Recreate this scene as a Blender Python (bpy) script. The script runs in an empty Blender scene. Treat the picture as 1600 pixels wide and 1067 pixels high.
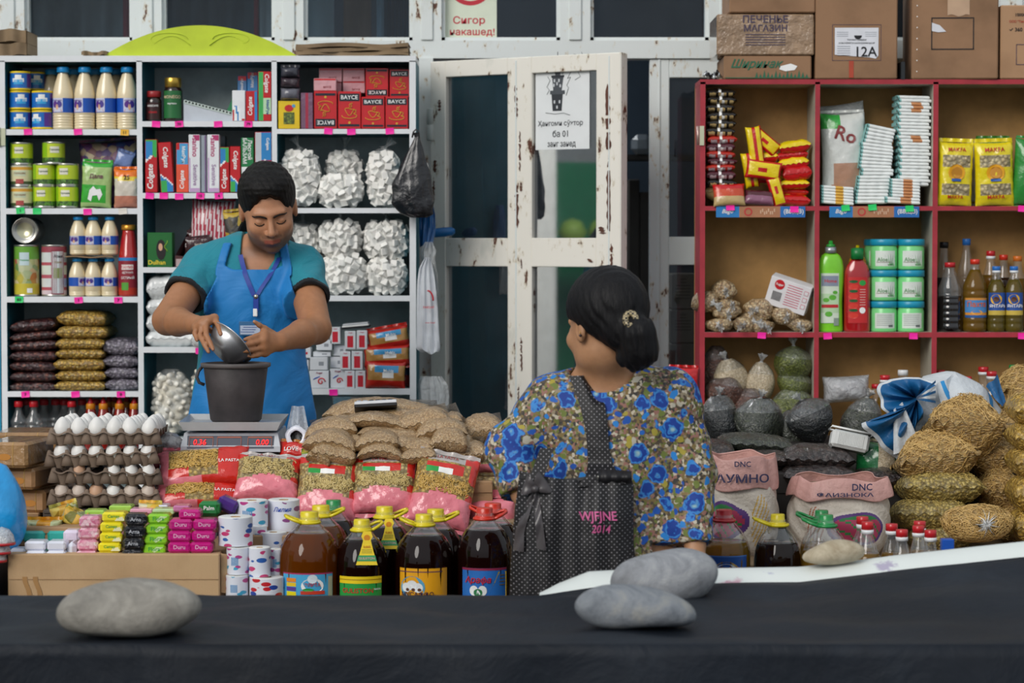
import bpy,math,random
import numpy as np
from mathutils import Vector,Matrix,Euler
random.seed(7)
SC=bpy.context.scene
COL=SC.collection
R=math.radians
FPX=3778.0
PITCH=math.atan(153.5/FPX)
CZ=1.65
cam_d=bpy.data.cameras.new('camera');cam_d.lens=FPX*36/1600;cam_d.sensor_width=36
cam=bpy.data.objects.new('camera',cam_d);COL.objects.link(cam)
cam.location=(0,0,CZ);cam.rotation_euler=(R(90)-PITCH,0,0)
cam_d.dof.use_dof=True;cam_d.dof.focus_distance=6.6;cam_d.dof.aperture_fstop=4.0
cam_d.clip_end=100
SC.camera=cam
CP,SP=math.cos(PITCH),math.sin(PITCH)
def W(px,py,Y):
 """a point of the place seen at photo pixel (px, py) and lying at depth Y"""
 u=(px-800)/FPX;v=(533.5-py)/FPX
 t=Y/(CP+v*SP)
 return Vector((u*t,Y,CZ+t*(-SP+v*CP)))
def S(Y):return FPX/Y
world=bpy.data.worlds.new('daylight');SC.world=world;world.use_nodes=True
wn=world.node_tree;wn.nodes.clear()
o=wn.nodes.new('ShaderNodeOutputWorld');b=wn.nodes.new('ShaderNodeBackground')
tc=wn.nodes.new('ShaderNodeTexCoord');sx=wn.nodes.new('ShaderNodeSeparateXYZ')
rp=wn.nodes.new('ShaderNodeValToRGB');mr=wn.nodes.new('ShaderNodeMapRange')
wn.links.new(tc.outputs['Generated'],sx.inputs[0]);wn.links.new(sx.outputs['Z'],mr.inputs[0])
mr.inputs[1].default_value=-1;mr.inputs[2].default_value=1
e=rp.color_ramp.elements
e[0].position=0.42;e[0].color=(0.16,0.17,0.18,1)
e[1].position=0.62;e[1].color=(0.86,0.93,1.0,1)
x=e.new(0.5);x.color=(0.62,0.66,0.70,1)
wn.links.new(mr.outputs[0],rp.inputs[0]);wn.links.new(rp.outputs[0],b.inputs[0])
b.inputs[1].default_value=0.62
wn.links.new(b.outputs[0],o.inputs[0])
sun_d=bpy.data.lights.new('daylight_sun','SUN');sun_d.energy=1.9;sun_d.angle=R(32);sun_d.color=(1.0,0.955,0.90)
sun=bpy.data.objects.new('daylight_sun',sun_d);COL.objects.link(sun)
sun.rotation_euler=Vector((0.50,0.80,-0.52)).to_track_quat('-Z','Y').to_euler()
SC.view_settings.view_transform='Standard';SC.view_settings.look='None'
SC.view_settings.gamma=1;SC.view_settings.use_curve_mapping=False
SC.view_settings.exposure=0.0
SC.cycles.max_bounces=7;SC.cycles.diffuse_bounces=3;SC.cycles.glossy_bounces=3
SC.cycles.transmission_bounces=6;SC.cycles.transparent_max_bounces=14
SC.cycles.caustics_reflective=False;SC.cycles.caustics_refractive=False
SC.cycles.sample_clamp_indirect=3.0
MATS={}
def lin(h):
 h=h.lstrip('#');c=[int(h[i:i+2],16)/255 for i in(0,2,4)]
 return[(x/12.92 if x<=.04045 else((x+.055)/1.055)**2.4)for x in c]
def _new(key):
 m=bpy.data.materials.new(key);m.use_nodes=True;MATS[key]=m
 return m,m.node_tree.nodes,m.node_tree.links,m.node_tree.nodes['Principled BSDF']
def _coords(n,l,rnd=True,scale=(1,1,1)):
 t=n.new('ShaderNodeTexCoord');mp=n.new('ShaderNodeMapping');l.new(t.outputs['Object'],mp.inputs[0])
 mp.inputs['Scale'].default_value=scale
 if rnd:
  oi=n.new('ShaderNodeObjectInfo');ml=n.new('ShaderNodeMath');ml.operation='MULTIPLY';ml.inputs[1].default_value=37.0
  l.new(oi.outputs['Random'],ml.inputs[0]);l.new(ml.outputs[0],mp.inputs['Location'])
 return mp.outputs[0]
def _noise(n,l,co,scale,detail=3,rough=.55,dist=0):
 t=n.new('ShaderNodeTexNoise');l.new(co,t.inputs['Vector']);t.inputs['Scale'].default_value=scale
 t.inputs['Detail'].default_value=detail;t.inputs['Roughness'].default_value=rough;t.inputs['Distortion'].default_value=dist
 return t.outputs['Fac']
def _bump(n,l,h,strength,dist=.01,nrm=None):
 b=n.new('ShaderNodeBump');l.new(h,b.inputs['Height']);b.inputs['Strength'].default_value=strength;b.inputs['Distance'].default_value=dist
 if nrm:l.new(nrm,b.inputs['Normal'])
 return b.outputs[0]
def _ramp(n,l,f,stops,interp='LINEAR'):
 r=n.new('ShaderNodeValToRGB');l.new(f,r.inputs[0]);r.color_ramp.interpolation=interp
 e=r.color_ramp.elements
 while len(e)<len(stops):e.new(.5)
 for el,(p,c)in zip(e,stops):el.position=p;el.color=(*(lin(c)if isinstance(c,str)else c),1)
 return r.outputs[0]
def _mix(n,l,f,a,b,mode='MIX'):
 m=n.new('ShaderNodeMix');m.data_type='RGBA';m.blend_type=mode
 for s,v in((0,f),(6,a),(7,b)):
  if hasattr(v,'is_output')or isinstance(v,bpy.types.NodeSocket):l.new(v,m.inputs[s])
  elif isinstance(v,(int,float)):m.inputs[s].default_value=v
  else:m.inputs[s].default_value=(*(lin(v)if isinstance(v,str)else v),1)
 return m.outputs[2]
def K(hexc,rough=.45,metal=0,coat=0,var=.06,bump=0,bscale=60,key=None):
 """plain material with a little procedural variation"""
 key=key or f'{hexc}_{rough}_{metal}_{coat}_{var}_{bump}_{bscale}'
 if key in MATS:return MATS[key]
 m,n,l,p=_new(key)
 co=_coords(n,l)
 c=lin(hexc);nz=_noise(n,l,co,18)
 l.new(_ramp(n,l,nz,[(.3,[x*(1-var*1.5)for x in c]),(.7,[min(1,x*(1+var))for x in c])]),p.inputs['Base Color'])
 p.inputs['Roughness'].default_value=rough;p.inputs['Metallic'].default_value=metal
 p.inputs['Coat Weight'].default_value=coat;p.inputs['Coat Roughness'].default_value=.08
 if bump:l.new(_bump(n,l,_noise(n,l,co,bscale,4),bump,.01),p.inputs['Normal'])
 return m
def KF(hexc,rough=.22,bs=26,bump=.55):
 return K(hexc,rough,coat=.4,bump=bump,bscale=bs,var=.05)
def grain(key,cols,scale,bump=.8,stretch=(1,1,1),film=.8,gap=.6,rnd=1.0):
 """a heap of grains, beans or short pasta under clear film"""
 if key in MATS:return MATS[key]
 m,n,l,p=_new(key)
 co=_coords(n,l,scale=stretch)
 nz=n.new('ShaderNodeTexNoise');l.new(co,nz.inputs['Vector']);nz.inputs['Scale'].default_value=scale*.7
 ad=n.new('ShaderNodeVectorMath');ad.operation='MULTIPLY_ADD';l.new(nz.outputs['Color'],ad.inputs[0]);ad.inputs[1].default_value=(.5/scale,)*3;l.new(co,ad.inputs[2])
 v=n.new('ShaderNodeTexVoronoi');l.new(ad.outputs[0],v.inputs['Vector']);v.inputs['Scale'].default_value=scale;v.inputs['Randomness'].default_value=rnd
 sp=n.new('ShaderNodeSeparateColor');l.new(v.outputs['Color'],sp.inputs[0])
 k=len(cols)
 col=_ramp(n,l,sp.outputs[0],[(i/max(1,k-1),c)for i,c in enumerate(cols)])
 dk=_ramp(n,l,v.outputs['Distance'],[(.22,(1,1,1)),(.62,(1-gap,)*3)])  # darker cell edges: shade between the grains put into the colour
 l.new(_mix(n,l,1.0,col,dk,'MULTIPLY'),p.inputs['Base Color'])
 inv=n.new('ShaderNodeMath');inv.operation='SUBTRACT';inv.inputs[0].default_value=1;l.new(v.outputs['Distance'],inv.inputs[1])
 l.new(_bump(n,l,inv.outputs[0],bump,.6/scale),p.inputs['Normal'])
 p.inputs['Roughness'].default_value=.5
 p.inputs['Coat Weight'].default_value=film;p.inputs['Coat Roughness'].default_value=.16
 l.new(_bump(n,l,_noise(n,l,co,30,4,.6,1.5),1.0,.018),p.inputs['Coat Normal'])
 return m
def film(key='clear_film',tint='#f4f8fa',haze=.10,rough=.12,bs=38,bump=.9):
 """thin clear polythene: mostly transparent, with sharp creased highlights"""
 if key in MATS:return MATS[key]
 m,n,l,p=_new(key);n.remove(p)
 co=_coords(n,l)
 nb=_bump(n,l,_noise(n,l,co,bs,4,.6,1.5),bump,.012)
 g=n.new('ShaderNodeBsdfGlossy');g.inputs['Roughness'].default_value=rough;l.new(nb,g.inputs['Normal'])
 d=n.new('ShaderNodeBsdfDiffuse');d.inputs['Color'].default_value=(*lin(tint),1);l.new(nb,d.inputs['Normal'])
 t=n.new('ShaderNodeBsdfTransparent');t.inputs['Color'].default_value=(.97,.98,.98,1)
 lw=n.new('ShaderNodeLayerWeight');lw.inputs['Blend'].default_value=.35;l.new(nb,lw.inputs['Normal'])
 ma=n.new('ShaderNodeMath');ma.operation='MULTIPLY_ADD';ma.inputs[1].default_value=.55;ma.inputs[2].default_value=.05;l.new(lw.outputs['Facing'],ma.inputs[0])
 m1=n.new('ShaderNodeMixShader');m1.inputs[0].default_value=haze;l.new(t.outputs[0],m1.inputs[1]);l.new(d.outputs[0],m1.inputs[2])
 m2=n.new('ShaderNodeMixShader');l.new(ma.outputs[0],m2.inputs[0]);l.new(m1.outputs[0],m2.inputs[1]);l.new(g.outputs[0],m2.inputs[2])
 l.new(m2.outputs[0],n['Material Output'].inputs[0])
 return m
def liquid(key,hexc,dens=.75,rough=.04):
 """oil or sauce in clear plastic: coloured see-through body under a glossy skin"""
 if key in MATS:return MATS[key]
 m,n,l,p=_new(key);n.remove(p)
 g=n.new('ShaderNodeBsdfGlossy');g.inputs['Roughness'].default_value=rough
 t=n.new('ShaderNodeBsdfTransparent');t.inputs['Color'].default_value=(*lin(hexc),1)
 d=n.new('ShaderNodeBsdfTranslucent');d.inputs['Color'].default_value=(*lin(hexc),1)
 d2=n.new('ShaderNodeBsdfDiffuse');d2.inputs['Color'].default_value=(*[x*.8 for x in lin(hexc)],1)
 ms=n.new('ShaderNodeMixShader');l.new(d.outputs[0],ms.inputs[1]);l.new(d2.outputs[0],ms.inputs[2])
 m1=n.new('ShaderNodeMixShader');m1.inputs[0].default_value=dens;l.new(t.outputs[0],m1.inputs[1]);l.new(ms.outputs[0],m1.inputs[2])
 fr=n.new('ShaderNodeFresnel');fr.inputs[0].default_value=1.5
 m2=n.new('ShaderNodeMixShader');l.new(fr.outputs[0],m2.inputs[0]);l.new(m1.outputs[0],m2.inputs[1]);l.new(g.outputs[0],m2.inputs[2])
 l.new(m2.outputs[0],n['Material Output'].inputs[0])
 return m
PET=lambda:film('clear_bottle_plastic',haze=.05,rough=.05,bs=14,bump=.12)
class MB:
 def __init__(s):s.v=[];s.f=[];s.m=[];s.sm=[];s.mats=[];s.col=None
 def mi(s,mat):
  if isinstance(mat,str):mat=K(mat)
  if mat not in s.mats:s.mats.append(mat)
  return s.mats.index(mat)
 def add(s,vs,fs,mat,smooth=True,T=None):
  o=len(s.v)
  if T is not None:vs=[T@Vector(v)for v in vs]
  s.v.extend([tuple(v)for v in vs])
  many=isinstance(mat,(list,tuple))
  if not many:k=s.mi(mat)
  for i,f in enumerate(fs):
   s.f.append([a+o for a in f]);s.m.append(s.mi(mat[i])if many else k);s.sm.append(smooth)
  return s
 def box(s,c,d,mat,T=None,bev=0,faces=None):
  """box centre c, full size d; bev = chamfer width; faces = {'front': mat,...}"""
  cx,cy,cz=c;x,y,z=[a/2 for a in d]
  b=min(bev,x*.9,y*.9,z*.9)
  vs=[];idx={}
  if b<=0:
   P=[(cx+i*x,cy+j*y,cz+k*z)for i in(-1,1)for j in(-1,1)for k in(-1,1)]
   F=[(0,1,3,2),(4,6,7,5),(0,4,5,1),(2,3,7,6),(0,2,6,4),(1,5,7,3)]
   N=['left','right','front','back','bottom','top']
   ms=[(faces or{}).get(nm,mat)for nm in N]
   return s.add(P,F,ms,False,T)
  for i in(-1,1):
   for j in(-1,1):
    for k in(-1,1):
     idx[i,j,k,0]=len(vs);vs.append((cx+i*x,cy+j*(y-b),cz+k*(z-b)))
     idx[i,j,k,1]=len(vs);vs.append((cx+i*(x-b),cy+j*y,cz+k*(z-b)))
     idx[i,j,k,2]=len(vs);vs.append((cx+i*(x-b),cy+j*(y-b),cz+k*z))
  F=[];ms=[];fm=faces or{}
  for i,nm in((-1,'left'),(1,'right')):
   q=[idx[i,-1,-1,0],idx[i,1,-1,0],idx[i,1,1,0],idx[i,-1,1,0]];F.append(q if i>0 else q[::-1]);ms.append(fm.get(nm,mat))
  for j,nm in((-1,'front'),(1,'back')):
   q=[idx[-1,j,-1,1],idx[-1,j,1,1],idx[1,j,1,1],idx[1,j,-1,1]];F.append(q if j>0 else q[::-1]);ms.append(fm.get(nm,mat))
  for k,nm in((-1,'bottom'),(1,'top')):
   q=[idx[-1,-1,k,2],idx[1,-1,k,2],idx[1,1,k,2],idx[-1,1,k,2]];F.append(q if k>0 else q[::-1]);ms.append(fm.get(nm,mat))
  for i in(-1,1):
   for j in(-1,1):
    q=[idx[i,j,-1,0],idx[i,j,1,0],idx[i,j,1,1],idx[i,j,-1,1]];F.append(q if i*j>0 else q[::-1]);ms.append(mat)
   for k in(-1,1):
    q=[idx[i,-1,k,0],idx[i,1,k,0],idx[i,1,k,2],idx[i,-1,k,2]];F.append(q if i*k<0 else q[::-1]);ms.append(mat)
  for j in(-1,1):
   for k in(-1,1):
    q=[idx[-1,j,k,1],idx[1,j,k,1],idx[1,j,k,2],idx[-1,j,k,2]];F.append(q if j*k>0 else q[::-1]);ms.append(mat)
  for i in(-1,1):
   for j in(-1,1):
    for k in(-1,1):
     q=[idx[i,j,k,0],idx[i,j,k,1],idx[i,j,k,2]];F.append(q if i*j*k>0 else q[::-1]);ms.append(mat)
  return s.add(vs,F,ms,False,T)
 def lathe(s,prof,mat,seg=24,T=None,cap0=True,cap1=True,flut=None,sx=1,sy=1,a0=0,a1=360,smooth=True):
  """revolve (r, z) profile about z; mat may be a list per profile segment; flut(ang, r, z) -> r"""
  full=abs(a1-a0)>=360
  n=seg if full else seg+1
  vs=[];fs=[];ms=[]
  for r,z in prof:
   for i in range(n):
    a=R(a0)+R(a1-a0)*i/seg
    rr=flut(a,r,z)if flut else r
    vs.append((math.cos(a)*rr*sx,math.sin(a)*rr*sy,z))
  for j in range(len(prof)-1):
   mm=mat[j]if isinstance(mat,(list,tuple))else mat
   for i in range(seg):
    k=(i+1)%n if full else i+1
    fs.append((j*n+i,j*n+k,(j+1)*n+k,(j+1)*n+i));ms.append(mm)
  if full:
   ml=mat if isinstance(mat,(list,tuple))else[mat]
   if cap0 and prof[0][0]>1e-6:fs.append(tuple(range(n))[::-1]);ms.append(ml[0])
   if cap1 and prof[-1][0]>1e-6:fs.append(tuple(range((len(prof)-1)*n,len(prof)*n)));ms.append(ml[-1])
  return s.add(vs,fs,ms,smooth,T)
 def tube(s,pts,rad,mat,seg=8,T=None,closed=False,flat=1.0,cap=True):
  pts=[Vector(p)for p in pts];n=len(pts);vs=[];fs=[]
  up=Vector((0,0,1))
  for i,p in enumerate(pts):
   d=(pts[(i+1)%n]-pts[i-1])if closed else(pts[min(i+1,n-1)]-pts[max(i-1,0)])
   d.normalize()
   if i==0:
    a=d.cross(up)
    if a.length<.1:a=d.cross(Vector((0,1,0)))
   else:a=a-d*a.dot(d)
   a.normalize();b=d.cross(a)
   r=rad(i/(n-1))if callable(rad)else rad
   for k in range(seg):
    t=2*math.pi*k/seg
    vs.append(p+a*(math.cos(t)*r)+b*(math.sin(t)*r*flat))
  m=n if closed else n-1
  for i in range(m):
   j=(i+1)%n
   for k in range(seg):
    q=(k+1)%seg
    fs.append((i*seg+k,i*seg+q,j*seg+q,j*seg+k))
  if not closed and cap:fs.append(tuple(range(seg))[::-1]);fs.append(tuple(range((n-1)*seg,n*seg)))
  return s.add(vs,fs,mat,True,T)
 def grid(s,fn,nu,nv,mat,T=None,smooth=True,closed_u=False):
  """surface fn(u, v) -> point; mat may be a function (u, v) -> material"""
  vs=[fn(i/nu,j/nv)for j in range(nv+1)for i in range(nu+(0 if closed_u else 1))]
  w=nu+(0 if closed_u else 1);fs=[];ms=[]
  fn_m=callable(mat)and not isinstance(mat,bpy.types.Material)
  for j in range(nv):
   for i in range(nu):
    k=(i+1)%w
    fs.append((j*w+i,j*w+k,(j+1)*w+k,(j+1)*w+i))
    ms.append(mat((i+.5)/nu,(j+.5)/nv)if fn_m else mat)
  return s.add(vs,fs,ms,smooth,T)
 def poly(s,pts,mat,T=None):return s.add(pts,[tuple(range(len(pts)))],mat,False,T)
 def text(s,body,mat,fn,width=None,height=None,bold=.012,shear=0,center=True,font=None):
  """lettering; fn(x, y) -> 3-D point; x to the right, y up, metres, centred"""
  vs,fs,w,h=text_mesh(body,bold,shear)
  if not fs:return s
  k=(width/w)if width else height/h
  ky=(height/h)if(width and height)else k
  vs=[fn((x-w/2)*k,(y-h/2)*ky)for x,y in vs]
  return s.add(vs,fs,mat,False)
 def build(s,name,parent=None,loc=None,rot=None):
  me=bpy.data.meshes.new(name);me.from_pydata(s.v,[],s.f)
  for m in s.mats:me.materials.append(m)
  me.polygons.foreach_set('material_index',s.m);me.polygons.foreach_set('use_smooth',s.sm)
  if s.col is not None:
   ca=me.color_attributes.new('Col','FLOAT_COLOR','POINT')
   ca.data.foreach_set('color',np.asarray(s.col,dtype=np.float32).ravel())
  me.update()
  o=bpy.data.objects.new(name,me);COL.objects.link(o)
  if parent:o.parent=parent
  if loc is not None:o.location=loc
  if rot is not None:o.rotation_euler=rot
  return o
_tx={}
def text_mesh(body,bold,shear):
 k=(body,bold,shear)
 if k in _tx:return _tx[k]
 cu=bpy.data.curves.new('lettering','FONT');cu.body=body;cu.size=1;cu.resolution_u=2;cu.offset=bold;cu.shear=shear
 ob=bpy.data.objects.new('lettering',cu);me=ob.to_mesh()
 vs=[(v.co.x,v.co.y)for v in me.vertices];fs=[tuple(p.vertices)for p in me.polygons]
 ob.to_mesh_clear();bpy.data.objects.remove(ob);bpy.data.curves.remove(cu)
 if vs:
  x0=min(v[0]for v in vs);x1=max(v[0]for v in vs);y0=min(v[1]for v in vs);y1=max(v[1]for v in vs)
  vs=[(x-x0,y-y0)for x,y in vs]
  _tx[k]=(vs,fs,max(x1-x0,1e-4),max(y1-y0,1e-4))
 else:_tx[k]=([],[],1,1)
 return _tx[k]
def TR(loc=(0,0,0),rot=(0,0,0),sc=(1,1,1)):
 return Matrix.LocRotScale(Vector(loc),Euler([R(a)for a in rot]),Vector(sc))
def _tag(o,label,cat,group=None,kind=None):
 if label:o['label']=label
 if cat:o['category']=cat
 if group:o['group']=group
 if kind:o['kind']=kind
 return o
def thing(name,label,cat,loc=(0,0,0),rot=(0,0,0),group=None,sc=None):
 o=bpy.data.objects.new(name,None);COL.objects.link(o);o.location=loc;o.rotation_euler=[R(a)for a in rot]
 if sc:o.scale=sc
 o.empty_display_size=.05
 return _tag(o,label,cat,group)
def solo(name,mb,label,cat,loc=(0,0,0),rot=(0,0,0),group=None,kind=None):
 return _tag(mb.build(name,None,loc,[R(a)for a in rot]),label,cat,group,kind)
def struct(name,mb,loc=(0,0,0),parent=None):
 o=mb.build(name,parent,loc)
 if not parent:o['kind']='structure'
 return o
def dup(root,loc,rot=None,label=None,group=None,sc=None):
 r=root.copy();COL.objects.link(r);r.location=loc
 if rot is not None:r.rotation_euler=[R(a)for a in rot]
 if sc is not None:r.scale=sc
 if label:r['label']=label
 if group:r['group']=group
 for ch in list(root.children):
  c=ch.copy();COL.objects.link(c);c.parent=r
  for g in list(ch.children):
   d=g.copy();COL.objects.link(d);d.parent=c
 return r
NUM=['','first','second','third','fourth','fifth','sixth','seventh','eighth','ninth','tenth','eleventh','twelfth','thirteenth','fourteenth','fifteenth','sixteenth','seventeenth','eighteenth','nineteenth','twentieth','twenty-first','twenty-second','twenty-third','twenty-fourth','twenty-fifth','twenty-sixth','twenty-seventh','twenty-eighth']
def lr(i,n):return 'leftmost' if i==0 else 'rightmost' if i==n-1 else NUM[i+1]+' from the left'
def tb(i,n):return 'topmost' if i==0 else 'bottom' if i==n-1 else NUM[i+1]+' from the top'
def smin(a,b,k):
 h=np.clip(.5+.5*(b-a)/k,0,1);return b+(a-b)*h-k*h*(1-h)
def smax(a,b,k):return-smin(-a,-b,k)
def cone(P,a,b,r1,r2):
 a=np.array(a,dtype=np.float32);b=np.array(b,dtype=np.float32);ab=b-a;L=float((ab**2).sum())+1e-9
 pa=P-a;t=np.clip((pa@ab)/L,0,1)
 return np.sqrt(((pa-t[:,None]*ab)**2).sum(1))-(r1+(r2-r1)*t)
def ell(P,c,r,rot=None):
 q=P-np.array(c,dtype=np.float32)
 if rot is not None:q=q@np.array(Euler([R(x)for x in rot]).to_matrix(),dtype=np.float32)
 r=np.array(r,dtype=np.float32)
 k0=np.sqrt(((q/r)**2).sum(1));k1=np.sqrt(((q/(r*r))**2).sum(1))+1e-9
 return k0*(k0-1)/k1
def sdf_mesh(fn,lo,hi,h,B=12,margin=.02):
 lo=np.array(lo,dtype=np.float64);hi=np.array(hi,dtype=np.float64)
 nb=np.maximum(1,np.ceil((hi-lo)/(h*B)).astype(int));N=nb*B+1
 bi=np.stack(np.meshgrid(*[np.arange(k)for k in nb],indexing='ij'),-1).reshape(-1,3)
 cen=lo+(bi+.5)*B*h;dv=fn(cen.astype(np.float32))
 V=np.full(tuple(N),1.0,dtype=np.float32)
 act=np.abs(dv)<B*h*.9+margin
 loc=np.stack(np.meshgrid(*[np.arange(B+1)]*3,indexing='ij'),-1).reshape(-1,3)
 for b in bi[~act&(dv<0)]:
  i,j,k=b*B;V[i:i+B+1,j:j+B+1,k:k+B+1]=-1
 ab=bi[act]
 for c0 in range(0,len(ab),150):
  ch=ab[c0:c0+150]
  pts=(lo+(ch[:,None,:]*B+loc[None])*h).reshape(-1,3).astype(np.float32)
  d=fn(pts).reshape(len(ch),B+1,B+1,B+1)
  for q,b in enumerate(ch):
   i,j,k=b*B;V[i:i+B+1,j:j+B+1,k:k+B+1]=d[q]
 s=V<0
 c=s[:-1,:-1,:-1].astype(np.int8)
 tot=np.zeros(tuple(N-1),np.int8)
 for dx in(0,1):
  for dy in(0,1):
   for dz in(0,1):tot+=s[dx:N[0]-1+dx,dy:N[1]-1+dy,dz:N[2]-1+dz]
 cells=np.argwhere((tot>0)&(tot<8))
 idx=np.full(tuple(N-1),-1,np.int32);idx[tuple(cells.T)]=np.arange(len(cells))
 acc=np.zeros((len(cells),3));cnt=np.zeros(len(cells))
 cor=[(a,b_,c_)for a in(0,1)for b_ in(0,1)for c_ in(0,1)]
 val={q:V[cells[:,0]+q[0],cells[:,1]+q[1],cells[:,2]+q[2]]for q in cor}
 for q in cor:
  for ax in range(3):
   if q[ax]==0:
    q2=list(q);q2[ax]=1;q2=tuple(q2)
    a,b_=val[q],val[q2];m=(a<0)!=(b_<0)
    t=np.where(m,a/np.where(m,a-b_,1),0)
    p=np.array(q,float)[None].repeat(len(cells),0);p[:,ax]=t
    acc[m]+=p[m];cnt[m]+=1
 vs=lo+(cells+acc/cnt[:,None])*h
 fs=[]
 for ax in range(3):
  sl0=[slice(1,-1)]*3;sl1=[slice(1,-1)]*3
  sl0[ax]=slice(0,-1);sl1[ax]=slice(1,None)
  A=s[tuple(sl0)];Bb=s[tuple(sl1)]
  e=np.argwhere(A!=Bb);neg=A[tuple(e.T)]
  off=np.ones(3,int);off[ax]=0
  g=e+off
  u,w=[(1,2),(2,0),(0,1)][ax]
  def at(du,dw):
   c_=g.copy();c_[:,u]-=du;c_[:,w]-=dw;return idx[c_[:,0],c_[:,1],c_[:,2]]
  q=np.stack([at(1,1),at(0,1),at(0,0),at(1,0)],1)
  q[~neg]=q[~neg][:,::-1]
  fs.append(q)
 return vs,np.concatenate(fs)
def from_sdf(fn,lo,hi,h,mat,name,parent=None,colfn=None,matfn=None,relax=1,loc=None):
 vs,fs=sdf_mesh(fn,lo,hi,h)
 me=bpy.data.meshes.new(name);me.from_pydata(vs.tolist(),[],fs.tolist())
 mats=mat if isinstance(mat,list)else[mat]
 for m in mats:me.materials.append(m)
 if matfn is not None:
  me.polygons.foreach_set('material_index',matfn(vs[fs].mean(1)).astype(np.int32))
 if colfn is not None:
  c=np.ones((len(vs),4),np.float32);c[:,:3]=colfn(vs)
  ca=me.color_attributes.new('Col','FLOAT_COLOR','POINT');ca.data.foreach_set('color',c.ravel())
 me.polygons.foreach_set('use_smooth',[True]*len(fs));me.update()
 o=bpy.data.objects.new(name,me);COL.objects.link(o)
 if parent:o.parent=parent
 if loc is not None:o.location=loc
 return o
# ================================================================ structure materials
def paint(key='chipped_paint',base='#dde3e2',chip='#5e3728',amount=.685,sc=(9,9,4)):
 if key in MATS:return MATS[key]
 m,n,l,p=_new(key);t=n.new('ShaderNodeNewGeometry')
 mp=n.new('ShaderNodeMapping');l.new(t.outputs['Position'],mp.inputs[0]);mp.inputs['Scale'].default_value=sc
 co=mp.outputs[0]
 big=_noise(n,l,co,1.3,2);fine=_noise(n,l,co,4.0,6,.65)
 ad=n.new('ShaderNodeMath');ad.operation='MULTIPLY_ADD';ad.inputs[1].default_value=.35;l.new(big,ad.inputs[0]);l.new(fine,ad.inputs[2])
 mask=_ramp(n,l,ad.outputs[0],[(amount+.135,(0,0,0)),(amount+.15,(1,1,1))])
 edge=_ramp(n,l,ad.outputs[0],[(amount+.07,(0,0,0)),(amount+.14,(1,1,1))])
 dirt=_ramp(n,l,_noise(n,l,co,.9,5),[(.35,base),(.62,base),(.8,'#bfc2b8')])
 c1=_mix(n,l,edge,dirt,'#cfc4ae');l.new(_mix(n,l,mask,c1,chip),p.inputs['Base Color'])
 p.inputs['Roughness'].default_value=.42
 iv=n.new('ShaderNodeMath');iv.operation='MULTIPLY';iv.inputs[1].default_value=-1;l.new(mask,iv.inputs[0])
 b1=_bump(n,l,iv.outputs[0],.5,.003);l.new(_bump(n,l,_noise(n,l,co,5,4),.25,.003,b1),p.inputs['Normal'])
 return m
def cardboard(key='cardboard',base='#a98763',dark='#8d6c4a',rib=0):
 if key in MATS:return MATS[key]
 m,n,l,p=_new(key);co=_coords(n,l)
 l.new(_ramp(n,l,_noise(n,l,co,5,5),[(.3,dark),(.55,base),(.8,base)]),p.inputs['Base Color'])
 p.inputs['Roughness'].default_value=.75
 if rib:
  w=n.new('ShaderNodeTexWave');w.bands_direction='X';l.new(co,w.inputs['Vector']);w.inputs['Scale'].default_value=rib;w.inputs['Distortion'].default_value=.3
  l.new(_bump(n,l,w.outputs['Fac'],.25,.002),p.inputs['Normal'])
 else:l.new(_bump(n,l,_noise(n,l,co,12,4),.15,.005),p.inputs['Normal'])
 return m
def glass(key='window_glass',tint='#c9d2d8',refl=.035,haze=.02):
 if key in MATS:return MATS[key]
 m,n,l,p=_new(key);n.remove(p);co=_coords(n,l)
 g=n.new('ShaderNodeBsdfGlossy');g.inputs['Roughness'].default_value=.02
 t=n.new('ShaderNodeBsdfTransparent');t.inputs['Color'].default_value=(*lin(tint),1)
 d=n.new('ShaderNodeBsdfDiffuse');d.inputs['Color'].default_value=(.42,.47,.52,1)
 hz=n.new('ShaderNodeMath');hz.operation='MULTIPLY';hz.inputs[1].default_value=haze*2;l.new(_noise(n,l,co,7,6,.7),hz.inputs[0])
 m1=n.new('ShaderNodeMixShader');l.new(hz.outputs[0],m1.inputs[0]);l.new(t.outputs[0],m1.inputs[1]);l.new(d.outputs[0],m1.inputs[2])
 m2=n.new('ShaderNodeMixShader');m2.inputs[0].default_value=refl;l.new(m1.outputs[0],m2.inputs[1]);l.new(g.outputs[0],m2.inputs[2])
 l.new(m2.outputs[0],n['Material Output'].inputs[0])
 return m
WY=8.25
PAINT=paint()
def wx(px):return W(px,300,WY).x
def wz(py):return W(800,py,WY).z
def concrete(key,a,b,sc=3):
 if key in MATS:return MATS[key]
 m,n,l,p=_new(key);t=n.new('ShaderNodeNewGeometry')
 l.new(_ramp(n,l,_noise(n,l,t.outputs['Position'],sc,8,.6),[(.3,a),(.7,b)]),p.inputs['Base Color'])
 p.inputs['Roughness'].default_value=.85;l.new(_bump(n,l,_noise(n,l,t.outputs['Position'],sc*8,5),.2,.01),p.inputs['Normal'])
 return m
b=MB();b.box((0,4,-.05),(18,16,.1),concrete('floor_concrete','#5d5a55','#7a766f'));struct('floor',b)
zr0,zr1=wz(91),wz(63);ztop=2.62
mull=[(-220,-165),(-10,40),(208,254),(430,475),(645,690),(875,922),(1107,1165),(1340,1390),(1560,1610),(1790,1850)]
b=MB()
b.box(((wx(-220)+wx(1850))/2,WY+.05,(zr0+zr1)/2),(wx(1850)-wx(-220),.10,zr1-zr0),PAINT)
b.box(((wx(-220)+wx(1850))/2,WY+.05,ztop+.28),(wx(1850)-wx(-220),.10,.56),PAINT)
b.box((wx(666),WY+.045,zr0/2),(wx(677)-wx(655),.11,zr0),PAINT)
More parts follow.
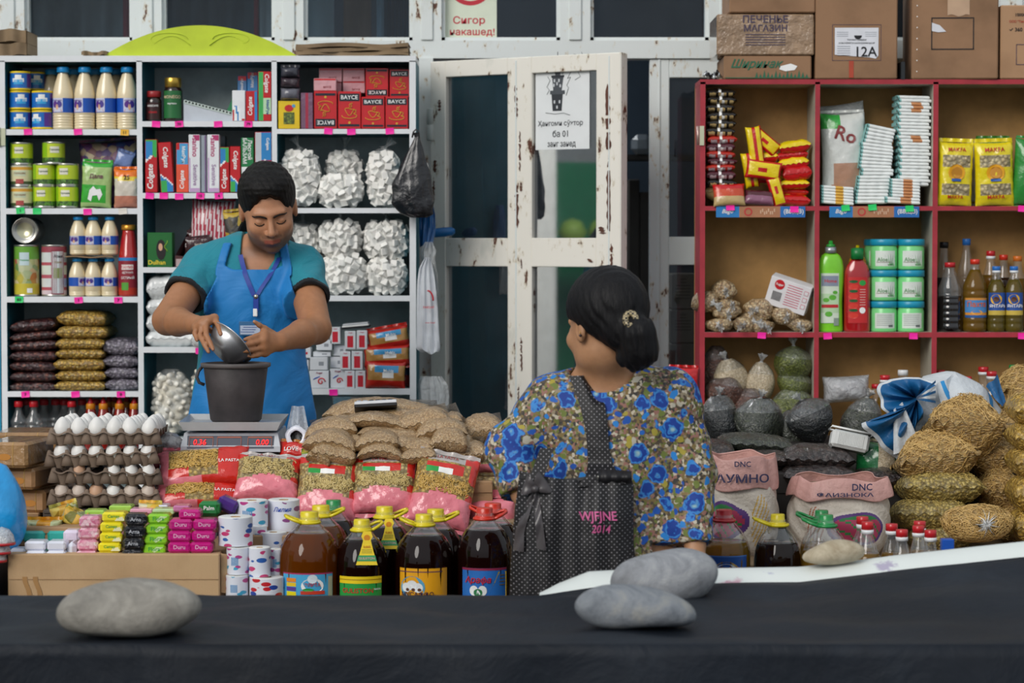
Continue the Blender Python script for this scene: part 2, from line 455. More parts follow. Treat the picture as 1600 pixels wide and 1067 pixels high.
b.box(((wx(-220)+wx(655))/2,WY+.07,zr0/2),(wx(655)-wx(-220),.06,zr0),PAINT)
b.box(((wx(1195)+wx(1850))/2,WY+.07,zr0/2),(wx(1850)-wx(1195),.06,zr0),PAINT)
struct('wall_back',b)
for i,(a,c)in enumerate(mull):
 b=MB();b.box(((wx(a)+wx(c))/2,WY+.045,(zr1+ztop)/2),(wx(c)-wx(a),.09,ztop-zr1),PAINT)
 b.box(((wx(a)+wx(c))/2,WY-.002,(zr1+ztop)/2),((wx(c)-wx(a))*.42,.012,ztop-zr1),PAINT,bev=.003)
 struct(f'trim_{i + 1}',b)
GL=glass()
for i in range(len(mull)-1):
 x0,x1=wx(mull[i][1]),wx(mull[i+1][0])
 b=MB();w=.012
 for(cx,cz,sx_,sz_)in((x0+w/2,(zr1+ztop)/2,w,ztop-zr1),(x1-w/2,(zr1+ztop)/2,w,ztop-zr1),((x0+x1)/2,zr1+w/2,x1-x0,w),((x0+x1)/2,ztop-w/2,x1-x0,w)):
  b.box((cx,WY+.045,cz),(sx_,.05,sz_),PAINT)
 f=struct(f'window_{i + 1}',b)
 g=MB();g.box(((x0+x1)/2,WY+.055,(zr1+ztop)/2),(x1-x0-.01,.004,ztop-zr1-.01),GL);g.build('pane',f)
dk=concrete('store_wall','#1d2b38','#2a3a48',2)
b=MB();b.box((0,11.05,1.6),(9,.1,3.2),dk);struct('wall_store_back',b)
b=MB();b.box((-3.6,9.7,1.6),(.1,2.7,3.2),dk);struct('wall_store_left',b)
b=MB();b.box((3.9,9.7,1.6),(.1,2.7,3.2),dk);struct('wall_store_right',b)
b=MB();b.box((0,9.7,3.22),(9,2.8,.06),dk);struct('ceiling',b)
def drape(name,px0,px1,py0,py1,Y,hexc,label,folds=5,amp=.02):
 a=W(px0,py0,Y);c=W(px1,py1,Y);b=MB()
 for off in(0,.004):
  b.grid(lambda u,v:(a.x+(c.x-a.x)*u,Y+off+amp*math.sin(u*folds*6.283+v*1.3)*(.5+.5*v),a.z+(c.z-a.z)*v),folds*8,6,K(hexc,.85,bump=.2))
 return solo(name,b,label,'curtain')
drape('curtain',20,206,-120,90,8.55,'#9fa5a6','faded grey curtain behind the far-left upper window',6)
drape('curtain',191,202,-120,90,8.50,'#c04a55','narrow red curtain edge behind the far-left upper window',1,.005)
drape('curtain',225,398,-120,90,8.60,'#64707b','dark grey curtain behind the window over the green arch',6)
drape('curtain',396,404,-120,90,8.50,'#b03a46','narrow dark red curtain edge beside the pale strip above the green arch',1,.005)
drape('curtain',405,450,-120,90,8.55,'#cdd6d8','pale curtain strip at the end of the window over the green arch',2,.01)
drape('curtain',455,522,-120,90,8.55,'#c3d2d8','pale blue curtain behind the window left of the no-smoking notice',2,.01)
drape('curtain',536,580,-120,90,8.58,'#8f6f5c','brown curtain behind the window left of the no-smoking notice',2,.01)
drape('curtain',588,600,-120,90,8.52,'#88a3b4','thin light blue curtain edge left of the no-smoking notice',1,.006)
drape('curtain',600,660,-120,90,8.60,'#2c4a62','dark blue pleated curtain left of the no-smoking notice',9,.008)
DH=Vector((W(678,300,8.2).x,8.2,0));DA=math.atan2(-.548,.837)
def leafx(px):return((px-800)*8.2/FPX-DH.x)/(.837+(px-800)*.548/FPX)
PAINTD=paint('chipped_paint_door','#ebe7dd',amount=.68)
def leaf(name,xs,zs,T,parent=None,H=None,PAINT=PAINTD):
 """xs: [x0, pane, pane, ..., x1] rails; zs likewise, z upward"""
 b=MB();y=.0;d=.042
 zt,zb=zs[-1],zs[0]
 for a,c in[(xs[i],xs[i+1])for i in range(0,len(xs),2)]:b.box(((a+c)/2,y,(zt+zb)/2),(c-a,d,zt-zb),PAINT,T,bev=.003)
 for a,c in[(zs[i],zs[i+1])for i in range(0,len(zs),2)]:
  for j in range(1,len(xs)-1,2):b.box(((xs[j]+xs[j+1])/2,y,(a+c)/2),(xs[j+1]-xs[j]+.001,d*.96,c-a),PAINT,T,bev=.002)
 return b
def panes(root,xs,zs,T,mat):
 for i in range(1,len(zs)-1,2):
  for j in range(1,len(xs)-1,2):
   g=MB();g.box(((xs[j]+xs[j+1])/2,0,(zs[i]+zs[i+1])/2),(xs[j+1]-xs[j],.004,zs[i+1]-zs[i]),mat,T);g.build('pane',root)
def lz(py):return W(760,py,8.10).z
T=Matrix.Translation(DH)@Matrix.Rotation(DA,4,'Z')
XS=[0,leafx(702),leafx(798),leafx(836),leafx(936),leafx(975)]
ZS=[.02,.12,.47,.56,W(760,655,8.1).z-.02,W(760,655,8.1).z+.06,lz(416),lz(372),W(702,121,8.165).z,W(678,97,8.2).z]
ZS=[.02,.14,.62,.78,W(750,645,8.12).z,W(750,645,8.12).z+.0,lz(416),lz(372),W(702,121,8.165).z,W(678,97,8.2).z]
ZS=[.02,.62,W(750,416,8.12).z,lz(372),W(702,121,8.165).z,W(678,97,8.2).z]
b=leaf('door',XS,ZS,T)
for s_,w_ in((XS[2]+.035,.006),(XS[4]+.05,.005)):b.box((s_,-.0215,(ZS[0]+ZS[-1])/2),(w_,.004,ZS[-1]-ZS[0]-.02),PAINT,T,bev=.001)
d1=struct('door_1',b)
GD=glass('door_glass','#b9c4cc',refl=.34,haze=.04)
panes(d1,XS,ZS,T,GD)
b=MB()
for z in(W(678,195,8.2).z,):b.lathe([(.012,-.055),(.014,-.05),(.014,-.002),(.012,0),(.014,.002),(.014,.05),(.012,.055)],K('#b9bcb6',.4),12,TR((DH.x-.01,8.185,z)))
b.build('hinge',d1)
x0,x1,x2,x3,x4=wx(1015),wx(1046),wx(1092),wx(1140),wx(1200)
ZR=[.02,.62,wz(414),wz(370),wz(121),wz(92)]
XR=[x0,x1,wx(1150),wx(1195)]
T2=TR((0,WY+.03,0))
b=leaf('door',XR,ZR,T2,PAINT=PAINT);b.box((wx(1030),WY+.006,(ZR[0]+ZR[-1])/2),(.006,.004,ZR[-1]-ZR[0]),PAINT,bev=.001)
d2=struct('door_2',b);panes(d2,XR,ZR,T2,GL)
# ================================================================ shelf units
WT=K('#f6f6f4',.4,var=.02)
WHITE=K('#e6e9ec',.38,var=.03);TEAL=K('#1a6a7c',.5);TEALD=K('#14596a',.5)
LBACK=K('#c4d2d2',.55,var=.1);LTOP=K('#c2ccd0',.5)
LY=7.87;LD=.28
def lx(px,Y=LY):return W(px,400,Y).x
def z_(py,Y):return W(800,py,Y).z
def shelf(root,name,x0,x1,pya,pyb,Y,D,mfront,mtop,mbot,mside=None):
 za,zb=z_(pyb,Y),z_(pya,Y);b=MB()
 b.box(((x0+x1)/2,Y+D/2,(za+zb)/2),(x1-x0,D,zb-za),mfront,faces={'top':mtop,'bottom':mbot,'back':mbot})
 return b.build(name,root)
lu=thing('shelf_unit','wide white-edged shelf unit with teal inside, standing left of the door','shelf unit')
PX=[(1,10),(215,223.5),(425.5,433.5),(640,650)]
for i,(a,c)in enumerate(PX):
 b=MB();b.box(((lx(a)+lx(c))/2,LY+LD/2,z_(95,LY)/2),(lx(c)-lx(a),LD,z_(95,LY)),WHITE,faces={'left':TEAL,'right':TEAL})
 b.build('side_panel' if i in(0,3)else 'divider',lu)
shelf(lu,'top_panel',lx(1),lx(650),87,96.5,LY,LD,WHITE,WHITE,TEALD)
LB={0:[(202,211),(325.5,334.5),(463.5,472.5),(611.5,620),(705,714)],1:[(189.5,198),(301.5,310),(417.5,426),(542,551),(684,692)],2:[(201.5,209),(325,333),(462,470.5),(607,616.5),(690,698)]}
for c,rows in LB.items():
 for a,d in rows:shelf(lu,'shelf',lx(PX[c][1]),lx(PX[c+1][0]),a,d,LY,LD-.01,WHITE,LTOP,TEALD)
b=MB();b.box(((lx(1)+lx(650))/2,LY+LD+.004,z_(92,LY)/2),(lx(650)-lx(1),.008,z_(92,LY)),LBACK);b.build('back_panel',lu)
b=MB();b.box((lx(-90)/2+lx(0)/2,LY+.006,z_(690,LY)/2+z_(262,LY)/2),(lx(0)-lx(-90),.016,z_(262,LY)-z_(690,LY)),K('#1489ad',.45));b.build('door',lu)
b=MB();b.box((lx(6),LY-.003,z_(214,LY)),(.018,.004,.056),K('#c9cdb0',.4));b.lathe([(.004,-.03),(.004,.03)],K('#b8bba6',.35,.6),8,TR((lx(1.5),LY-.005,z_(214,LY))));b.build('hinge',lu)
b=MB();b.box((lx(534),LY-.01,z_(632,LY)),(.055,.012,.05),K('#1191b5',.4));b.build('drawer_front',lu)
RED=K('#a8303c',.42,var=.12);RSIDE=K('#b9b4a4',.6,var=.1);RBACK=K('#ab824b',.7,var=.10)
RY=7.75;RD=.21
def rx(px,Y=RY):return W(px,400,Y).x
ru=thing('shelf_unit','red-edged shelf unit with brown hardboard back, standing right of the door','shelf unit')
RPX=[(1093.5,1101.5),(1272.5,1280),(1456.5,1464.5),(1640,1648),(1820,1829)]
for i,(a,c)in enumerate(RPX):
 b=MB();b.box(((rx(a)+rx(c))/2,RY+RD/2,z_(128,RY)/2),(rx(c)-rx(a),RD,z_(128,RY)),RED,faces={'left':RSIDE if i else RED,'right':RSIDE})
 b.build('side_panel' if i in(0,4)else 'divider',ru)
shelf(ru,'top_panel',rx(1093),rx(1829),124,131.5,RY,RD,RED,RSIDE,RSIDE)
RB=[(322,329),(519,527),(700,708)]
for c in range(4):
 for a,d in RB:shelf(ru,'shelf',rx(RPX[c][1]),rx(RPX[c+1][0]),a,d,RY,RD-.01,RED,RSIDE,RSIDE)
b=MB();b.box(((rx(1093)+rx(1829))/2,RY+RD+.004,z_(128,RY)/2),(rx(1829)-rx(1093),.008,z_(128,RY)),RBACK);b.build('back_panel',ru)
b=MB();b.box((rx(1096),RY-.003,z_(212,RY)),(.014,.004,.062),K('#c9cdb0',.4));b.lathe([(.004,-.03),(.004,.03)],K('#c4a9a0',.35,.6),8,TR((rx(1089.5),RY-.005,z_(212,RY))));b.build('hinge',ru)
TAGM={'p':K('#ff18a8',.5,var=.02),'g':K('#1fd36a',.5,var=.02),'y':K('#f2b632',.5,var=.03),'w':K('#e3ddd2',.6)}
INK=K('#1c1c22',.5)
def tag(px,py,Y,c,where,w=13,h=9.5,txt=None):
 k=S(Y);p=W(px,py,Y);b=MB();rr=random.uniform(-6,6);T=TR(rot=(0,rr,0))
 b.grid(lambda u,v:T@Vector(((u-.5)*w/k,-.0015-.003*(v<.01)*u,(v-.5)*h/k)),4,3,TAGM[c])
 b.box((0,-.0006,0),(w/k*.98,.0008,h/k*.96),TAGM[c],T)
 if txt:b.text(txt,INK,lambda x,y:T@Vector((x,-.004,y)),height=h/k*.5)
 cn={'p':'pink','g':'green','y':'yellow','w':'white'}[c]
 solo('price_tag',b,f'{cn} price tag stuck on the shelf edge {where}','price tag',p+Vector((0,-.001,0)),group='price tags on the shelf edges')
for px,py,c,wh,t in[(44,206,'p','below the blue milk cans',''),(122,206,'p','below the second tall mayonnaise bottle',''),(195,207,'y','below the tall mayonnaise bottles','11'),(32,329,'g','below the pea cans in the corner','1'),(58,330,'g','between the two front pea can columns',''),(137,331,'p','below the green milk powder pack',''),(192,330,'w','below the orange topped bag',''),(30,468,'g','below the tall pickle tin','80'),(123,469,'p','below the short mayonnaise bottles','1'),(185,469,'p','below the ketchup bottle','7'),(40,616,'p','below the dark bean bags','7'),(118,616,'p','below the chickpea bags',''),(189,616,'p','below the grey bean bags','8'),(244,194,'p','below the red-lidded coffee jar',''),(280,194,'p','below the gold-lidded coffee jar','70'),(341,194,'p','below the white folded booklet',''),(388,194,'p','below the upper toothpaste boxes','79'),(234,306,'p','below the first red toothpaste box',''),(256,306,'p','below the tilted red toothpaste box',''),(280,307,'p','below the orange and blue toothpaste box',''),(313,306,'p','between the two white toothpaste boxes','10'),(342,306,'p','right of the white toothpaste boxes','4'),(513,205,'p','below the upside-down tea box',''),(549,206,'p','below the second tea box',''),(609,205,'p','below the last tea boxes',''),(312,548,'p','below the white flour bags',''),(521,613,'p','below the small sugar boxes','')]:
 tag(px,py,LY,c,wh,txt=t or None)
for px,py,c,wh in[(1190,524,'p','below the rolled grain bags'),(1293,525,'p','below the green dish soap'),(1427,525,'p','below the aloe jars'),(1597,525,'p','below the sunflower oil bottles'),(1141,324,'p','below the black noodle packets'),(1241,327,'p','below the yellow noodle packets'),(1321,325,'g','below the flat nappies'),(1363,324,'g','below the crooked nappy stack'),(1421,326,'g','below the straight nappy stack'),(1597,326,'p','below the yellow bags')]:
 tag(px,py,RY-.006,c,wh)
def ad_strip(x0,x1,label):
 k=S(RY);w=(x1-x0)/k;h=17/k;b=MB()
 cols=[(0,.26,K('#2b7fc2',.4)),(.26,.72,K('#b07a58',.4)),(.72,1,K('#2a6fb8',.4))]
 for a,c,m in cols:b.box(((a+c)/2*w-w/2,0,0),((c-a)*w,.002,h),m)
 wt=K('#f4efe8',.4)
 b.text('Bago',wt,lambda x,y:(x-w*.37,-.0016,y),height=h*.5,shear=.3)
 b.text('(BB,ЦВ)',wt,lambda x,y:(x+w*.37,-.0016,y),height=h*.55)
 b.lathe([(h*.25,0),(h*.38,0)],K('#c23a3a',.4),20,TR((-w*.14,-.0018,0),(90,0,0)),cap0=False,cap1=False)
 for i in range(8):b.box((w*(.0+i*.022),-.0015,h*.15*math.sin(i*2)),(w*.012,.001,h*.3),K('#d9b79a',.5))
 solo('advertising_strip',b,label,'advertising strip',W((x0+x1)/2,331,RY-.004))
ad_strip(1119,1258,'printed shelf strip under the noodle packets')
ad_strip(1296,1436,'printed shelf strip under the nappies')
# ================================================================ counters, table, boxes under goods
WOOD=cardboard('counter_board','#8b7355','#6f5a42')
def bench(x0,x1,y0,y1,z,label,zlo=0.0,legs=True):
 t=thing('display_bench',label,'bench',((x0+x1)/2,(y0+y1)/2,0));w,d=x1-x0,y1-y0
 b=MB();b.box((0,0,z-.015),(w,d,.03),WOOD,bev=.003);b.build('top',t)
 b=MB();b.box((0,-d/2+.012,z/2-.02),(w-.02,.015,z-.05),WOOD);b.build('front_board',t)
 for i in(-1,1):
  for j in(-1,1):
   b=MB();b.box((i*(w/2-.03),j*(d/2-.035),(z-.03)/2),(.04,.04,z-.03),WOOD);b.build('leg',t)
ZA=.655
bench(-1.40,-.03,5.90,6.36,ZA,'low display bench along the front carrying oil bottles and soaps')
bench(.47,1.50,5.90,6.36,ZA,'low display bench at the right front carrying golden oil bottles')
ZB=.915
bench(-1.45,.30,6.375,6.98,ZB,'higher display bench in front of the man carrying eggs and pasta')
ZC=.80
bench(.47,1.75,6.375,7.70,ZC,'display bench on the right carrying flour sacks and pasta bags')
TZ=.862
BLACK=None
def black_cloth():
 m,n,l,p=_new('black_cloth');co=_coords(n,l,False)
 l.new(_ramp(n,l,_noise(n,l,co,3,6,.65),[(.35,'#0f151e'),(.58,'#161d27'),(.74,'#222a34'),(.86,'#434b54')]),p.inputs['Base Color'])
 p.inputs['Roughness'].default_value=.6;p.inputs['Specular IOR Level'].default_value=.3
 l.new(_bump(n,l,_noise(n,l,co,6,5,.6,.6),.5,.02),p.inputs['Normal']);return m
BLACK=black_cloth()
tt=thing('market_table','long foreground table under a black cloth','table',(0,5.03,0))
b=MB();b.box((0,0,TZ-.04),(3.2,.64,.04),WOOD);b.build('tabletop',tt)
for i in(-1,1):
 for j in(-1,1):
  b=MB();b.box((i*1.5,j*.27,(TZ-.06)/2),(.05,.05,TZ-.06),WOOD);b.build('leg',tt)
def back_rise(x):
 return float(np.interp(x,[.06,.2,.425,.64,.85,1.135,1.4],[0,.02,.027,.030,.055,.086,.10]))
def cloth_top(u,v):
 x=-1.75+3.5*u
 if v<.30:
  q=v/.30;z=.25+(TZ-.25)*q
  fold=.022*(1-q)**.5*math.sin(x*13+1.3*math.sin(x*4))+.010*(1-q)*math.sin(x*31)
  return(x,4.70+fold*(1 if q<.97 else 0)-.01*(1-q),z)
 q=(v-.30)/.70;y=4.70+.66*q
 w=.0035*math.sin(x*9+y*17)+.003*math.sin(x*21-y*11)+.004*math.sin(y*28+3*math.sin(x*2.2))
 s=min(1,q*8)*min(1,(1-q)*10)
 r=back_rise(x)*max(0,(q-.35)/.65)**1.4
 return(x,y,TZ+.004+w*s+.004*s+r)
b=MB();b.grid(cloth_top,180,90,BLACK)
b.grid(lambda u,v:(-1.75+3.5*u,5.36+.006*math.sin(u*60),(TZ+.004+back_rise(-1.75+3.5*u))*(1-v)+.3*v),120,4,BLACK)
solo('black_cloth',b,'black cloth draped over the foreground table','tablecloth')
def print_cloth():
 m,n,l,p=_new('printed_white_cloth');co=_coords(n,l,False)
 v=n.new('ShaderNodeTexVoronoi');l.new(co,v.inputs['Vector']);v.inputs['Scale'].default_value=8
 nz=_noise(n,l,co,60,3)
 a=n.new('ShaderNodeMath');a.operation='MULTIPLY_ADD';a.inputs[1].default_value=.35;l.new(nz,a.inputs[0]);l.new(v.outputs['Distance'],a.inputs[2])
 k=_ramp(n,l,a.outputs[0],[(.38,(1,1,1)),(.46,(0,0,0))])
 sp=n.new('ShaderNodeSeparateColor');l.new(v.outputs['Color'],sp.inputs[0])
 c=_ramp(n,l,sp.outputs[0],[(0,'#b8a6b8'),(.5,'#9fb2cc'),(1,'#c99aa8')])
 l.new(_mix(n,l,k,'#dfe5e2',c),p.inputs['Base Color']);p.inputs['Roughness'].default_value=.55
 l.new(_bump(n,l,_noise(n,l,co,8,4),.3,.01),p.inputs['Normal']);return m
top=[(842,928),(870,912),(920,892),(1000,888),(1125,887),(1250,885),(1330,876),(1400,867),(1500,856),(1620,843),(1700,838)]
bot=[(842,934),(870,930),(950,918),(1000,914),(1125,914),(1250,912),(1330,903),(1425,889),(1500,883),(1620,874),(1700,870)]
def interp(L,x):
 for(a,b_),(c,d)in zip(L,L[1:]):
  if x<=c:return b_+(d-b_)*(x-a)/(c-a)
 return L[-1][1]
def strip(u,v):
 px=843+u*850;t=interp(top,px);g=interp(bot,px)
 A=W(px,g,5.375);B=W(px,t,5.45)
 q=A.lerp(B,min(1,v/.7));q.z+=.006*math.sin(min(1,v/.7)*3.14)
 if v>.7:q.z-=(v-.7)*.4
 return q
b=MB();b.grid(strip,120,16,print_cloth())
b.grid(lambda u,v:Vector(strip(u,v))-Vector((0,0,.004)),60,6,print_cloth.__call__()if False else MATS['printed_white_cloth'])
solo('printed_cloth',b,'white cloth with faded flower print along the back of the black table','cloth')
def stone(name,cx,cy,Y,wpx,hpx,dy,tilt,cols,label,seed,zrest=None):
 k=S(Y);c=W(cx,cy,Y);a,h=wpx/2/k,hpx/1.72/k;c.z=(zrest if zrest else TZ+.010)+h*.70;rs=np.random.RandomState(seed);ph=rs.uniform(0,6,9)
 def fn(P):
  d=ell(P,(0,0,0),(a,dy,h),(0,tilt,0));d=smax(d,-(P[:,2]+h*.72),.018)
  x,y,z=P[:,0],P[:,1],P[:,2]
  return d+.07*h*(np.sin(x*2.6/a+ph[0])*np.sin(y*2.5/dy+ph[1])+.6*np.sin(z*3/h+x*3/a+ph[2]))+.006*h*np.sin(x*90+ph[3])*np.sin(y*80+z*60)
 key='stone_'+cols[0]
 m,n,l,p=_new(key);co=_coords(n,l,False)
 f=_noise(n,l,co,14,8,.7,.8)
 l.new(_ramp(n,l,f,[(.28,cols[0]),(.5,cols[1]),(.66,cols[2])]),p.inputs['Base Color']);p.inputs['Roughness'].default_value=.8
 l.new(_bump(n,l,_noise(n,l,co,40,7,.65),.6,.008),p.inputs['Normal'])
 r=1.3
 o=from_sdf(fn,(-a*r,-dy*r,-h*1.5),(a*r,dy*r,h*1.5),min(.006,h/10),m,name,None,loc=c)
 _tag(o,label,'stone')
 return o
stone("stone",203,964,4.80,232,86,.075,-4,('#6f6c66','#8f8b83','#a5a198'),'long smooth brownish grey stone alone on the left of the black cloth',1)
stone('stone',1037,903,5.24,172,82,.07,-8,('#74767a','#92959a','#a9abad'),'round blue-grey stone with a pale vein behind the other stone on black cloth',4)
stone("stone",992,968,4.88,192,66,.065,6,('#5d636b','#858a90','#9b9b97'),'flat mottled grey stone in front of the rounder stone',9)
stone('stone',1302,866,5.425,100,36,.035,-8,('#8c7a5e','#b3a78f','#c9bea6'),'small beige pitted stone lying on the printed white cloth',12,.928)
sl=bpy.data.lights.new('store_fill_light','POINT');sl.energy=34;sl.shadow_soft_size=.12;sl.color=(.95,.97,1);so_=bpy.data.objects.new('store_fill_light',sl);COL.objects.link(so_);so_.location=(-.4,9.6,2.75)  # added fill light so boards and curtains inside the store show
t=thing('added_fill_lamp','added round lamp shade over the fill light inside the store','lamp',(-.4,9.6,2.9));b=MB();b.lathe([(.02,.3),(.03,.05),(.17,0),(.16,-.02),(.02,.03)],K('#c9c9c4',.5),24);b.build('added_lamp_shade',t)  # unseen shade added to go with the store fill light
def peel(bb,px0,py0,px1,py1,w,seed,n=22):
 rs=random.Random(seed);s_a,s_b=leafx(px0),leafx(px1);za=W(px0,py0,8.2-.548*s_a).z;zb_=W(px1,py1,8.2-.548*s_b).z;kk_=.0021
 for i in range(n):
  t0,t1=i/n,(i+1)/n;wa=[w*kk_*(.35+.65*abs(math.sin(t_*9+seed)+.5*math.sin(t_*31+seed*2))/1.3)*min(1,t_*8+.1,(1-t_)*8+.1)for t_ in(t0,t1)];oo=[.0015*math.sin(t_*40+seed)for t_ in(t0,t1)]
  if rs.random()<.06:continue
  P=lambda t_,sg,q:T@Vector((s_a+(s_b-s_a)*t_+oo[q]+sg*wa[q]/2,-.0232,za+(zb_-za)*t_))
  bb.add([P(t0,-1,0),P(t1,-1,1),P(t1,1,1),P(t0,1,0)],[(0,1,2,3)],PEEL,False)
PEEL=K('#5e3728',.7,var=.15);bb=MB()
for a in[(954,132,956,250,10,1),(956,250,957,372,8,2),(961,380,961,432,5,3),(811,134,813,186,6,4),(818,205,818,268,4,5),(813,288,814,356,7,6),(820,285,820,300,5,7),(820,404,821,420,3,8),(820,526,821,580,4,9),(686,250,686,270,7,10),(684,282,684,316,5,11),(693,156,693,174,7,12),(944,354,948,366,12,13),(925,404,930,410,9,14),(816,600,816,640,3,15)]:peel(bb,*a)
bb.build('peeled_paint',d1)
b=MB();a,c=W(693,-55,WY),W(776,62,WY);w,h=c.x-a.x,a.z-c.z;k=1/S(WY)
b.box((0,0,0),(w,.002,h),K('#dbe3cf',.35,coat=.3,var=.03));RS=K('#c2283a',.45)
for q in range(40):
 a0,a1=q*6.2832/40,(q+1)*6.2832/40;zc=33*k
 b.add([(r_*math.cos(t_)*k,-.0015,zc+r_*math.sin(t_)*k)for r_,t_ in((29,a0),(36,a0),(36,a1),(29,a1))],[(0,1,2,3)],RS,False)
b.add([(x*k,-.0018,33*k+z*k)for x,z in((-22,18),(-18,23),(22,-18),(18,-23))],[(0,1,2,3)],RS,False)
b.text('Сигор',RS,lambda x,y:(x-2*k,-.0016,y-27*k),width=50*k,height=15*k,bold=.015);b.text('накашед!',RS,lambda x,y:(x+3*k,-.0016,y-45*k),width=70*k,height=13*k,bold=.015)
solo('notice',b,'pale notice with red no-smoking sign stuck on the upper window','sign',((a.x+c.x)/2,WY+.048,(a.z+c.z)/2))
s0,s1=leafx(838),leafx(922);zt0,zt1=W(880,114,7.95).z,W(880,234,7.95).z;w,h=s1-s0,zt0-zt1;k=w/84
b=MB();b.box((0,0,0),(w,.0015,h),K('#e6e9ea',.4,var=.02));GK=K('#4a4f55',.5);DKK=K('#2c3036',.5)
def pg(pts,m,o=.0014):b.add([(x*k,-o,z*k)for x,z in pts],[tuple(range(len(pts)))],m,False)
pg([(-17,24),(1,24),(-1,0),(-15,0)][::-1],DKK);pg([(-16,46),(2,46),(-1,26),(-14,26)][::-1],GK);pg([(-17,47),(3,47),(3,44),(-17,44)][::-1],DKK,.0018);pg([(-12,60),(-2,60),(-3,47),(-11,47)][::-1],GK,.0018);pg([(-11,60),(-3,60),(-4,67),(-7,70),(-10,67)][::-1],DKK,.0018);pg([(-7.5,78),(-6.5,78),(-6.5,69),(-7.5,69)][::-1],DKK,.0018)
pg([(-19,27),(4,27),(4,22),(-19,22)][::-1],GK,.0018)
for x,z in((-13,34),(-8,36),(-3,33),(-12,40),(-5,40),(-12,12),(-4,12),(-8,5)):pg([(x-1.2,z-2),(x+1.2,z-2),(x+1.2,z+2),(x-1.2,z+2)],WT if False else K('#cfd3d6',.5),.0022)
for pts in([(-24,22),(-20,28),(-24,32),(-19,40),(-23,46)],[(6,20),(10,30),(7,33),(13,44),(8,42),(14,52)],[(0,48),(8,62),(3,60),(10,72)],[(-26,-2),(-12,-4),(2,-3),(12,-6)],[(14,60),(20,66),(18,74),(26,72),(30,60),(24,52),(28,44),(20,40)],[(30,76),(34,66),(30,58)]):
 b.tube([(x*k,-.0016,z*k)for x,z in pts],.0009,GK,4)
INKB=K('#33373d',.5)
b.text('Ҳангоми сӯхтор',INKB,lambda x,y:(x-3*k,-.0016,y-17*k),width=70*k,height=9*k);b.text('ба 01',INKB,lambda x,y:(x-3*k,-.0016,y-30*k),width=24*k,height=9*k);b.text('занг занед',INKB,lambda x,y:(x-1*k,-.0016,y-45*k),width=44*k,height=8*k)
cpos=DH+Vector((math.cos(DA),math.sin(DA),0))*((s0+s1)/2)+Vector((-.548,-.837,0))*.004
o_=solo('notice',b,'white fire notice with a drawing of a burning tower on the door pane','sign',(cpos.x,cpos.y,(zt0+zt1)/2));o_.rotation_euler=(0,0,DA)
def storebox(x0,y0,x1,y1,Y,d,m,label,name='cardboard_box',cat='box',prints=0):
 a,c=W(x0,y0,Y),W(x1,y1,Y);b=MB();w,h=c.x-a.x,a.z-c.z;b.box((0,d/2,h/2),(w,d,h),m,bev=.004)
 for i in range(prints):b.box((-w*.12,-.001,h*(.85-.09*i)),(w*(.2 if i<2 else.5),.0015,h*.02),K('#4a3f38',.6))
 return solo(name,b,label,cat,((a.x+c.x)/2,Y,c.z))
DCB=cardboard('store_carton','#a08a78','#8a7464')
storebox(1050,428,1096,483,8.42,.3,DCB,'carton with printed marks behind the right door pane, upper',prints=7)
storebox(1048,484,1098,536,8.42,.3,DCB,'carton with printed marks behind the right door pane, middle',prints=6)
storebox(1048,537,1098,600,8.42,.3,DCB,'plain carton behind the right door pane, lower')
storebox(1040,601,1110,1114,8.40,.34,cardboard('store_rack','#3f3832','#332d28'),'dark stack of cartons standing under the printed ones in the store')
BRD=K('#5b4638',.75,bump=.2)
for i,(x0,x1,Y,c,lb)in enumerate([(704,722,8.60,'#5a4a3e','narrow brown board leaning behind the left door pane'),(722,735,8.56,'#2c2c30','dark metal strip behind the left door pane'),(736,762,8.62,'#6a5a4c','wide brown board standing behind the left door pane'),(764,786,8.70,'#4a5258','grey board standing behind the left door pane')]):
 a,c_=W(x0,90,Y),W(x1,90,Y);b=MB();b.box((0,0,0),(c_.x-a.x,.02,2.25),K(c,.7,bump=.2),bev=.003);solo('wooden_board',b,lb,'board',((a.x+c_.x)/2,Y,1.125),(0,-1.5,0))
b=MB();b.box((0,0,0),(.075,.12,.075),K('#7d858c',.35,coat=.6,bump=.6,bscale=20),bev=.02);solo('wrapped_parcel',b,'grey film-wrapped parcel on a shelf inside the dark doorway','parcel',W(1002,226,9.3))
b=MB();b.box((0,0,0),(.5,.2,.02),K('#2b2622',.7));solo('wall_shelf',b,'dark shelf board inside the doorway','shelf',W(1002,246,9.32)+Vector((0,.06,0)))
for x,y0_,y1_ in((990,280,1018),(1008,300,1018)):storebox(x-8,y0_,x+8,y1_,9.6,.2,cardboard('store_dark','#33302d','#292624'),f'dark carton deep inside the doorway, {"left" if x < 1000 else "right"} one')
b=MB();b.box((-7.6,3.4,1.1),(.1,4.0,2.2),K('#1f7a52',.6));b.box((-7.6,3.4,2.9),(.1,4.0,1.4),K('#8f9496',.7));struct('wall_street',b)
b=MB();b.box((-6.3,6.55,1.8),(.1,2.35,3.6),K('#2a2d31',.7));struct('wall_added_dark',b)  # dark wall added out of view so the left door pane mirrors dark
b=MB();b.lathe([(.17,0),(.15,.05),(.135,.1),(.135,3.6)],K('#e6e6e0',.6),32,TR((-6.05,5.24,0)));struct('trim_street_pillar',b)
def tarp(P):return smin(ell(P,(0,0,.55),(.34,.30,.62)),ell(P,(.05,.1,.3),(.4,.4,.4)),.2)+.012*np.sin(P[:,1]*22+P[:,2]*14)*np.sin(P[:,2]*17+P[:,0]*20)
o_=from_sdf(lambda P:np.maximum(tarp(P),-P[:,2]),(-.5,-.5,-.05),(.5,.6,1.3),.022,K('#b3b7ba',.6),'covered_stall',loc=(-5.95,4.60,.25));_tag(o_,'grey tarpaulin-covered goods pile out on the market street','stall')
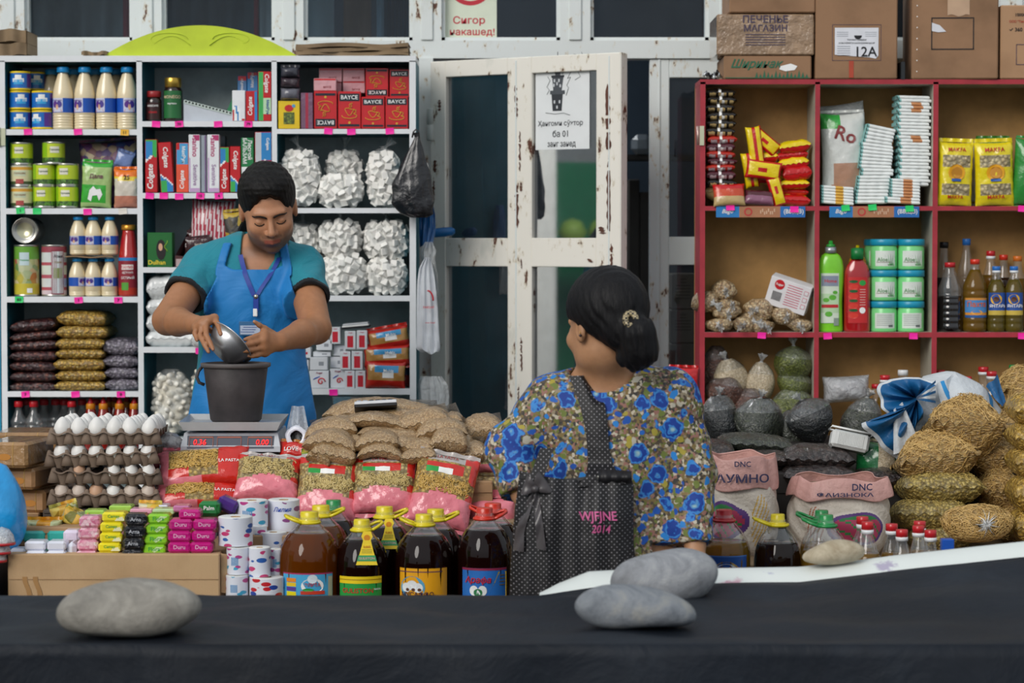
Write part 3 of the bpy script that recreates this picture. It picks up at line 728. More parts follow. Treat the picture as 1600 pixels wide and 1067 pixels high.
b=MB();b.box((0,0,.125),(.9,.86,.25),WOOD,bev=.01);solo('pallet',b,'wooden pallet under the tarpaulin-covered pile','pallet',(-5.95,4.60,0))
for i in range(5):
 b=MB();b.lathe([(.001,-.09),(.06,-.07),(.095,0),(.06,.07),(.001,.09)],K('#8fb04a',.5),20);solo('melon',b,f'green melon on the street table, {["nearest the pillar", "second from the pillar", "middle one", "fourth from the pillar", "farthest from the pillar"][i]}','melon',(-7.0,4.75-i*.21,1.72),group='melons on the street table')
b=MB();b.box((0,0,1.6),(.5,1.3,.04),WOOD);[b.box((i*.2,j*.58,.8),(.05,.05,1.58),WOOD)for i in(-1,1)for j in(-1,1)];solo('street_table',b,'high wooden melon stand by the green street wall','table',(-7.0,4.3,0))
ld=bpy.data.lights.new('street_fill_light','AREA');ld.energy=190;ld.size=1.6;ld.color=(1,.97,.92);lo=bpy.data.objects.new('street_fill_light',ld);COL.objects.link(lo);lo.location=(-3.4,5.2,4.2);lo.rotation_euler=Vector((-2.8,-.1,-2.2)).to_track_quat('-Z','Y').to_euler()  # added fill light brightening the pillar and wall mirrored in the door
# ================================================================ goods builders
def X(px,Y,py=400):return W(px,py,Y).x
def Z(py,Y):return W(800,py,Y).z
def zbase(py,Y):
 return Z(py,LY)if LY<=Y<LY+.28 else Z(py,RY)if RY-.02<=Y<RY+.21 else Z(py,Y)
def cyl(r,zc=0):
 return lambda x,y:(r*math.sin(x/r),-r*math.cos(x/r),zc+y)
def flat(y=-.001,cx=0,cz=0,rot=0):
 c,s=math.cos(R(rot)),math.sin(R(rot))
 return lambda x,z:(cx+x*c-z*s,y,cz+x*s+z*c)
WT=K('#f6f6f4',.4,var=.02);BK=K('#16161a',.4);RD_=K('#c9202b',.35);BL=K('#1f55b5',.35);GR=K('#2e9e46',.35);YL=K('#f1d21f',.35)
STEEL=K('#c4c2ba',.28,.9);GOLDM=K('#c9a64a',.3,.85)
def can(r,h,body,rim,bands=(),texts=(),name='food_can',label='',cat='can',loc=(0,0,0),rot=(0,0,0),group=None,patch=()):
 t=thing(name,label,cat,loc,rot,group)
 b=MB();b.lathe([(r*.9,.0015),(r,0),(r*1.02,.0015),(r*1.02,.004),(r,.006),(r,h-.006),(r*1.02,h-.004),(r*1.02,h-.001),(r*.96,h),(r*.93,h-.003),(0.0001,h-.003)],rim,28);b.build('can_body',t)
 b=MB();zz=[.0065]+[z for z in bands and[q[0]*h for q in bands]]+[h-.0065]
 ms=[body]+[q[1]for q in bands]
 rr=r*1.006
 b.lathe([(rr,z)for z in zz],ms,28,cap0=False,cap1=False)
 for(a,za,zb,mt,wd)in patch:
  b.lathe([(rr+.0004,za*h),(rr+.0004,zb*h)],mt,8,cap0=False,cap1=False,a0=-90+a-wd/2,a1=-90+a+wd/2)
 for body_,zf,hh,mt,a in texts:
  b.text(body_,mt,lambda x,y:((rr+.001)*math.sin(x/rr+R(a)),-(rr+.001)*math.cos(x/rr+R(a)),zf*h+y),height=hh)
 b.build('label',t)
 return t
def pil_fn(w,h,t,seed=0,wr=.10,p=2.4,pinch=.05,q=.5):
 rs=random.Random(seed);ph=[rs.uniform(0,6.28)for _ in range(8)]
 def f(u,v,side):
  a=abs(2*u-1);c=abs(2*v-1)
  th=(max(0,1-a**p)**q)*(max(0,1-c**p)**q)
  n=math.sin(u*9+ph[0]+v*4)*math.sin(v*8+ph[1])+.6*math.sin(u*19+ph[2]-v*7)*math.sin(v*17+ph[3])+.35*math.sin(u*37+v*29+ph[4])
  y=side*(t/2*th*(1+wr*n)+.0006)
  x=(u-.5)*w*(1-pinch*math.sin(math.pi*v)*(a**2));z=(v-.5)*h*(1-pinch*math.sin(math.pi*u)*(c**2))
  cr=max(a,c)**6*.05*t
  y+=cr*math.sin(u*40+v*33+ph[5])
  return Vector((x,y,z))
 return f
def pillow(b,w,h,t,mat,nu=20,nv=14,T=None,seed=0,fin=0,back=None,**kw):
 """closed pillow: width x, height z, thickness y; front is -y; returns the front surface function"""
 f=pil_fn(w,h,t,seed,**kw)
 tt=(lambda P:T@P)if T is not None else(lambda P:P)
 ez=lambda s:.5-.5*math.cos(math.pi*s)
 b.grid(lambda u,v:tt(f(ez(u),ez(v),-1)),nu,nv,(lambda u,v:mat(ez(u),ez(v)))if(callable(mat)and not isinstance(mat,bpy.types.Material))else mat)
 mb_=back if back is not None else mat
 b.grid(lambda u,v:tt(f(ez(1-u),ez(v),1)),nu,nv,(lambda u,v:mb_(ez(1-u),ez(v)))if(callable(mb_)and not isinstance(mb_,bpy.types.Material))else mb_)
 if fin:
  fm=mat(.5,.01)if(callable(mat)and not isinstance(mat,bpy.types.Material))else mat
  for e,s_ in((0,-1),(1,1)):
   m2=mat(.5,.99 if e else.01)if(callable(mat)and not isinstance(mat,bpy.types.Material))else mat
   b.grid(lambda u,v:tt(Vector(((u-.5)*w*.97,.004*math.sin(u*22+seed)*v,(e-.5)*h+s_*v*fin))),nu,2,m2)
 def surf(x,z,off=.0015):
  u=x/w+.5;v=z/h+.5;q=f(min(max(u,.01),.99),min(max(v,.01),.99),-1);return tt(Vector((x,q.y-off,z)))
 return surf
def arcs(b,f,n,L,r,mat,seed=0,side=(-1,),bend=1.0,lo=.08,hi=.92,sd=3):
 """short curved pasta pieces lying on the surface f(u, v, side)"""
 rs=random.Random(seed)
 for i in range(n):
  s=rs.choice(side);u,v=rs.uniform(lo,hi),rs.uniform(lo,hi)
  p=f(u,v,s);e=.01
  du=f(u+e,v,s)-p;dv=f(u,v+e,s)-p;nn=du.cross(dv).normalized()
  if nn.dot(Vector((0,s,0)))<0:nn=-nn
  a=rs.uniform(0,6.28);t1=(du.normalized()*math.cos(a)+dv.normalized()*math.sin(a)).normalized();t2=nn.cross(t1)
  cv=rs.uniform(.4,1)*bend*rs.choice((-1,1));pts=[]
  for k in range(5):
   q=(k/4-.5)*L
   pts.append(p+t1*q+t2*cv*(L*.25-q*q/L)+nn*(r*rs.uniform(.2,1.1)))
  b.tube(pts,r,mat,sd,cap=False)
def blob(b,r,h,mat,seed=0,seg=28,n=18,squash=1.0,lump=.08,top=.35,T=None):
 """soft sack standing on its base, gathered at the top; returns surface function"""
 rs=random.Random(seed);ph=[rs.uniform(0,6.28)for _ in range(6)]
 def f(u,v):
  a=u*6.2832;z=v*h
  pr=(math.sin(math.pi*min(1,(v*.9+.07))**.8)**.55)if v<1 else 0
  pr=max(pr,0.0)*(1-.15*v)
  g=1+lump*(math.sin(2*a+ph[0]+v*3)+.7*math.sin(3*a+ph[1]-v*5)+.5*math.sin(5*a+ph[2]+v*9))+.03*math.sin(14*a+ph[3])*v
  P=Vector((math.cos(a)*r*pr*g,math.sin(a)*r*pr*g*squash,z));return T@P if T is not None else P
 b.grid(f,seg,n,mat,closed_u=True)
 return f
def knot(b,p,mat,s=.02,seed=0,T=None,dr=(0,0,1)):
 """gathered, tied mouth of a plastic bag"""
 rs=random.Random(seed);d=Vector(dr).normalized();a=d.cross(Vector((.3,1,.2))).normalized();c=d.cross(a)
 def f(u,v):
  an=u*6.2832;rr=s*(.75-2.0*v if v<.3 else.15+1.1*(v-.3)**1.2);rr*=1+.35*math.sin(5*an+seed)+.2*math.sin(9*an)
  q=Vector(p)+d*(v*s*2.6)+a*(math.cos(an)*rr)+c*(math.sin(an)*rr*.55);return T@q if T is not None else q
 b.grid(f,22,8,mat,closed_u=True)
def carton(name,label,cat,x0,y0,x1,y1,Y,d,mat,front=None,nu=8,nv=16,texts=(),rot=0,group=None,gap=.4,yaw=0,bev=.0015,shapes=None,topm=None):
 k=S(Y);a=W(x0,y0,Y);c=W(x1,y1,Y);c.z=zbase(y1,Y);w=c.x-a.x-gap/k;h=a.z-c.z-gap/k*.5
 b=MB();fc={'top':topm}if topm is not None else None
 b.box((0,d/2,h/2),(w,d,h),mat,bev=bev,faces=fc)
 if front:b.grid(lambda u,v:((u-.5)*(w-2*bev),-.0004,v*(h-2*bev)+bev),nu,nv,front,smooth=False)
 if shapes:shapes(b,w,h)
 for tx in texts:
  body,u,v,sz,mt,rt=tx[:6];sh=tx[6]if len(tx)>6 else 0
  cx,cz=u*w,(v+.5)*h
  kw={'height':abs(sz)/k}if sz>0 else{'width':abs(sz)/k}
  b.text(body,mt,flat(-.0012,cx,cz,rt),shear=sh,bold=.02,**kw)
 return solo(name,b,label,cat,((a.x+c.x)/2,Y,c.z),(0,rot,yaw),group)
# ================================================================ left unit, column 1
MILKB=K('#1f6fc4',.3,coat=.3);MILKP=K('#5a2f8f',.35);LBL=K('#3aa6e0',.35);CREAM=K('#ead9b4',.25,coat=.8,var=.03);CAPB=K('#1c95dd',.35)
zr=Z(202,LY)
def milk_can(px,py_bot,Y,a,where):
 r=16.3/S(LY);h=29.5/S(LY)
 t=can(r,h,MILKB,YL,name='milk_can',label='blue condensed milk can with yellow rims, '+where,loc=(X(px,Y),Y+r,Z(py_bot,Y)),rot=(0,0,a),group='condensed milk cans',patch=[(0,.42,.62,WT,64),(0,.62,.8,WT,36),(0,.3,.55,LBL,52),(75,.15,.85,MILKP,50)])
 b=MB();b.text('milk',RD_,cyl(r*1.012,h*.70),height=h*.1);b.text('СГУЩЕНКА',WT,cyl(r*1.016,h*.43),height=h*.08);b.build('lettering',t)
yb=LY+.012
for px,pb,a,wh in[(30,201.5,8,'bottom of the corner stack'),(30,170.8,18,'middle of the corner stack'),(30.5,140.5,0,'topmost of the corner stack'),(65,201.5,-30,'bottom of the stack beside the tall bottles'),(65,171,6,'top of the stack beside the tall bottles')]:
 milk_can(px,pb,yb,a,wh)
milk_can(53,141,LY+.10,25,'in shadow behind the corner stack')
def mayo(h,r,name,label,loc,group,blue_off,scale_ribs=True,a=0):
 t=thing(name,label,'bottle',loc,(0,0,a),group)
 pr=[(r*.86,0),(r*.98,.004)]
 ribs=5 if scale_ribs else 2
 for i in range(ribs):
  z=.006+i*h*.042;pr+=[(r,z),(r,z+h*.022),(r*.955,z+h*.032)]
 zt=pr[-1][1]
 pr+=[(r,zt+h*.012),(r,h*.52),(r*.985,h*.57),(r*.9,h*.66),(r*.74,h*.76),(r*.58,h*.84),(r*.47,h*.89)]
 b=MB();b.lathe(pr,CREAM,28,cap1=False);b.build('bottle_body',t)
 b=MB();b.lathe([(r*.49,h*.885),(r*.45,h*.905),(r*.44,h*.93)],PET(),22,cap0=False,cap1=False);b.lathe([(r*.40,h*.87),(r*.38,h*.915)],CREAM,16,cap0=False);b.build('neck',t)
 b=MB();b.lathe([(r*.57,h*.915),(r*.59,h*.92),(r*.59,h*.985),(r*.54,h)],CAPB,28,flut=lambda a_,r_,z_:r_*(1+.012*math.sin(a_*40)));b.build('cap',t)
 b=MB();rl=r*1.012;z0,z1=h*.27,h*.50
 b.lathe([(rl,z0),(rl,z1)],BL,28,cap0=False,cap1=False)
 b.lathe([(rl+.0004,z0+h*.01),(rl+.0004,z1)],K('#cfd0e6',.35),10,cap0=False,cap1=False,a0=-90+blue_off-42,a1=-90+blue_off+22)
 A=lambda q:(lambda x,y:((rl+.001)*math.sin(x/rl+R(blue_off-10)),-(rl+.001)*math.cos(x/rl+R(blue_off-10)),q+y))
 b.text('майонез',MILKP,A(z1-h*.035),width=r*.95)
 for dx,c in((-.22,'#5c2d8a'),(.24,'#43308f')):
  fa=A(h*.40);b.add([fa(dx*r+r*.26*math.cos(q*6.283/10),h*.055*math.sin(q*6.283/10))for q in range(10)],[tuple(range(10))],K(c,.4),False)
 fa=A(h*.36)
 b.add([fa(r*.13*math.cos(q*6.283/10),h*.05*math.sin(q*6.283/10))for q in range(10)],[tuple(range(10))],K('#e9b98c',.4),False)
 fa=A(z0+h*.03);b.add([fa(x,y)for x,y in((-r*.5,-h*.02),(r*.5,-h*.02),(r*.4,h*.015),(-r*.4,h*.015))],[(0,1,2,3)],K('#d0463c',.4),False)
 b.build('label',t);return t
G='tall mayonnaise bottles on the top shelf'
ft=None
for i,(px,off)in enumerate([(100.5,-14),(134,-22),(168,-22),(200.5,30)]):
 mayo(98/S(LY),16.4/S(LY),'mayonnaise_bottle',f'tall cream mayonnaise bottle with blue cap, {lr(i, 4)} in the front row',(X(px,LY+.045),LY+.045,zr),G,off)
for i,px in enumerate([82,118,151,184]):
 mayo(98/S(LY),16.4/S(LY),'mayonnaise_bottle',f'tall cream mayonnaise bottle with blue cap, {lr(i, 4)} in the shaded back row',(X(px,LY+.15),LY+.15,zr),G,0)
PEAY=K('#c6d92e',.3,coat=.3);PEAG=K('#8fc21f',.3,coat=.3);PEAD=K('#2c4f1e',.4);PEAW=K('#e9e6d4',.35)
def speck(key,a,b_,c,sc):
 return grain(key,[a,b_,c],sc,bump=.05,film=.5,gap=.1)
PEAS=speck('pea_print','#20401a','#5f9a2a','#16300f',160)
def pea_can(px,pb,Y,st,where,look):
 r=17.6/S(LY);h=35.5/S(LY)
 if st==0:return can(r,h,PEAS,STEEL,bands=[(.30,PEAY)],name='pea_can',label=f'{look} {where}',loc=(X(px,Y),Y+r,Z(pb,Y)),rot=(0,0,random.uniform(-25,25)),group='pea cans on the second shelf',patch=[(0,.5,.78,PEAW,45),(-60,.32,.95,PEAG,40)],texts=[('Горошек',.64,h*.10,PEAD,0)])
 return can(r,h,K('#4a5a32',.35),STEEL,bands=[(.22,K('#e4dcae',.35)),(.72,K('#e0a53a',.35)),(.85,K('#d9d9c0',.35))],name='pea_can',label=f'{look} {where}',loc=(X(px,Y),Y+r,Z(pb,Y)),group='pea cans on the second shelf',patch=[(0,.12,.32,K('#b04a48',.4),40),(0,.45,.68,K('#cfd6b8',.4),60)],texts=[('горошек',.56,h*.10,K('#8a5a20',.4),0)])
zf=325
for px,pb,st,wh,lk in[(31.5,324.8,1,'bottom of the corner stack','orange and cream vegetable can'),(31.5,291,1,'middle of the corner stack','beige-labelled vegetable can'),(31.5,257.5,0,'topmost of the corner stack','yellow-green pea can'),(67,324.8,0,'bottom of the middle stack','yellow-green pea can'),(67,290.5,0,'upper of the middle stack','yellow-green pea can'),(103,324.8,0,'bottom of the stack next to the foil bags','yellow-green pea can'),(103,290.5,0,'upper of the stack next to the foil bags','yellow-green pea can'),(82,256.5,0,'resting across the two front stacks','yellow-green pea can')]:
 pea_can(px,pb,yb,st,wh,lk)
pea_can(57,291,LY+.12,0,'in the gap behind the stacks','dim green pea can')
def bagthing(name,label,cat,x0,y0,x1,y1,Y,t,mat,seed=0,rot=0,tilt=0,fin=.008,texts=(),group=None,nu=22,nv=24,yaw=0,extra=None,**kw):
 k=S(Y);a,c=W(x0,y0,Y),W(x1,y1,Y);w,h=c.x-a.x,a.z-c.z
 b=MB();s=pillow(b,w,h,t,mat,nu,nv,seed=seed,fin=fin,**kw)
 for tx in texts:
  body,u,v,sz,mt,rt=tx[:6]
  cc,ss=math.cos(R(rt)),math.sin(R(rt))
  b.text(body,mt,lambda x,y:s(u*w+x*cc-y*ss,v*h+x*ss+y*cc,.002),bold=.02,**({'height':sz/k}if sz>0 else{'width':-sz/k}))
 if extra:extra(b,s,w,h)
 return solo(name,b,label,cat,((a.x+c.x)/2,Y,(a.z+c.z)/2),(tilt,rot,yaw),group)
PUR=KF('#5d2a6e');PURM=grain('sweet_print',['#5b2a6b','#8b4b86','#d6c49a','#7a2f4f','#3c5aa0','#4b1f5c'],42,bump=.1,film=1,gap=.2)
bagthing('sweets_bag','purple foil bag of wrapped sweets behind the green milk powder pack','bag',126,220,219,322,LY+.12,.07,lambda u,v:PURM if v>.28 else PUR,seed=3,rot=-4)
bagthing('sweets_bag','small pale blue wrapped packet lying on the purple foil bag','packet',180,238,208,262,LY+.07,.015,KF('#7d93c9'),seed=5,rot=18)
MG=KF('#3fae3c');ML=KF('#a9c77c')
bagthing('milk_powder_pack','green and pale green milk powder pack with a cow drawing','pack',127,253,176,325,LY+.04,.04,lambda u,v:MG if v>.88 else(ML if v>.52 or v<.12 or u>.85 else MG),seed=8,rot=3,wr=.05,q=.35,texts=[('Далв',0,.18,8,K('#6e2d4a',.4),0)],extra=lambda b,s,w,h:b.add([s(x*w,z*h-.003*0,.002)for x,z in((-.25,-.32),(-.2,-.12),(-.08,-.03),(.02,-.1),(.15,-.08),(.22,-.2),(.12,-.34),(.05,-.22),(-.1,-.24),(-.14,-.36))],[tuple(range(10))],WT,False))
bagthing('flour_mix_pack','clear and orange bag with number 25 and pink base','pack',178,264,219,325,LY+.03,.045,lambda u,v:KF('#f07a22')if v>.78+.1*abs(u-.5)else(KF('#e9cf3c')if v>.66+.2*abs(u-.5)else(KF('#dcd3c4')if v>.32 else KF('#c9836c'))),seed=9,texts=[('25',.02,.28,7,BK,0)])
def tin_mat(bands):pass
r=20/S(LY)
t=thing('pickle_tin','large tin lying on its side on the tall pickle tin','can',(X(37.5,LY),LY+.015,Z(360,LY)))
b=MB();T=TR(rot=(-90,0,0));b.lathe([(r*.60,.004),(r*.62,.002),(r*.8,.004),(r*.82,.001),(r*.93,.005),(r*.96,-.002),(r,-.002),(r,.13)],[K('#d3cfae',.3,.7)]+[STEEL]*6,36,T,cap0=True);b.build('can_body',t)
r2=19.5/S(LY);hh=81/S(LY)
PK=grain('pickle_print',['#7ba23c','#d8cf9a','#b8452f','#c6b23a','#5d8a3e','#e2dfb8'],45,bump=.05,film=.4,gap=.1)
can(r2,hh,K('#c9b83a',.35),STEEL,bands=[(.25,PK),(.72,K('#6ea83c',.35))],name='pickle_tin',label='tall tin with printed pickled vegetables standing in the corner',loc=(X(37.5,yb),yb+r2,Z(463.3,LY)),patch=[(0,.6,.85,K('#c8dce0',.35),45),(25,.07,.16,WT,25)],texts=[('Маринад',.70,hh*.04,GR,0)])
can(r2,hh,K('#d7c3c8',.35),STEEL,bands=[(.12,K('#b4525e',.4)),(.18,K('#d8dcda',.35)),(.35,K('#b85a68',.4)),(.42,K('#d5dccf',.35)),(.6,K('#b4525e',.4)),(.66,K('#d3d8d6',.35)),(.85,K('#9d4654',.4))],name='pickle_tin',label='tall tin with red and white printed panel beside the pickle tin',loc=(X(81,yb),yb+r2,Z(463.3,LY)),patch=[(28,.04,.9,K('#8c3444',.4),62),(28,.06,.87,K('#dbe2e4',.35),55),(28,.35,.55,K('#8f9a5a',.4),40)],texts=[('Азия',.78,hh*.06,BK,28),('Корея',.66,hh*.05,K('#9a7a3c',.4),28)])
G='short mayonnaise bottles on the third shelf';zz=Z(463.5,LY)
for i,px in enumerate([120.5,145.5,171]):mayo(60/S(LY),13/S(LY),'mayonnaise_bottle',f'short mayonnaise bottle with blue cap under the cardboard sheet, {lr(i, 3)}',(X(px,LY+.04),LY+.04,zz),G,[60,-8,10][i],False)
for i,px in enumerate([132,158]):mayo(60/S(LY),13/S(LY),'mayonnaise_bottle',f'short mayonnaise bottle in the shade behind the lower row, {["left", "right"][i]} one',(X(px,LY+.12),LY+.12,zz),G,60,False)
b=MB();b.grid(lambda u,v:((u-.5)*.155,v*.14,.002*math.sin(u*9)),12,3,cardboard());b.grid(lambda u,v:((u-.5)*.155,(1-v)*.14,-.003+.002*math.sin(u*9)),12,3,cardboard());b.grid(lambda u,v:((u-.5)*.155,0,-.003*v+.002*math.sin(u*9)),12,1,cardboard())
solo('cardboard_sheet',b,'thin brown cardboard sheet between the two tiers of short mayonnaise bottles','cardboard',(X(139,LY),LY+.004,zz+61.5/S(LY)+.003))
for i,px in enumerate([122.5,146,172]):mayo(60/S(LY),13.3/S(LY),'mayonnaise_bottle',f'short mayonnaise bottle with blue cap on top of the cardboard sheet, {lr(i, 3)}',(X(px,LY+.035),LY+.035,zz+63.5/S(LY)+.003),G,-10,False)
t=thing('ketchup_bottle','red glass ketchup bottle with gold cap and big label','bottle',(X(201.5,LY+.04),LY+.04,zz));k=1/S(LY);r=16.5*k
KET=K('#b51c17',.12,coat=1)
b=MB();b.lathe([(r*.9,0),(r,3*k),(r,60*k),(r*.93,66*k),(r*.72,90*k),(r*.6,100*k),(r*.6,106*k)],KET,28);b.build('bottle_body',t)
b=MB();b.lathe([(r*.68,104*k),(r*.7,105*k),(r*.7,111*k),(r*.6,112.5*k)],K('#c58a2e',.3,.6),28);b.build('cap',t)
b=MB();rl=r*1.01;b.lathe([(rl,3*k),(rl,14*k),(rl,56*k),(rl,61*k)],[K('#b8331f',.4),K('#8f2130',.4),K('#2f86c9',.35)],28,cap0=False,cap1=False)
b.lathe([(rl+.0003,10*k),(rl+.0003,22*k)],K('#58a33a',.4),8,cap0=False,cap1=False,a0=-125,a1=-85)
b.lathe([(rl+.0004,42*k),(rl+.0004,50*k)],K('#e8e0dc',.4),10,cap0=False,cap1=False,a0=-125,a1=-58)
b.text('ТАМИН',RD_,cyl(rl+.001,46*k),height=4.5*k);b.text('КЕТЧУП',WT,cyl(rl+.001,37.5*k),height=3.4*k);b.text('ОСТРЫЙ',WT,cyl(rl+.001,30*k),height=5*k)
b.build('label',t)
BEAND=grain('dark_beans',['#2c1016','#4a1c22','#3a141a','#5f2c2c','#8a5040'],95,film=1)
CHICK=grain('chickpeas',['#c99a35','#e2bd5c','#d3a845','#b58428','#e9cb7c'],118,film=.8)
GREYB=grain('grey_beans',['#7c7280','#a79fae','#8f8794','#6b6172','#b9b2bd'],100,film=1)
def flatbag(name,label,x0,y0,x1,y1,Y,d,mat,seed,rot=0,group=None,cat='bag',yaw=0,tilt=0):
 k=S(Y);a,c=W(x0,y0,Y),W(x1,y1,Y);c.z=zbase(y1,Y);w,h=c.x-a.x,a.z-c.z
 b=MB();pillow(b,w,d,h*1.06,mat,24,18,T=TR(rot=(-90,0,0)),seed=seed,wr=.07,p=4.5,pinch=.03,q=.42)
 return solo(name,b,label,cat,((a.x+c.x)/2,Y+d/2,(a.z+c.z)/2),(tilt,rot,yaw),group)
ys=[496,514,532,548,565,581,597,612]
for i in range(7):flatbag('bean_bag',f'clear bag of dark red beans, {tb(i, 7)} of its stack',13.5+(i<2),ys[i]+(4 if i<2 else 0),89-(i==0)*2,ys[i+1]+1+(4 if i<1 else 0),LY+.012,.2,BEAND,i,[-5,-5,-3,-1,1,0,0][i],'bags of dark beans')
ys=[488,510,529.5,546,561,579.5,596,611.5];xo=[(88,165),(87,168),(86,163),(86,163),(83,163),(86,165),(84,164)]
for i in range(7):flatbag('chickpea_bag',f'clear bag of yellow chickpeas, {tb(i, 7)} of its stack',xo[i][0],ys[i]-1,xo[i][1],ys[i+1]+1,LY+.006,.22,CHICK,20+i,[2,0,0,0,0,0,0][i],'bags of chickpeas')
ys=[531,556,575,592.5,611.5]
for i in range(4):flatbag('bean_bag',f'clear bag of mauve grey beans, {tb(i, 4)} of its stack',[160,161,163,163][i],ys[i]-1,216,ys[i+1]+1,LY+.02,.2,GREYB,40+i,[4,0,0,0][i],'bags of grey beans')
zz=Z(705,LY)
def soy(px,Y,label):
 k=1/S(LY);r=14*k;t=thing('soy_sauce_bottle',label,'bottle',(X(px,Y),Y,zz),group='soy sauce bottles on the lowest visible shelf')
 b=MB();b.lathe([(r*.9,0),(r,.004),(r,34*k),(r*.9,40*k),(r*.88,41*k),(r,43*k),(r*.97,47*k),(r*.6,56*k),(r*.4,62*k),(r*.36,70*k),(r*.40,70.5*k)],film('clear_glass',haze=.08,rough=.03,bs=10,bump=.05),24,cap1=False);b.build('bottle_body',t)
 b=MB();b.lathe([(r*.85,.004),(r*.93,.01),(r*.93,30*k),(0.001,30*k)],K('#2a0f0a',.15),20);b.build('sauce',t)
 b=MB();rl=r*1.01;b.lathe([(rl,12*k),(rl,24*k),(rl,33*k)],[K('#d8a22e',.4),K('#8f3c26',.4)],20,cap0=False,cap1=False);b.text('SOY',WT,cyl(rl+.001,28*k),height=4*k);b.build('label',t)
 b=MB();b.lathe([(r*.46,68.5*k),(r*.5,69*k),(r*.5,76*k),(r*.42,78*k)],RD_,20);b.build('cap',t)
for i,px in enumerate([27,51,110.5]):soy(px,LY+.035,f'clear soy sauce bottle with red cap, {lr(i, 3)} in the front row')
for i,px in enumerate([40,67,85,99,127,149]):soy(px,LY+.13,f'clear soy sauce bottle with red cap, {lr(i, 6)} in the back row')
HOT=K('#8c1c14',.1,coat=1)
def hot(px,Y,label,dz=0):
 k=1/S(LY);r=11.5*k;t=thing('hot_sauce_bottle',label,'bottle',(X(px,Y),Y,zz),group='hot sauce bottles on the lowest visible shelf')
 b=MB();b.lathe([(r*.9,0),(r,.004),(r,30*k),(r*.93,34*k),(r*.96,38*k),(r*.9,50*k),(r*.72,60*k),(r*.58,66*k),(r*.56,68*k)],HOT,24,flut=lambda a,r_,z:r_*(1+.02*math.cos(6*a)));b.build('bottle_body',t)
 b=MB();b.lathe([(r*.98,26*k),(r*.98,34.5*k)],K('#c33a1c',.4),20,cap0=False,cap1=False);b.build('label',t)
 b=MB();b.lathe([(r*.60,65*k),(r*.64,65.5*k),(r*.64,73*k),(r*.6,74*k)],K('#d9881f',.35),22,flut=lambda a,r_,z:r_*(1+.03*math.sin(a*20)));c=b.build('cap',t)
 b=MB();b.lathe([(r*.40,73*k),(r*.42,75*k),(r*.33,78*k),(r*.14,84*k),(r*.06,86*k)],K('#c31f2c',.35),16);b.build('nozzle',c)
for i,px in enumerate([140,160,185.5,208.5]):hot(px,LY+.035,f'red hot sauce bottle with pointed cap, {lr(i, 4)} in the front row')
for i,px in enumerate([169,178,197,216]):hot(min(px,213),LY+.14+.0*i,f'red hot sauce bottle with pointed cap, {lr(i, 4)} in the shaded back row')
# ================================================================ left unit, column 2
k=1/S(LY);zz=Z(189.8,LY)
def jar(px,r,h,lidm,lidh,glassm,labm,name,label,texts,octo=False):
 t=thing(name,label,'jar',(X(px,LY+.04),LY+.04,zz));
 fl=(lambda a,r_,z:r_*(1+.03*abs(math.cos(2*a))))if octo else None
 b=MB();b.lathe([(r*.9,0),(r,.004),(r,h*.62),(r*.98,h*.70),(r*.8,h*.78),(r*.74,h*.8),(r*.74,h*.9)],glassm,28,flut=fl);b.build('jar_body',t)
 b=MB();b.lathe([(r*.86,h-lidh),(r*.9,h-lidh+.001),(r*.9,h-.002),(r*.84,h)],lidm,28,flut=lambda a,r_,z:r_*(1+.01*math.sin(40*a)));b.build('lid',t)
 b=MB();rl=r*1.04
 b.lathe([(rl,h*.08),(rl,h*(.62 if not octo else.7))],labm,16,cap0=False,cap1=False,a0=-155,a1=-25)
 for body,v,hh,mt in texts:b.text(body,mt,cyl(rl+.001,v*h),height=hh*k)
 b.build('label',t)
COF=K('#2a1712',.12,coat=.8)
jar(242,12.5*k,48*k,K('#a3272b',.4),9.5*k,COF,K('#3b1d1c',.3),'coffee_jar','small coffee jar with red lid on the second column top shelf',[('NESCAFE',.52,3.2,WT),('classic',.32,4,RD_)])
jar(272,14.5*k,69*k,GOLDM,15*k,COF,K('#2a6e3c',.3),'coffee_jar','tall coffee jar with gold lid and green label',[('MONEGO',.56,5,K('#d8c2a0',.4)),('espresso',.40,3,WT)],True)
b=MB();w,h=76*k,34*k
b.add([(0,0,0),(w,0,0),(w,0,h*.42),(0,0,h),(0,.12,0),(w,.12,0),(w,.12,h*.42),(0,.12,h)],[(0,1,2,3),(5,4,7,6),(3,2,6,7),(1,5,6,2),(4,0,3,7),(0,4,5,1)],K('#c3c9d2',.45),False)
ang=math.atan2(h*.58,w)
for i in range(14):b.box((w*(.05+i*.07),-.001,h*(1-.05*.58-.58*.07*i)-.003),(.006,.002,.005),K('#7f898c',.5)if i%3 else BK)
b.box((w/2,-.0005,h*.71-.004),(w/math.cos(ang)*.98,.003,.012),K('#b9c6c0',.5),TR()@Matrix.Translation((w/2,0,h*.71))@Matrix.Rotation(ang,4,'Y')@Matrix.Translation((-w/2,0,-h*.71)))
solo('booklet',b,'white folded booklet with punched edge leaning beside the coffee jars','booklet',(X(287,LY),LY+.02,zz))
b=MB();b.add([(0,0,0),(22*k,0,0),(14*k,0,33*k),(0,.02,0),(22*k,.02,0),(14*k,.02,33*k)],[(0,1,2),(5,4,3),(0,3,4,1),(1,4,5,2),(2,5,3,0)],K('#2f8f5a',.5),False)
solo('folded_card',b,'green card corner standing behind the booklet and toothpaste','card',(X(352,LY+.15),LY+.15,zz+12*k))
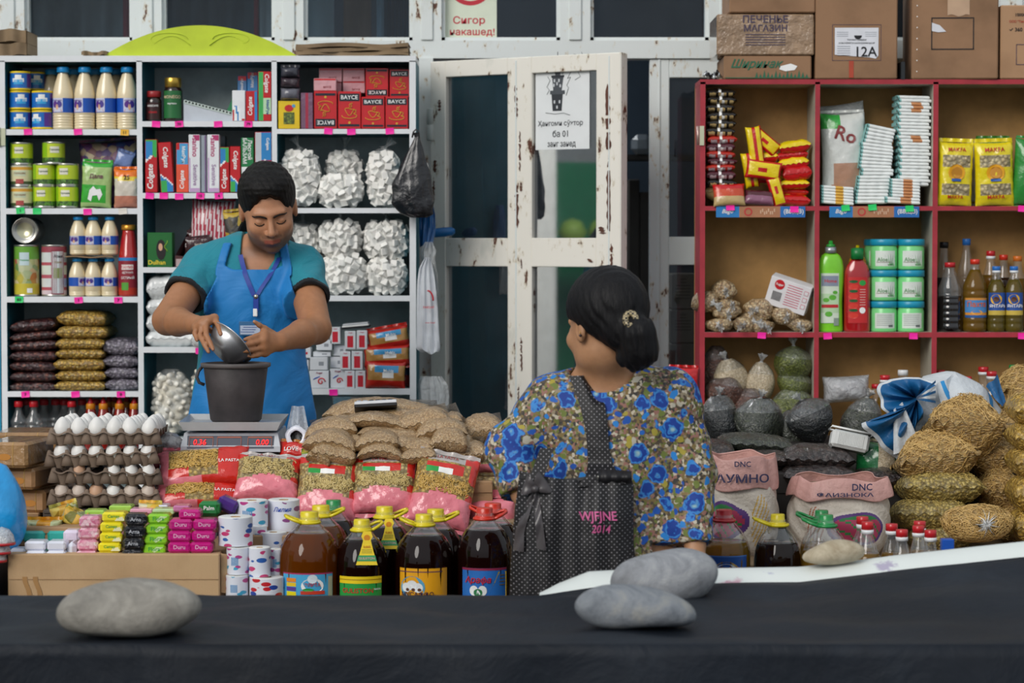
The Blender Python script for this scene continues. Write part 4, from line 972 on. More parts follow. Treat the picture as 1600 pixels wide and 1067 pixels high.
TR_=K('#c4161f',.3,coat=.3);TO=K('#ee5b3c',.3,coat=.3);TB=K('#2a86c8',.3,coat=.3);TDB=K('#1b4fa0',.3);TG=K('#3fae58',.3);TGD=K('#1f7d46',.3,coat=.2);TLG=K('#bfe0b8',.3);TW=K('#eceef1',.3,coat=.3);TP=K('#c9a6cf',.3);MAG=K('#b8356e',.35)
def f_colg(u,v):
 e=.60+.18*(u-.2)*(1 if u<.8 else.5)
 if v<e:return TR_
 if v>.96:return TG
 return TG if(u>.62 and v>.66)else(WT if abs(v-e-.02)<.025 else TB)
def f_colg2(u,v):
 e=.36-.22*(u-.1)
 if v>e:return TR_
 return TG if u<.45 and v<.22 else(WT if abs(v-e)<.03 else TB)
def f_orange(u,v):return TO if v<.56 else(TR_ if v>.88 and u<.3 else K('#4fa3d8',.3))
def f_san(u,v):
 if v>.9 and u>.35 and(u-.35)>(1-v)*4:return MAG
 if u<.14 and v<.6:return TP
 if v<.08:return TP
 return TW
def f_balm(u,v):return TGD if v>.48 else(TW if v<.42 else WT)
def f_white(u,v):
 d=((u+.1)**2+((v-.1)*.9)**2)**.5
 return[TW,TR_,WT,TB,WT][int(d*7)%5]if v<.5 and d<.85 else(TW if v>.06 else TR_)
CC='Colgate'
G='toothpaste cartons'
for(x0,y0,x1,y1,Y,fn,base,tx,lab,rt)in[(226.5,217.5,246,300.5,LY+.004,f_colg,TR_,[(CC,-.02,-.20,12,WT,90,.15)],'red toothpaste carton with blue swirl top, first at the left end of the row',0),(251,222,272,300.5,LY+.006,f_colg2,TR_,[(CC,-.0,.2,10,WT,-90,.15)],'red toothpaste carton leaning left, its swirl at the bottom',-3.5),(275,223,295,300.5,LY+.006,f_orange,TO,[(CC,0,-.24,9,WT,90,.15),('МакРун',.08,.26,7,WT,-90)],'orange and light blue toothpaste carton',0),(294.5,210,313,300.5,LY+.004,f_san,TW,[('sanino',.05,.28,8,MAG,-90),('Sensitive',.08,-.2,7,K('#a98bb0',.4),-90)],'tall white and lilac toothpaste carton, left of the pair',0),(313.5,211,323,300.5,LY+.01,lambda u,v:K('#9aa3ad',.35)if u<.7 else K('#6d3f78',.35),K('#9aa3ad',.35),[],'grey and purple carton edge between the two white cartons',0),(323.5,210,343,300.5,LY+.004,f_san,TW,[('sanino',.0,.28,8,MAG,-90),('Sensitive',.05,-.2,7,K('#a98bb0',.4),-90)],'tall white and lilac toothpaste carton, right of the pair',0),(343,229.5,358.5,300.5,LY+.006,f_colg,TR_,[(CC,0,-.20,9.5,WT,90,.15)],'narrow red toothpaste carton with swirl top right of the white pair',0),(359,228.5,376,300.5,LY+.006,f_colg2,TR_,[(CC,0,.2,9,WT,-90,.15)],'red toothpaste carton with swirl bottom beside the green balm carton',0),(376.5,215,397,300.5,LY+.008,f_balm,TGD,[('Лесной',.2,.28,7,WT,-90),('БАЛЬЗАМ',-.2,.26,6.5,WT,-90)],'dark green and white balm carton behind the man',0),(398,206,425,300.5,LY+.006,lambda u,v:(K('#c8ccd2',.3)if u<.35 else(TR_ if v<.55 else TB)),TR_,[(CC,.1,-.05,6,WT,90,.1),(CC,.25,.3,6,WT,-90)],'toothpaste carton with a toothbrush window at the right end of the row',0),(343,212,352,229,LY+.10,None,K('#5f6f78',.5),[],'dim grey carton standing in the shade behind the row',0),(226.5,219,247,235,LY+.19,None,K('#2f7a58',.5),[],'dim green carton top in the back corner of the toothpaste shelf',0),(403,111.5,424.5,189,LY+.006,lambda u,v:(TR_ if v>.45 and u>.35 else(TG if u<.35 else(TR_ if v<.12 else TLG))),TR_,[(CC,.12,.26,9,WT,-90,.15),('МакРун',.2,-.22,6,TDB,-90)],'red and green toothpaste carton standing at the right end of the top shelf',0),(384,142,403,189,LY+.008,lambda u,v:TR_ if u<.72 else TB,TR_,[(CC,-.1,0,9,WT,90,.15)],'short dark red toothpaste carton on the top shelf',0),(362.5,141,383.5,189,LY+.008,f_white,TW,[],'white toothpaste carton with rainbow arcs on the top shelf',0),(386,112,403.5,186,LY+.10,lambda u,v:TR_ if v>.92 or(v>.85 and u<.3)else K('#4a90cf',.3),TB,[('МакРун',0,.33,6,WT,90)],'blue toothpaste carton behind the short red one on the top shelf',0),(371,118,386,186,LY+.10,lambda u,v:TR_ if v>.9 else K('#5b87b8',.3),TB,[('МакРун',0,.3,5,WT,90)],'blue toothpaste carton behind the rainbow one on the top shelf',0)]:
 carton('toothpaste_carton',lab,'carton',x0,y0,x1,y1,Y,.045,base,fn,8,30,tx,rt,G)
def dul(b,w,h):
 P=lambda x,z:(x*w,-.0008,z*h)
 b.add([P(.05+.2*math.cos(a),.5+.3*math.sin(a))for a in[i*.5236 for i in range(12)]],[tuple(range(12))],K('#1a1112',.4),False)
 b.add([(x,y-.0003,z)for x,y,z in[P(.03+.085*math.cos(a),.58+.11*math.sin(a))for a in[i*.5236 for i in range(12)]]],[tuple(range(12))],K('#d8a585',.5),False)
 b.tube([P(.25+.06*math.cos(a),.45+.045*a)for a in[i*.7 for i in range(11)]],.0012,K('#8fbf2e',.4),4)
carton('hair_dye_box','green box with a dark-haired portrait and yellow lettering','box',230,363,269.5,417.5,LY+.004,.06,K('#1d6a2e',.35),None,texts=[('Dulhan',-.12,-.36,7,K('#e9d23a',.4),0)],shapes=dul)
CHOC=KF('#3a1a1e');
b=MB();w,h=58*k,30*k
for f in[((0,.0,0),(w,0,0),(w,0,12*k),(0,0,18*k)),((0,0,0),(0,.14,0),(14*k,.14,60*k),(0,0,18*k)),((w,0,0),(w,.14,0),(w,.14,60*k),(w,0,12*k)),((0,.14,0),(w,.14,0),(w,.14,62*k),(14*k,.14,62*k)),((0,0,0),(w,0,0),(w,.14,0),(0,.14,0))]:
 b.add(f,[(0,1,2,3)],K('#4b2225',.45),False);b.add([Vector(q)+Vector((.001,.002,.001))for q in f],[(3,2,1,0)],K('#2e1618',.5),False)
b.box((w*.3,-.001,7*k),(w*.55,.002,12*k),K('#b9a4a4',.4))
solo('display_box',b,'dark open display box holding coffee sachets','box',(X(273,LY),LY+.01,Z(417.5,LY)))
for i,(a,c,e,g,rr)in enumerate([(290,372,332,392,-6),(288,385,330,402,4),(293,360,331,378,-10)]):
 bagthing('coffee_sachet',['dark coffee sachet in the display box, front one','dark coffee sachet in the display box, lowest one','dark coffee sachet in the display box, back one'][i],'sachet',a,c,e,g,LY+.03+.02*i,.012,CHOC,seed=i,rot=rr,texts=[('Jacobs',0,0,5,K('#d8d0c0',.4),0)],nu=10,nv=8)
STR=lambda u,v:K('#b02f45',.35)if int(u*22+v*3)%2 else K('#e3d5d8',.35)
bagthing('striped_bag','red and white striped plastic bag behind the man','bag',297,312,366,410,LY+.08,.08,STR,seed=11,rot=4,nu=44,nv=16)
bagthing('tea_pack','black pack with yellow flowers beside the striped bag','pack',352,330,386,412,LY+.04,.04,grain('flower_print',['#16130f','#1c1812','#d8b52a','#221c10','#16130f','#6f7a22'],26,bump=.1,film=1,gap=.1),seed=12,rot=-6)
bagthing('tea_pack','small black pack in front of the striped bag','pack',345,385,372,416,LY+.02,.03,KF('#1b1a20'),seed=13,texts=[('TEA',0,.1,5,WT,0)])
FLOUR=K('#dfe1e0',.35,coat=.8,bump=.5,bscale=30)
for i,(a,c,e,g,rr)in enumerate([(228,430,278,468,-12),(228,465,272,492,-10),(228,489,268,519,-8),(227,514,306,545,0)]):
 flatbag('flour_bag',f'white plastic flour bag lying in the pile, {tb(i, 4)}',a,c,e,g,LY+.01,.18,FLOUR,60+i,rr,'white flour bags behind the man')
flatbag('flour_bag','white plastic flour bag edge poking out by the pink tag',296,512,334,545,LY-.02,.15,FLOUR,70,-8,'white flour bags behind the man')
def lumpbag(name,label,cat,x0,y0,x1,y1,Y,kind,seed,group,squash=.7,kn=True,n=95,kd=(0,0,1),hh=None):
 k=1/S(Y);a,c=W(x0,y0,Y),W(x1,y1,Y);w=c.x-a.x;c.z=zbase(y1,Y);h=a.z-c.z;r=w/2
 t=thing(name,label,cat,((a.x+c.x)/2,Y+r*squash,c.z+.002),(0,0,random.uniform(-20,20)),group)
 rs=random.Random(seed);m=CUBE if kind=='cube' else PEBB
 def prof(v):return(1-abs(2*v-1)**3.0)**.5
 b=MB()
 b.lathe([(max(.002,r*.82*prof(.04+.92*i/10)),h*(.06+.80*i/10))for i in range(11)],m,16,sy=squash)
 pts=[]
 tries=0;s=(.0125 if kind=='cube' else.0135)
 while len(pts)<n and tries<9000:
  tries+=1;v=rs.uniform(.05,.93);an=rs.uniform(-3.4,.3)if rs.random()<.85 else rs.uniform(0,6.28);rr=r*.88*prof(v)
  p=Vector((math.cos(an)*rr,math.sin(an)*rr*squash,h*v*.96+.004))
  if all((p-q).length>s*1.55 for q in pts):pts.append(p)
 for p in pts:
  T=Matrix.Translation(p)@Euler([rs.uniform(0,3)for _ in range(3)]).to_matrix().to_4x4()
  if kind=='cube':b.box((0,0,0),(s*2*rs.uniform(.8,1.05),s*2*rs.uniform(.8,1),s*1.75),m,T,bev=.0012)
  else:b.lathe([(.0001,-s*1.15),(s*.55,-s*.95),(s*.8,-s*.3),(s*.78,s*.35),(s*.5,s*.95),(.0001,s*1.15)],m,10,T,sy=.8)
 o=b.build('sugar_cubes' if kind=='cube' else 'sweets',t);o['kind']='stuff'
 b=MB();ph=rs.uniform(0,6)
 b.lathe([(max(.002,(r*1.0+.004)*prof(.02+.96*i/14)),h*(.004+.99*i/14))for i in range(15)],film(),30,sy=squash,flut=lambda a_,r_,z:r_*(1+.035*math.sin(7*a_+ph+z*60)+.02*math.sin(17*a_+z*40)),cap1=False)
 if kn:knot(b,(0,0,h*.97),film(),.018,seed,dr=kd)
 b.build('plastic_bag',t);return t
def _white(key,base):
 m,n,l,p=_new(key);p.inputs['Base Color'].default_value=(*lin(base),1);p.inputs['Roughness'].default_value=.7
 co=_coords(n,l);l.new(_bump(n,l,_noise(n,l,co,300,3),.25,.002),p.inputs['Normal'])
 l.new(_ramp(n,l,_noise(n,l,co,20,3),[(.35,base),(.7,'#fbfaf4')]),p.inputs['Base Color']);return m
CUBE=_white('sugar','#f3f0ea');PEBB=_white('sweet_shell','#efe6d2')
lumpbag('sweets_bag','clear bag of white oval sweets under the flour bags, nearer the post','bag',234,578,296,681,LY+.01,'peb',1,'bags of white oval sweets',n=130,kn=False)
lumpbag('sweets_bag','clear bag of white oval sweets partly behind the bucket','bag',294,575,350,681,LY+.03,'peb',2,'bags of white oval sweets',n=90,kn=False)
# ================================================================ left unit, column 3
BAY=K('#c91d24',.28,coat=.5);BAYD=K('#8f1a20',.3);NAV=K('#1a2530',.35);GLD=K('#e0b33a',.35)
def tea_art(inv,dim=False):
 def f(b,w,h):
  s=-1 if inv else 1
  P=lambda x,z:(x*w*s,-.0012,h/2+z*h*s)
  b.grid(lambda u,v:P(-.44+.88*u,.24+.2*v if True else 0),1,1,NAV)if s>0 else b.grid(lambda u,v:P(.44-.88*u,.24+.2*v),1,1,NAV)
  b.grid(lambda u,v:P((-.44+.88*u)*s,-.44+.06*v),1,1,NAV)
  b.text('BAYCE',WT,lambda x,y:(x*s,-.0022,h/2+(.34*h+y)*s),width=w*.74,height=h*.11)
  tb_=lambda pts,r=.0011:b.tube([Vector(P(x,z))-Vector((0,.0005,0))for x,z in pts],r,GLD,4)
  tb_([(-.2+.0*i,0.02)if i==0 else(-.2+.4*(i/8),.02-.17*math.sin(math.pi*i/8))for i in range(9)])
  tb_([(-.2+.42*i/6,.03+.02*math.sin(i))for i in range(7)])
  tb_([(.33*math.cos(a),-.16+.07*math.sin(a))for a in[3+i*.42 for i in range(11)]])
  tb_([(.2,0),(.29,0),(.27,-.08),(.17,-.1)])
  tb_([(-.02,.06),(.03,.1),(-.01,.13),(.05,.18)]);tb_([(.05,.05),(.11,.1),(.07,.14),(.13,.19)])
  b.lathe([(.001,0),(h*.035,0)],GLD,8,TR((0,-.0014,h/2-.34*h*s),(90,0,0)),cap0=False,cap1=False)
 return f
G='red tea boxes on the top shelf'
for(x0,y0,x1,y1,Y,inv,lab)in[(490.5,142,526.5,200.8,LY+.004,True,'red tea box standing upside down in the front row'),(528,142.5,564,200.8,LY+.006,False,'tall red tea box right of the upside-down one'),(564.5,151,601,200.8,LY+.004,False,'shorter red tea box, second from the right in the front row'),(602,150.5,638,200.8,LY+.006,False,'shorter red tea box at the right end of the front row'),(571,106,607,150,LY+.06,True,'red tea box turned upside down on the back row'),(608.5,108,640,150,LY+.065,False,'dark red tea box in the upper right corner')]:
 carton('tea_box',lab,'box',x0,y0,x1,y1,Y,.05,BAY,texts=(),shapes=tea_art(inv),group=G)
PKW=KF('#d7a2a8')
for(x0,y0,x1,y1,Y,lab)in[(490,122,525.5,141.5,LY+.012,'flat film-wrapped tea box on the upside-down box'),(498,106,534.5,125.5,LY+.08,'flat film-wrapped tea box in the back, upper left'),(535.5,106,570,125.5,LY+.08,'flat film-wrapped tea box in the back, upper middle'),(535.5,126,570.5,143,LY+.08,'flat film-wrapped tea box in the back, lower middle'),(505,126,534,145,LY+.09,'flat film-wrapped tea box in the back, lower left')]:
 carton('tea_box',lab,'box',x0,y0,x1,y1,Y,.10,PKW,lambda u,v:BAY if v>.86 or u<.04 else PKW,10,7,[('BAYCE',.1,-.2,3,BAYD,0)],group='film-wrapped tea boxes lying flat')
def ytea(b,w,h):
 b.box((0,-.001,h*.38),(w*.5,.001,h*.42),grain('tea_garden_print',['#5d7a2e','#8fa23a','#3c5a22','#7a8f2f'],150,bump=.05,film=.3));b.lathe([(.001,0),(w*.16,0)],RD_,12,TR((0,-.0014,h*.74),(90,0,0),(1.3,1,1)),cap0=False,cap1=False);b.lathe([(.001,0),(w*.08,0)],K('#4aa3d8',.4),12,TR((w*.22,-.0016,h*.82),(90,0,0)),cap0=False,cap1=False)
carton('tea_box','yellow tea box with a green picture at the left end','box',434.5,157.5,468.5,201,LY+.004,.06,K('#ecc81c',.3,coat=.4),shapes=ytea)
carton('tea_box','narrow purple and red film-wrapped box next to the yellow one','box',469.5,144.5,489.5,201,LY+.01,.07,KF('#6e4a63'),lambda u,v:K('#a8324a',.3)if.35<u<.6 else KF('#7a5a72'),8,8)
for i,(y0,y1)in enumerate([(105,122),(121.5,138),(137.5,157)]):
 bagthing('foil_packet',f'dark silver foil packet above the yellow tea box, {tb(i, 3)}','packet',438,y0,469,y1,LY+.02,.06,KF(['#3a3a44','#3d3038','#6a6a74'][i]),seed=80+i,rot=random.uniform(-3,3),nu=12,nv=8,p=4)
G='bags of sugar cubes'
for i,(x0,y0,x1,y1,Y,kd,lab)in enumerate([(436,232,498,323.5,LY+.015,(-.5,0,1),'leaning in the left corner of the upper shelf'),(508,234,566,320,LY+.08,(.1,0,1),'middle bag at the back of the upper shelf'),(494,274,566,324,LY+.0,(-.8,0,.7),'low front bag on the upper shelf'),(574,232,622,323.5,LY+.02,(.8,0,.9),'right end of the upper shelf by the black bag')]):
 lumpbag('sugar_bag','clear bag of sugar cubes, '+lab,'bag',x0,y0,x1,y1,Y,'cube',10+i,G,kd=kd)
for i,(x0,y0,x1,y1,Y,lab)in enumerate([(440,346,502,461,LY+.06,'behind the man on the lower shelf'),(499,398,572,461,LY+.01,'bottom middle of the lower shelf'),(497,345,563,402,LY+.02,'stacked on the middle of the lower shelf'),(569,405,636,461,LY+.01,'bottom right of the lower shelf'),(567,345,638,408,LY+.02,'stacked at the right end of the lower shelf')]):
 lumpbag('sugar_bag','clear bag of sugar cubes, '+lab,'bag',x0,y0,x1,y1,Y,'cube',20+i,G,n=110)
SW=K('#dcdfe4',.35,coat=.3);SR=K('#cc2b3a',.35)
def angel(b,w,h):
 b.tube([(w*.1+w*.22*(1-i/14)*math.cos(i*.6),-.001,h*.38+w*.22*(1-i/14)*math.sin(i*.6))for i in range(14)],.0022,SR,5)
 for j in range(3):b.tube([(-w*.3+j*w*.1,-.001,h*(.5+.05*j)),(-w*.12+j*w*.08,-.001,h*(.62+.03*j))],.0015,BL,4)
G='white sugar boxes on the lower shelf'
for(x0,y0,x1,y1,Y,kind,lab)in[(483,579,514,607,LY+.01,'a','white box with red and blue swirl, bottom left of the shelf'),(515.5,576,540,607,LY+.02,'a','white box with red and blue swirl beside the red-panelled boxes'),(484,558,512,578.5,LY+.012,'b','white box with barcode on the left swirl box'),(489,549,517,558,LY+.04,'b','flat white box above the barcode box'),(494,531,519,548,LY+.03,'b','white barcode box high on the left pile'),(516,557,539,576,LY+.05,'b','shaded white box behind the red-panelled ones'),(521,539,541,557,LY+.05,'b','upper shaded white box behind the red-panelled ones'),(515.5,511,532,538,LY+.03,'r','white box with dark red panel at the top of the pile'),(538.5,579,554.5,607.5,LY+.004,'r','red-panelled white box, bottom row left'),(555,579,571.5,607.5,LY+.004,'r','red-panelled white box, bottom row right'),(531,549,548,578,LY+.006,'r','red-panelled white box, middle row left'),(549,548.5,567,578,LY+.006,'r','red-panelled white box, middle row right'),(538.5,517,556,546,LY+.008,'r','red-panelled white box, top row left'),(557,516,574,546,LY+.008,'r','red-panelled white box, top row right'),(468,562,483,607,LY+.02,'s','white box with a red corner half behind the apron, lower'),(470,543,486,560,LY+.03,'s','white box with a red corner half behind the apron, upper')]:
 fr=(lambda u,v:SR if.2<u<.8 and.12<v<.72 else SW)if kind=='r' else((lambda u,v:SR if v>.35 and v<.62 and u<.7 else SW)if kind=='s' else(lambda u,v:K('#8f949c',.5)if(.5<u<.85 and.35<v<.7)and kind=='b' else SW))
 carton('sugar_box',lab,'box',x0,y0,x1,y1,Y,.07,SW,fr,10,12,[('Angel',0,.36,4,K('#8a2a4a',.4),0)]if kind=='a' else([('Angel',0,.4,2.6,K('#c56a7c',.4),0)]if kind=='r' else[]),shapes=angel if kind=='a' else None,group=G)
b=MB()
for i in range(3):b.box((0,.05,.006+.006*i),(44*k-.004*i,.09,.0052),[BK,WT,K('#cfd2d6',.4)][i],bev=.0015)
solo('notebook',b,'white exercise book with black edge lying on the sugar boxes','book',(X(555,LY),LY+.008,Z(515,LY)),(0,-5,0))
def noodle(u,v):return KF('#c22b20')if v<.3 or v>.86 or u<.05 else(KF('#3d95c8')if v>.62 and.25<u<.8 else(WT if.42<u<.7 and.45<v<.62 else KF('#b8894a')))
for i,(x0,y0,x1,y1,rr)in enumerate([(571,564,634,607,2),(568,540,641,572,-3),(574,512,640,545,-10)]):
 bagthing('pasta_pack',f'red and blue pasta pack at the right end of the shelf, {["bottom", "middle", "top"][i]} one','pack',x0,y0,x1,y1,LY+.01+.01*i,.05,noodle,seed=90+i,rot=rr,texts=[('Makiz',.08,.16,5,WT,0)],p=3,nv=16)
bagthing('pasta_pack','small dark blue and red pack wedged behind the pasta packs','pack',622,566,641,605,LY+.06,.04,lambda u,v:KF('#8f2a2a')if v<.5 else KF('#2c3d5c'),seed=95)
# ================================================================ on top of the left unit
b=MB();n_=40
def arch(u,y):
 x=(u-.5)*298/S(LY);zz_=46/S(LY)*(1-(2*u-1)**2)+2/S(LY);return x,zz_
LIME=K('#c3d72e',.45,var=.05)
pts=[arch(i/n_,0)for i in range(n_+1)]
fr=[(x,-.008,z)for x,z in pts];bk=[(x,.008,z)for x,z in pts];base=[(pts[-1][0],0,0),(pts[0][0],0,0)]
for i in range(n_):
 a,c=pts[i],pts[i+1]
 b.add([(a[0],-.008,0),(c[0],-.008,0),(c[0],-.008,c[1]),(a[0],-.008,a[1])],[(0,1,2,3)],LIME,False);b.add([(a[0],.008,0),(c[0],.008,0),(c[0],.008,c[1]),(a[0],.008,a[1])],[(3,2,1,0)],LIME,False)
 b.add([(a[0],-.008,a[1]),(c[0],-.008,c[1]),(c[0],.008,c[1]),(a[0],.008,a[1])],[(0,1,2,3)],K('#b1c432',.45),False)
SWL=K('#b6c830',.5,var=.02)
for sgn in(-1,1):
 b.tube([(sgn*(.03+.12*q),-.0079,.035+.03*math.sin(q*3.0))for q in[i/10 for i in range(11)]],lambda t:.004*(1-t)+.001,SWL,6,flat=.06)
 b.tube([(sgn*(.10-.06*math.cos(q*4)),-.0079,.055+.02*math.sin(q*4))for q in[i/10 for i in range(11)]],lambda t:.003*(1-t)+.001,SWL,6,flat=.06)
solo('arched_board',b,'lime green arched board standing on the left shelf unit','board',(X(315,LY+.03),LY+.03,Z(87,LY)))
CBE=cardboard('cardboard_edge','#8a7458','#5f4c38',rib=0)
def cb_stack(x0,y0,x1,y1,Y,d,label,n=3,m=None):
 a,c=W(x0,y0,Y),W(x1,y1,Y);b=MB();h=(a.z-c.z)/n
 for i in range(n):
  ph=i*2.1;zb=i*h
  b.grid(lambda u,v:((u-.5)*(c.x-a.x),-.006*math.sin(u*17+ph),zb+v*h*.9+.003*math.sin(u*9+ph)),30,1,m or CBE)
  b.grid(lambda u,v:((u-.5)*(c.x-a.x),v*d-.006*math.sin(u*17+ph),zb+h*.9+.003*math.sin(u*9+ph)),30,2,m or CBE)
 b.box((0,d/2+.01,n*h/2),((c.x-a.x)*.98,d-.03,n*h*.85),CBE)
 solo('flattened_cardboard',b,label,'cardboard',((a.x+c.x)/2,Y,c.z))
cb_stack(462,67,638,86.5,LY+.01,.22,'stack of flattened brown cardboard right of the lime arch',3)
cb_stack(-30,44,41,86.5,LY+.01,.2,'pile of flattened cardboard on the left end of the shelf unit',2)
cb_stack(127,80,167,86.5,LY+.01,.1,'thin dark cardboard strip poking out left of the lime arch',1)
# ================================================================ hanging bags between the unit and the door
b=MB();BKB=K('#15151a',.32,coat=.5,bump=1.0,bscale=26)
k5=1/S(7.80);rs=random.Random(5)
HP=[(650,207),(652,215),(650,232),(646,260),(643,290),(644,318),(651,334),(655,340)];HW=[5,4,11,22,31,33,26,12]
def hb(u,v):
 i=v*7;j=min(6,int(i));f_=i-j
 cx=HP[j][0]*(1-f_)+HP[j+1][0]*f_;cy=HP[j][1]*(1-f_)+HP[j+1][1]*f_;w_=HW[j]*(1-f_)+HW[j+1]*f_
 a=u*6.2832;g=1+.07*math.sin(5*a+v*3)+.05*math.sin(11*a-v*9)+.04*math.sin(v*30+3*a)
 p=W(cx+math.cos(a)*w_*g*.97,cy,7.80);p.y+=math.sin(a)*w_*k5*.42*g;return p
b.grid(hb,40,34,BKB,closed_u=True)
b.tube([W(x,y,7.80)for x,y in((644,215),(646,206),(650,202),(654,206),(655,216))],.003,BKB,6)
solo('black_plastic_bag',b,'full black plastic bag hanging on the corner of the left shelf unit','bag')
def hang(name,label,pts,mat,Y,w0,text=None,seed=0,thick=.02,nu=26):
 b=MB()
 def f(u,v,s=1):
  i=v*(len(pts)-1);j=min(len(pts)-2,int(i));q=i-j
  xa=pts[j][0]*(1-q)+pts[j+1][0]*q;xb=pts[j][1]*(1-q)+pts[j+1][1]*q;y=pts[j][2]*(1-q)+pts[j+1][2]*q
  p=W(xa+(xb-xa)*u,y+2*math.sin(u*9+seed)*v*v,Y)
  p.y+=s*thick*math.sin(math.pi*u)**.6*(.4+.6*v)*1.0+.005*math.sin(u*19+v*4+seed)+.002*math.sin(u*43)
  return p
 b.grid(lambda u,v:f(u,v,-1),nu,22,mat);b.grid(lambda u,v:f(1-u,v,1),nu,22,mat)
 if text:text(b,f)
 return solo(name,b,label,'bag')
WB=K('#d5d9df',.45,coat=.3,bump=.5,bscale=22)
def tx(b,f):
 F=lambda px,py:(lambda x,y:W(px+x,py-y,7.835))
 for body,px,py,wd in(('FARSAF',670,480,17),('www.farsaf',672,504,16)):
  vs=F(px,py);b.text(body,SR,lambda x,y:vs(x,y),width=wd)
 b.tube([W(668+9*math.cos(a),470-16*math.sin(a),7.836)for a in[i*.2 for i in range(9)]],.003,SR,5)
hang('white_plastic_bag','flattened white plastic bags with red print hanging beside the left unit',[(664,672,402),(655,676,418),(652,680,440),(651,684,480),(651,686,520),(650,688,545),(660,686,551)],WB,7.87,20,tx,3,.02)
hang('clear_plastic_bag','bunch of clear plastic bags knotted above the white printed ones',[(664,676,378),(656,682,392),(658,680,405),(670,684,430),(672,686,455),(676,684,462)],film('hazy_film',haze=.45),7.93,20,None,5,.03)
hang('clear_plastic_bag','loose clear plastic bag hanging low by the door frame',[(656,690,588),(652,700,602),(654,702,622),(660,700,640),(668,694,652)],film('hazy_film',haze=.45),7.90,20,None,7,.04)
hang('blue_plastic_bag','blue plastic bag hanging under the black one',[(658,676,318),(655,680,335),(655,681,360),(656,676,386)],K('#125f9e',.35,coat=.5,bump=.7,bscale=24),7.95,20,None,9,.02)
b=MB();b.lathe([(.006,-.045),(.012,-.04),(.0155,-.02),(.016,.01),(.014,.035),(.007,.045)],K('#1467a8',.35),16,TR(rot=(0,84,0)))
solo('door_handle_wrap',b,'blue wrapped handle sticking out at the edge of the open door','handle',W(690,363,8.08))
# ================================================================ counter goods, left half
YF=6.05;kf=1/S(YF)
def crate(x0,x1,y0,y1,z0,z1,label,m=None,name='crate',cat='crate'):
 b=MB();b.box((0,0,(z1-z0)/2),(x1-x0,y1-y0,z1-z0),m or WOOD,bev=.003)
 for i in range(3):b.box((0,-(y1-y0)/2-.002,(z1-z0)*(.2+.3*i)),((x1-x0)*.98,.004,(z1-z0)*.2),m or WOOD)
 return solo(name,b,label,cat,((x0+x1)/2,(y0+y1)/2,z0))
crate(X(288,6.7),X(432,6.7),6.62,6.90,ZB,Z(707,6.60),'wooden crate under the weighing scale, mostly hidden by pasta bags')
crate(X(478,6.8),X(700,6.8),6.66,6.96,ZB,1.03,'wooden crate under the pile of brown grain bags')
zt=Z(866,5.98)
t=thing('cardboard_carton','long low cardboard carton carrying the soap bars','box',(X(174,5.98),5.98,ZA))
CB=cardboard('corrugated_card','#c3a27a','#ab8a63',rib=90);w=(340-8)/S(5.98);h=zt-ZA
b=MB();b.box((0,.19,h/2),(w,.38,h),CB,bev=.002);b.box((0,-.001,h*.72),(w*.99,.001,.0016),K('#9c7d58',.7));
for u in(-.42,-.37):b.grid(lambda a,c:(u*w+.006*math.sin(c*5)+a*.012,-.0016,h*(.45+.3*c)),2,6,K('#a57c4b',.7))
b.build('carton_body',t)
b=MB();b.grid(lambda u,v:(w/2+.002+u*.045,.02+.02*u,h-.10*v-.012*u+.006*math.sin(v*9)),4,6,CB);b.grid(lambda u,v:(w/2+.002+(1-u)*.045,.023+.02*(1-u),h-.10*v-.012*(1-u)+.006*math.sin(v*9)),4,6,CB);b.build('flap',t)
def soap(x0,y0,x1,y1,Y,m,label,txt=None,tm=None,group=None,yaw=0,rot=0,pat=None):
 k=1/S(Y);a,c=W(x0,y0,Y),W(x1,y1,Y);w,h=c.x-a.x,(a.z-c.z)*.985;b=MB()
 b.box((0,.028,h/2),(w,.056,h),m,bev=h*.22)
 if pat:pat(b,w,h)
 if txt:b.text(txt,tm,flat(-.0006,0,h*.56),width=w*.5)
 b.add([(w*.46,-.0004,h*.25),(w*.38,-.0012,h*.5),(w*.46,-.0004,h*.75)],[(0,1,2)],m,False)
 return solo('soap_bar',b,label,'soap',((a.x+c.x)/2,Y,c.z),(0,rot,yaw),group)
PINKP=grain('pink_rose_print',['#e7a3b8','#d87a9c','#f0c9d3','#c95f86','#f2dfe2'],120,bump=.08,film=.8,gap=.1)
YS=KF('#efe02a',bs=40,bump=.2);BS=KF('#17181f',.12,bs=60,bump=.8);GS=KF('#8fcf2f',bs=40,bump=.3);MS=KF('#c2187e',bs=50,bump=.4);WS=KF('#dfe2ee',bs=30,bump=.3);TS=KF('#35b0a4',bs=30,bump=.3);LS=KF('#e3d8ea',bs=30,bump=.3)
def ypat(b,w,h):b.add([(w*.05,-.0005,h*.15),(w*.45,-.0005,h*.15),(w*.46,-.0005,h*.6),(w*.15,-.0005,h*.45)],[(0,1,2,3)],K('#f3f0c0',.4),False)
def gpat(b,w,h):b.add([(0,-.0005,h*.2),(w*.4,-.0005,h*.75),(w*.1,-.0005,h*.8),(-w*.1,-.0005,h*.4)],[(0,1,2,3)],K('#cfe7a8',.4),False)
for i,(y0,y1)in enumerate([(806.5,825),(825,843),(843,861),(861,876.5)]):soap([123,121.5,120,118][i],y0,[157,155.5,153,151][i],y1,6.02-.01*(i==3),PINKP,f'pink rose-patterned wrapped soap bar, {tb(i, 4)} in its stack',group='pink soap bars')
for i,(y0,y1)in enumerate([(800,816),(816,832),(832,848),(848,863),(863,876)]):soap([159,156,155.5,153,151][i],y0,[196,192,191,189,187][i],y1,6.01,YS,f'yellow wrapped soap bar, {tb(i, 5)} in its stack','Camay',GR,'yellow soap bars',pat=ypat)
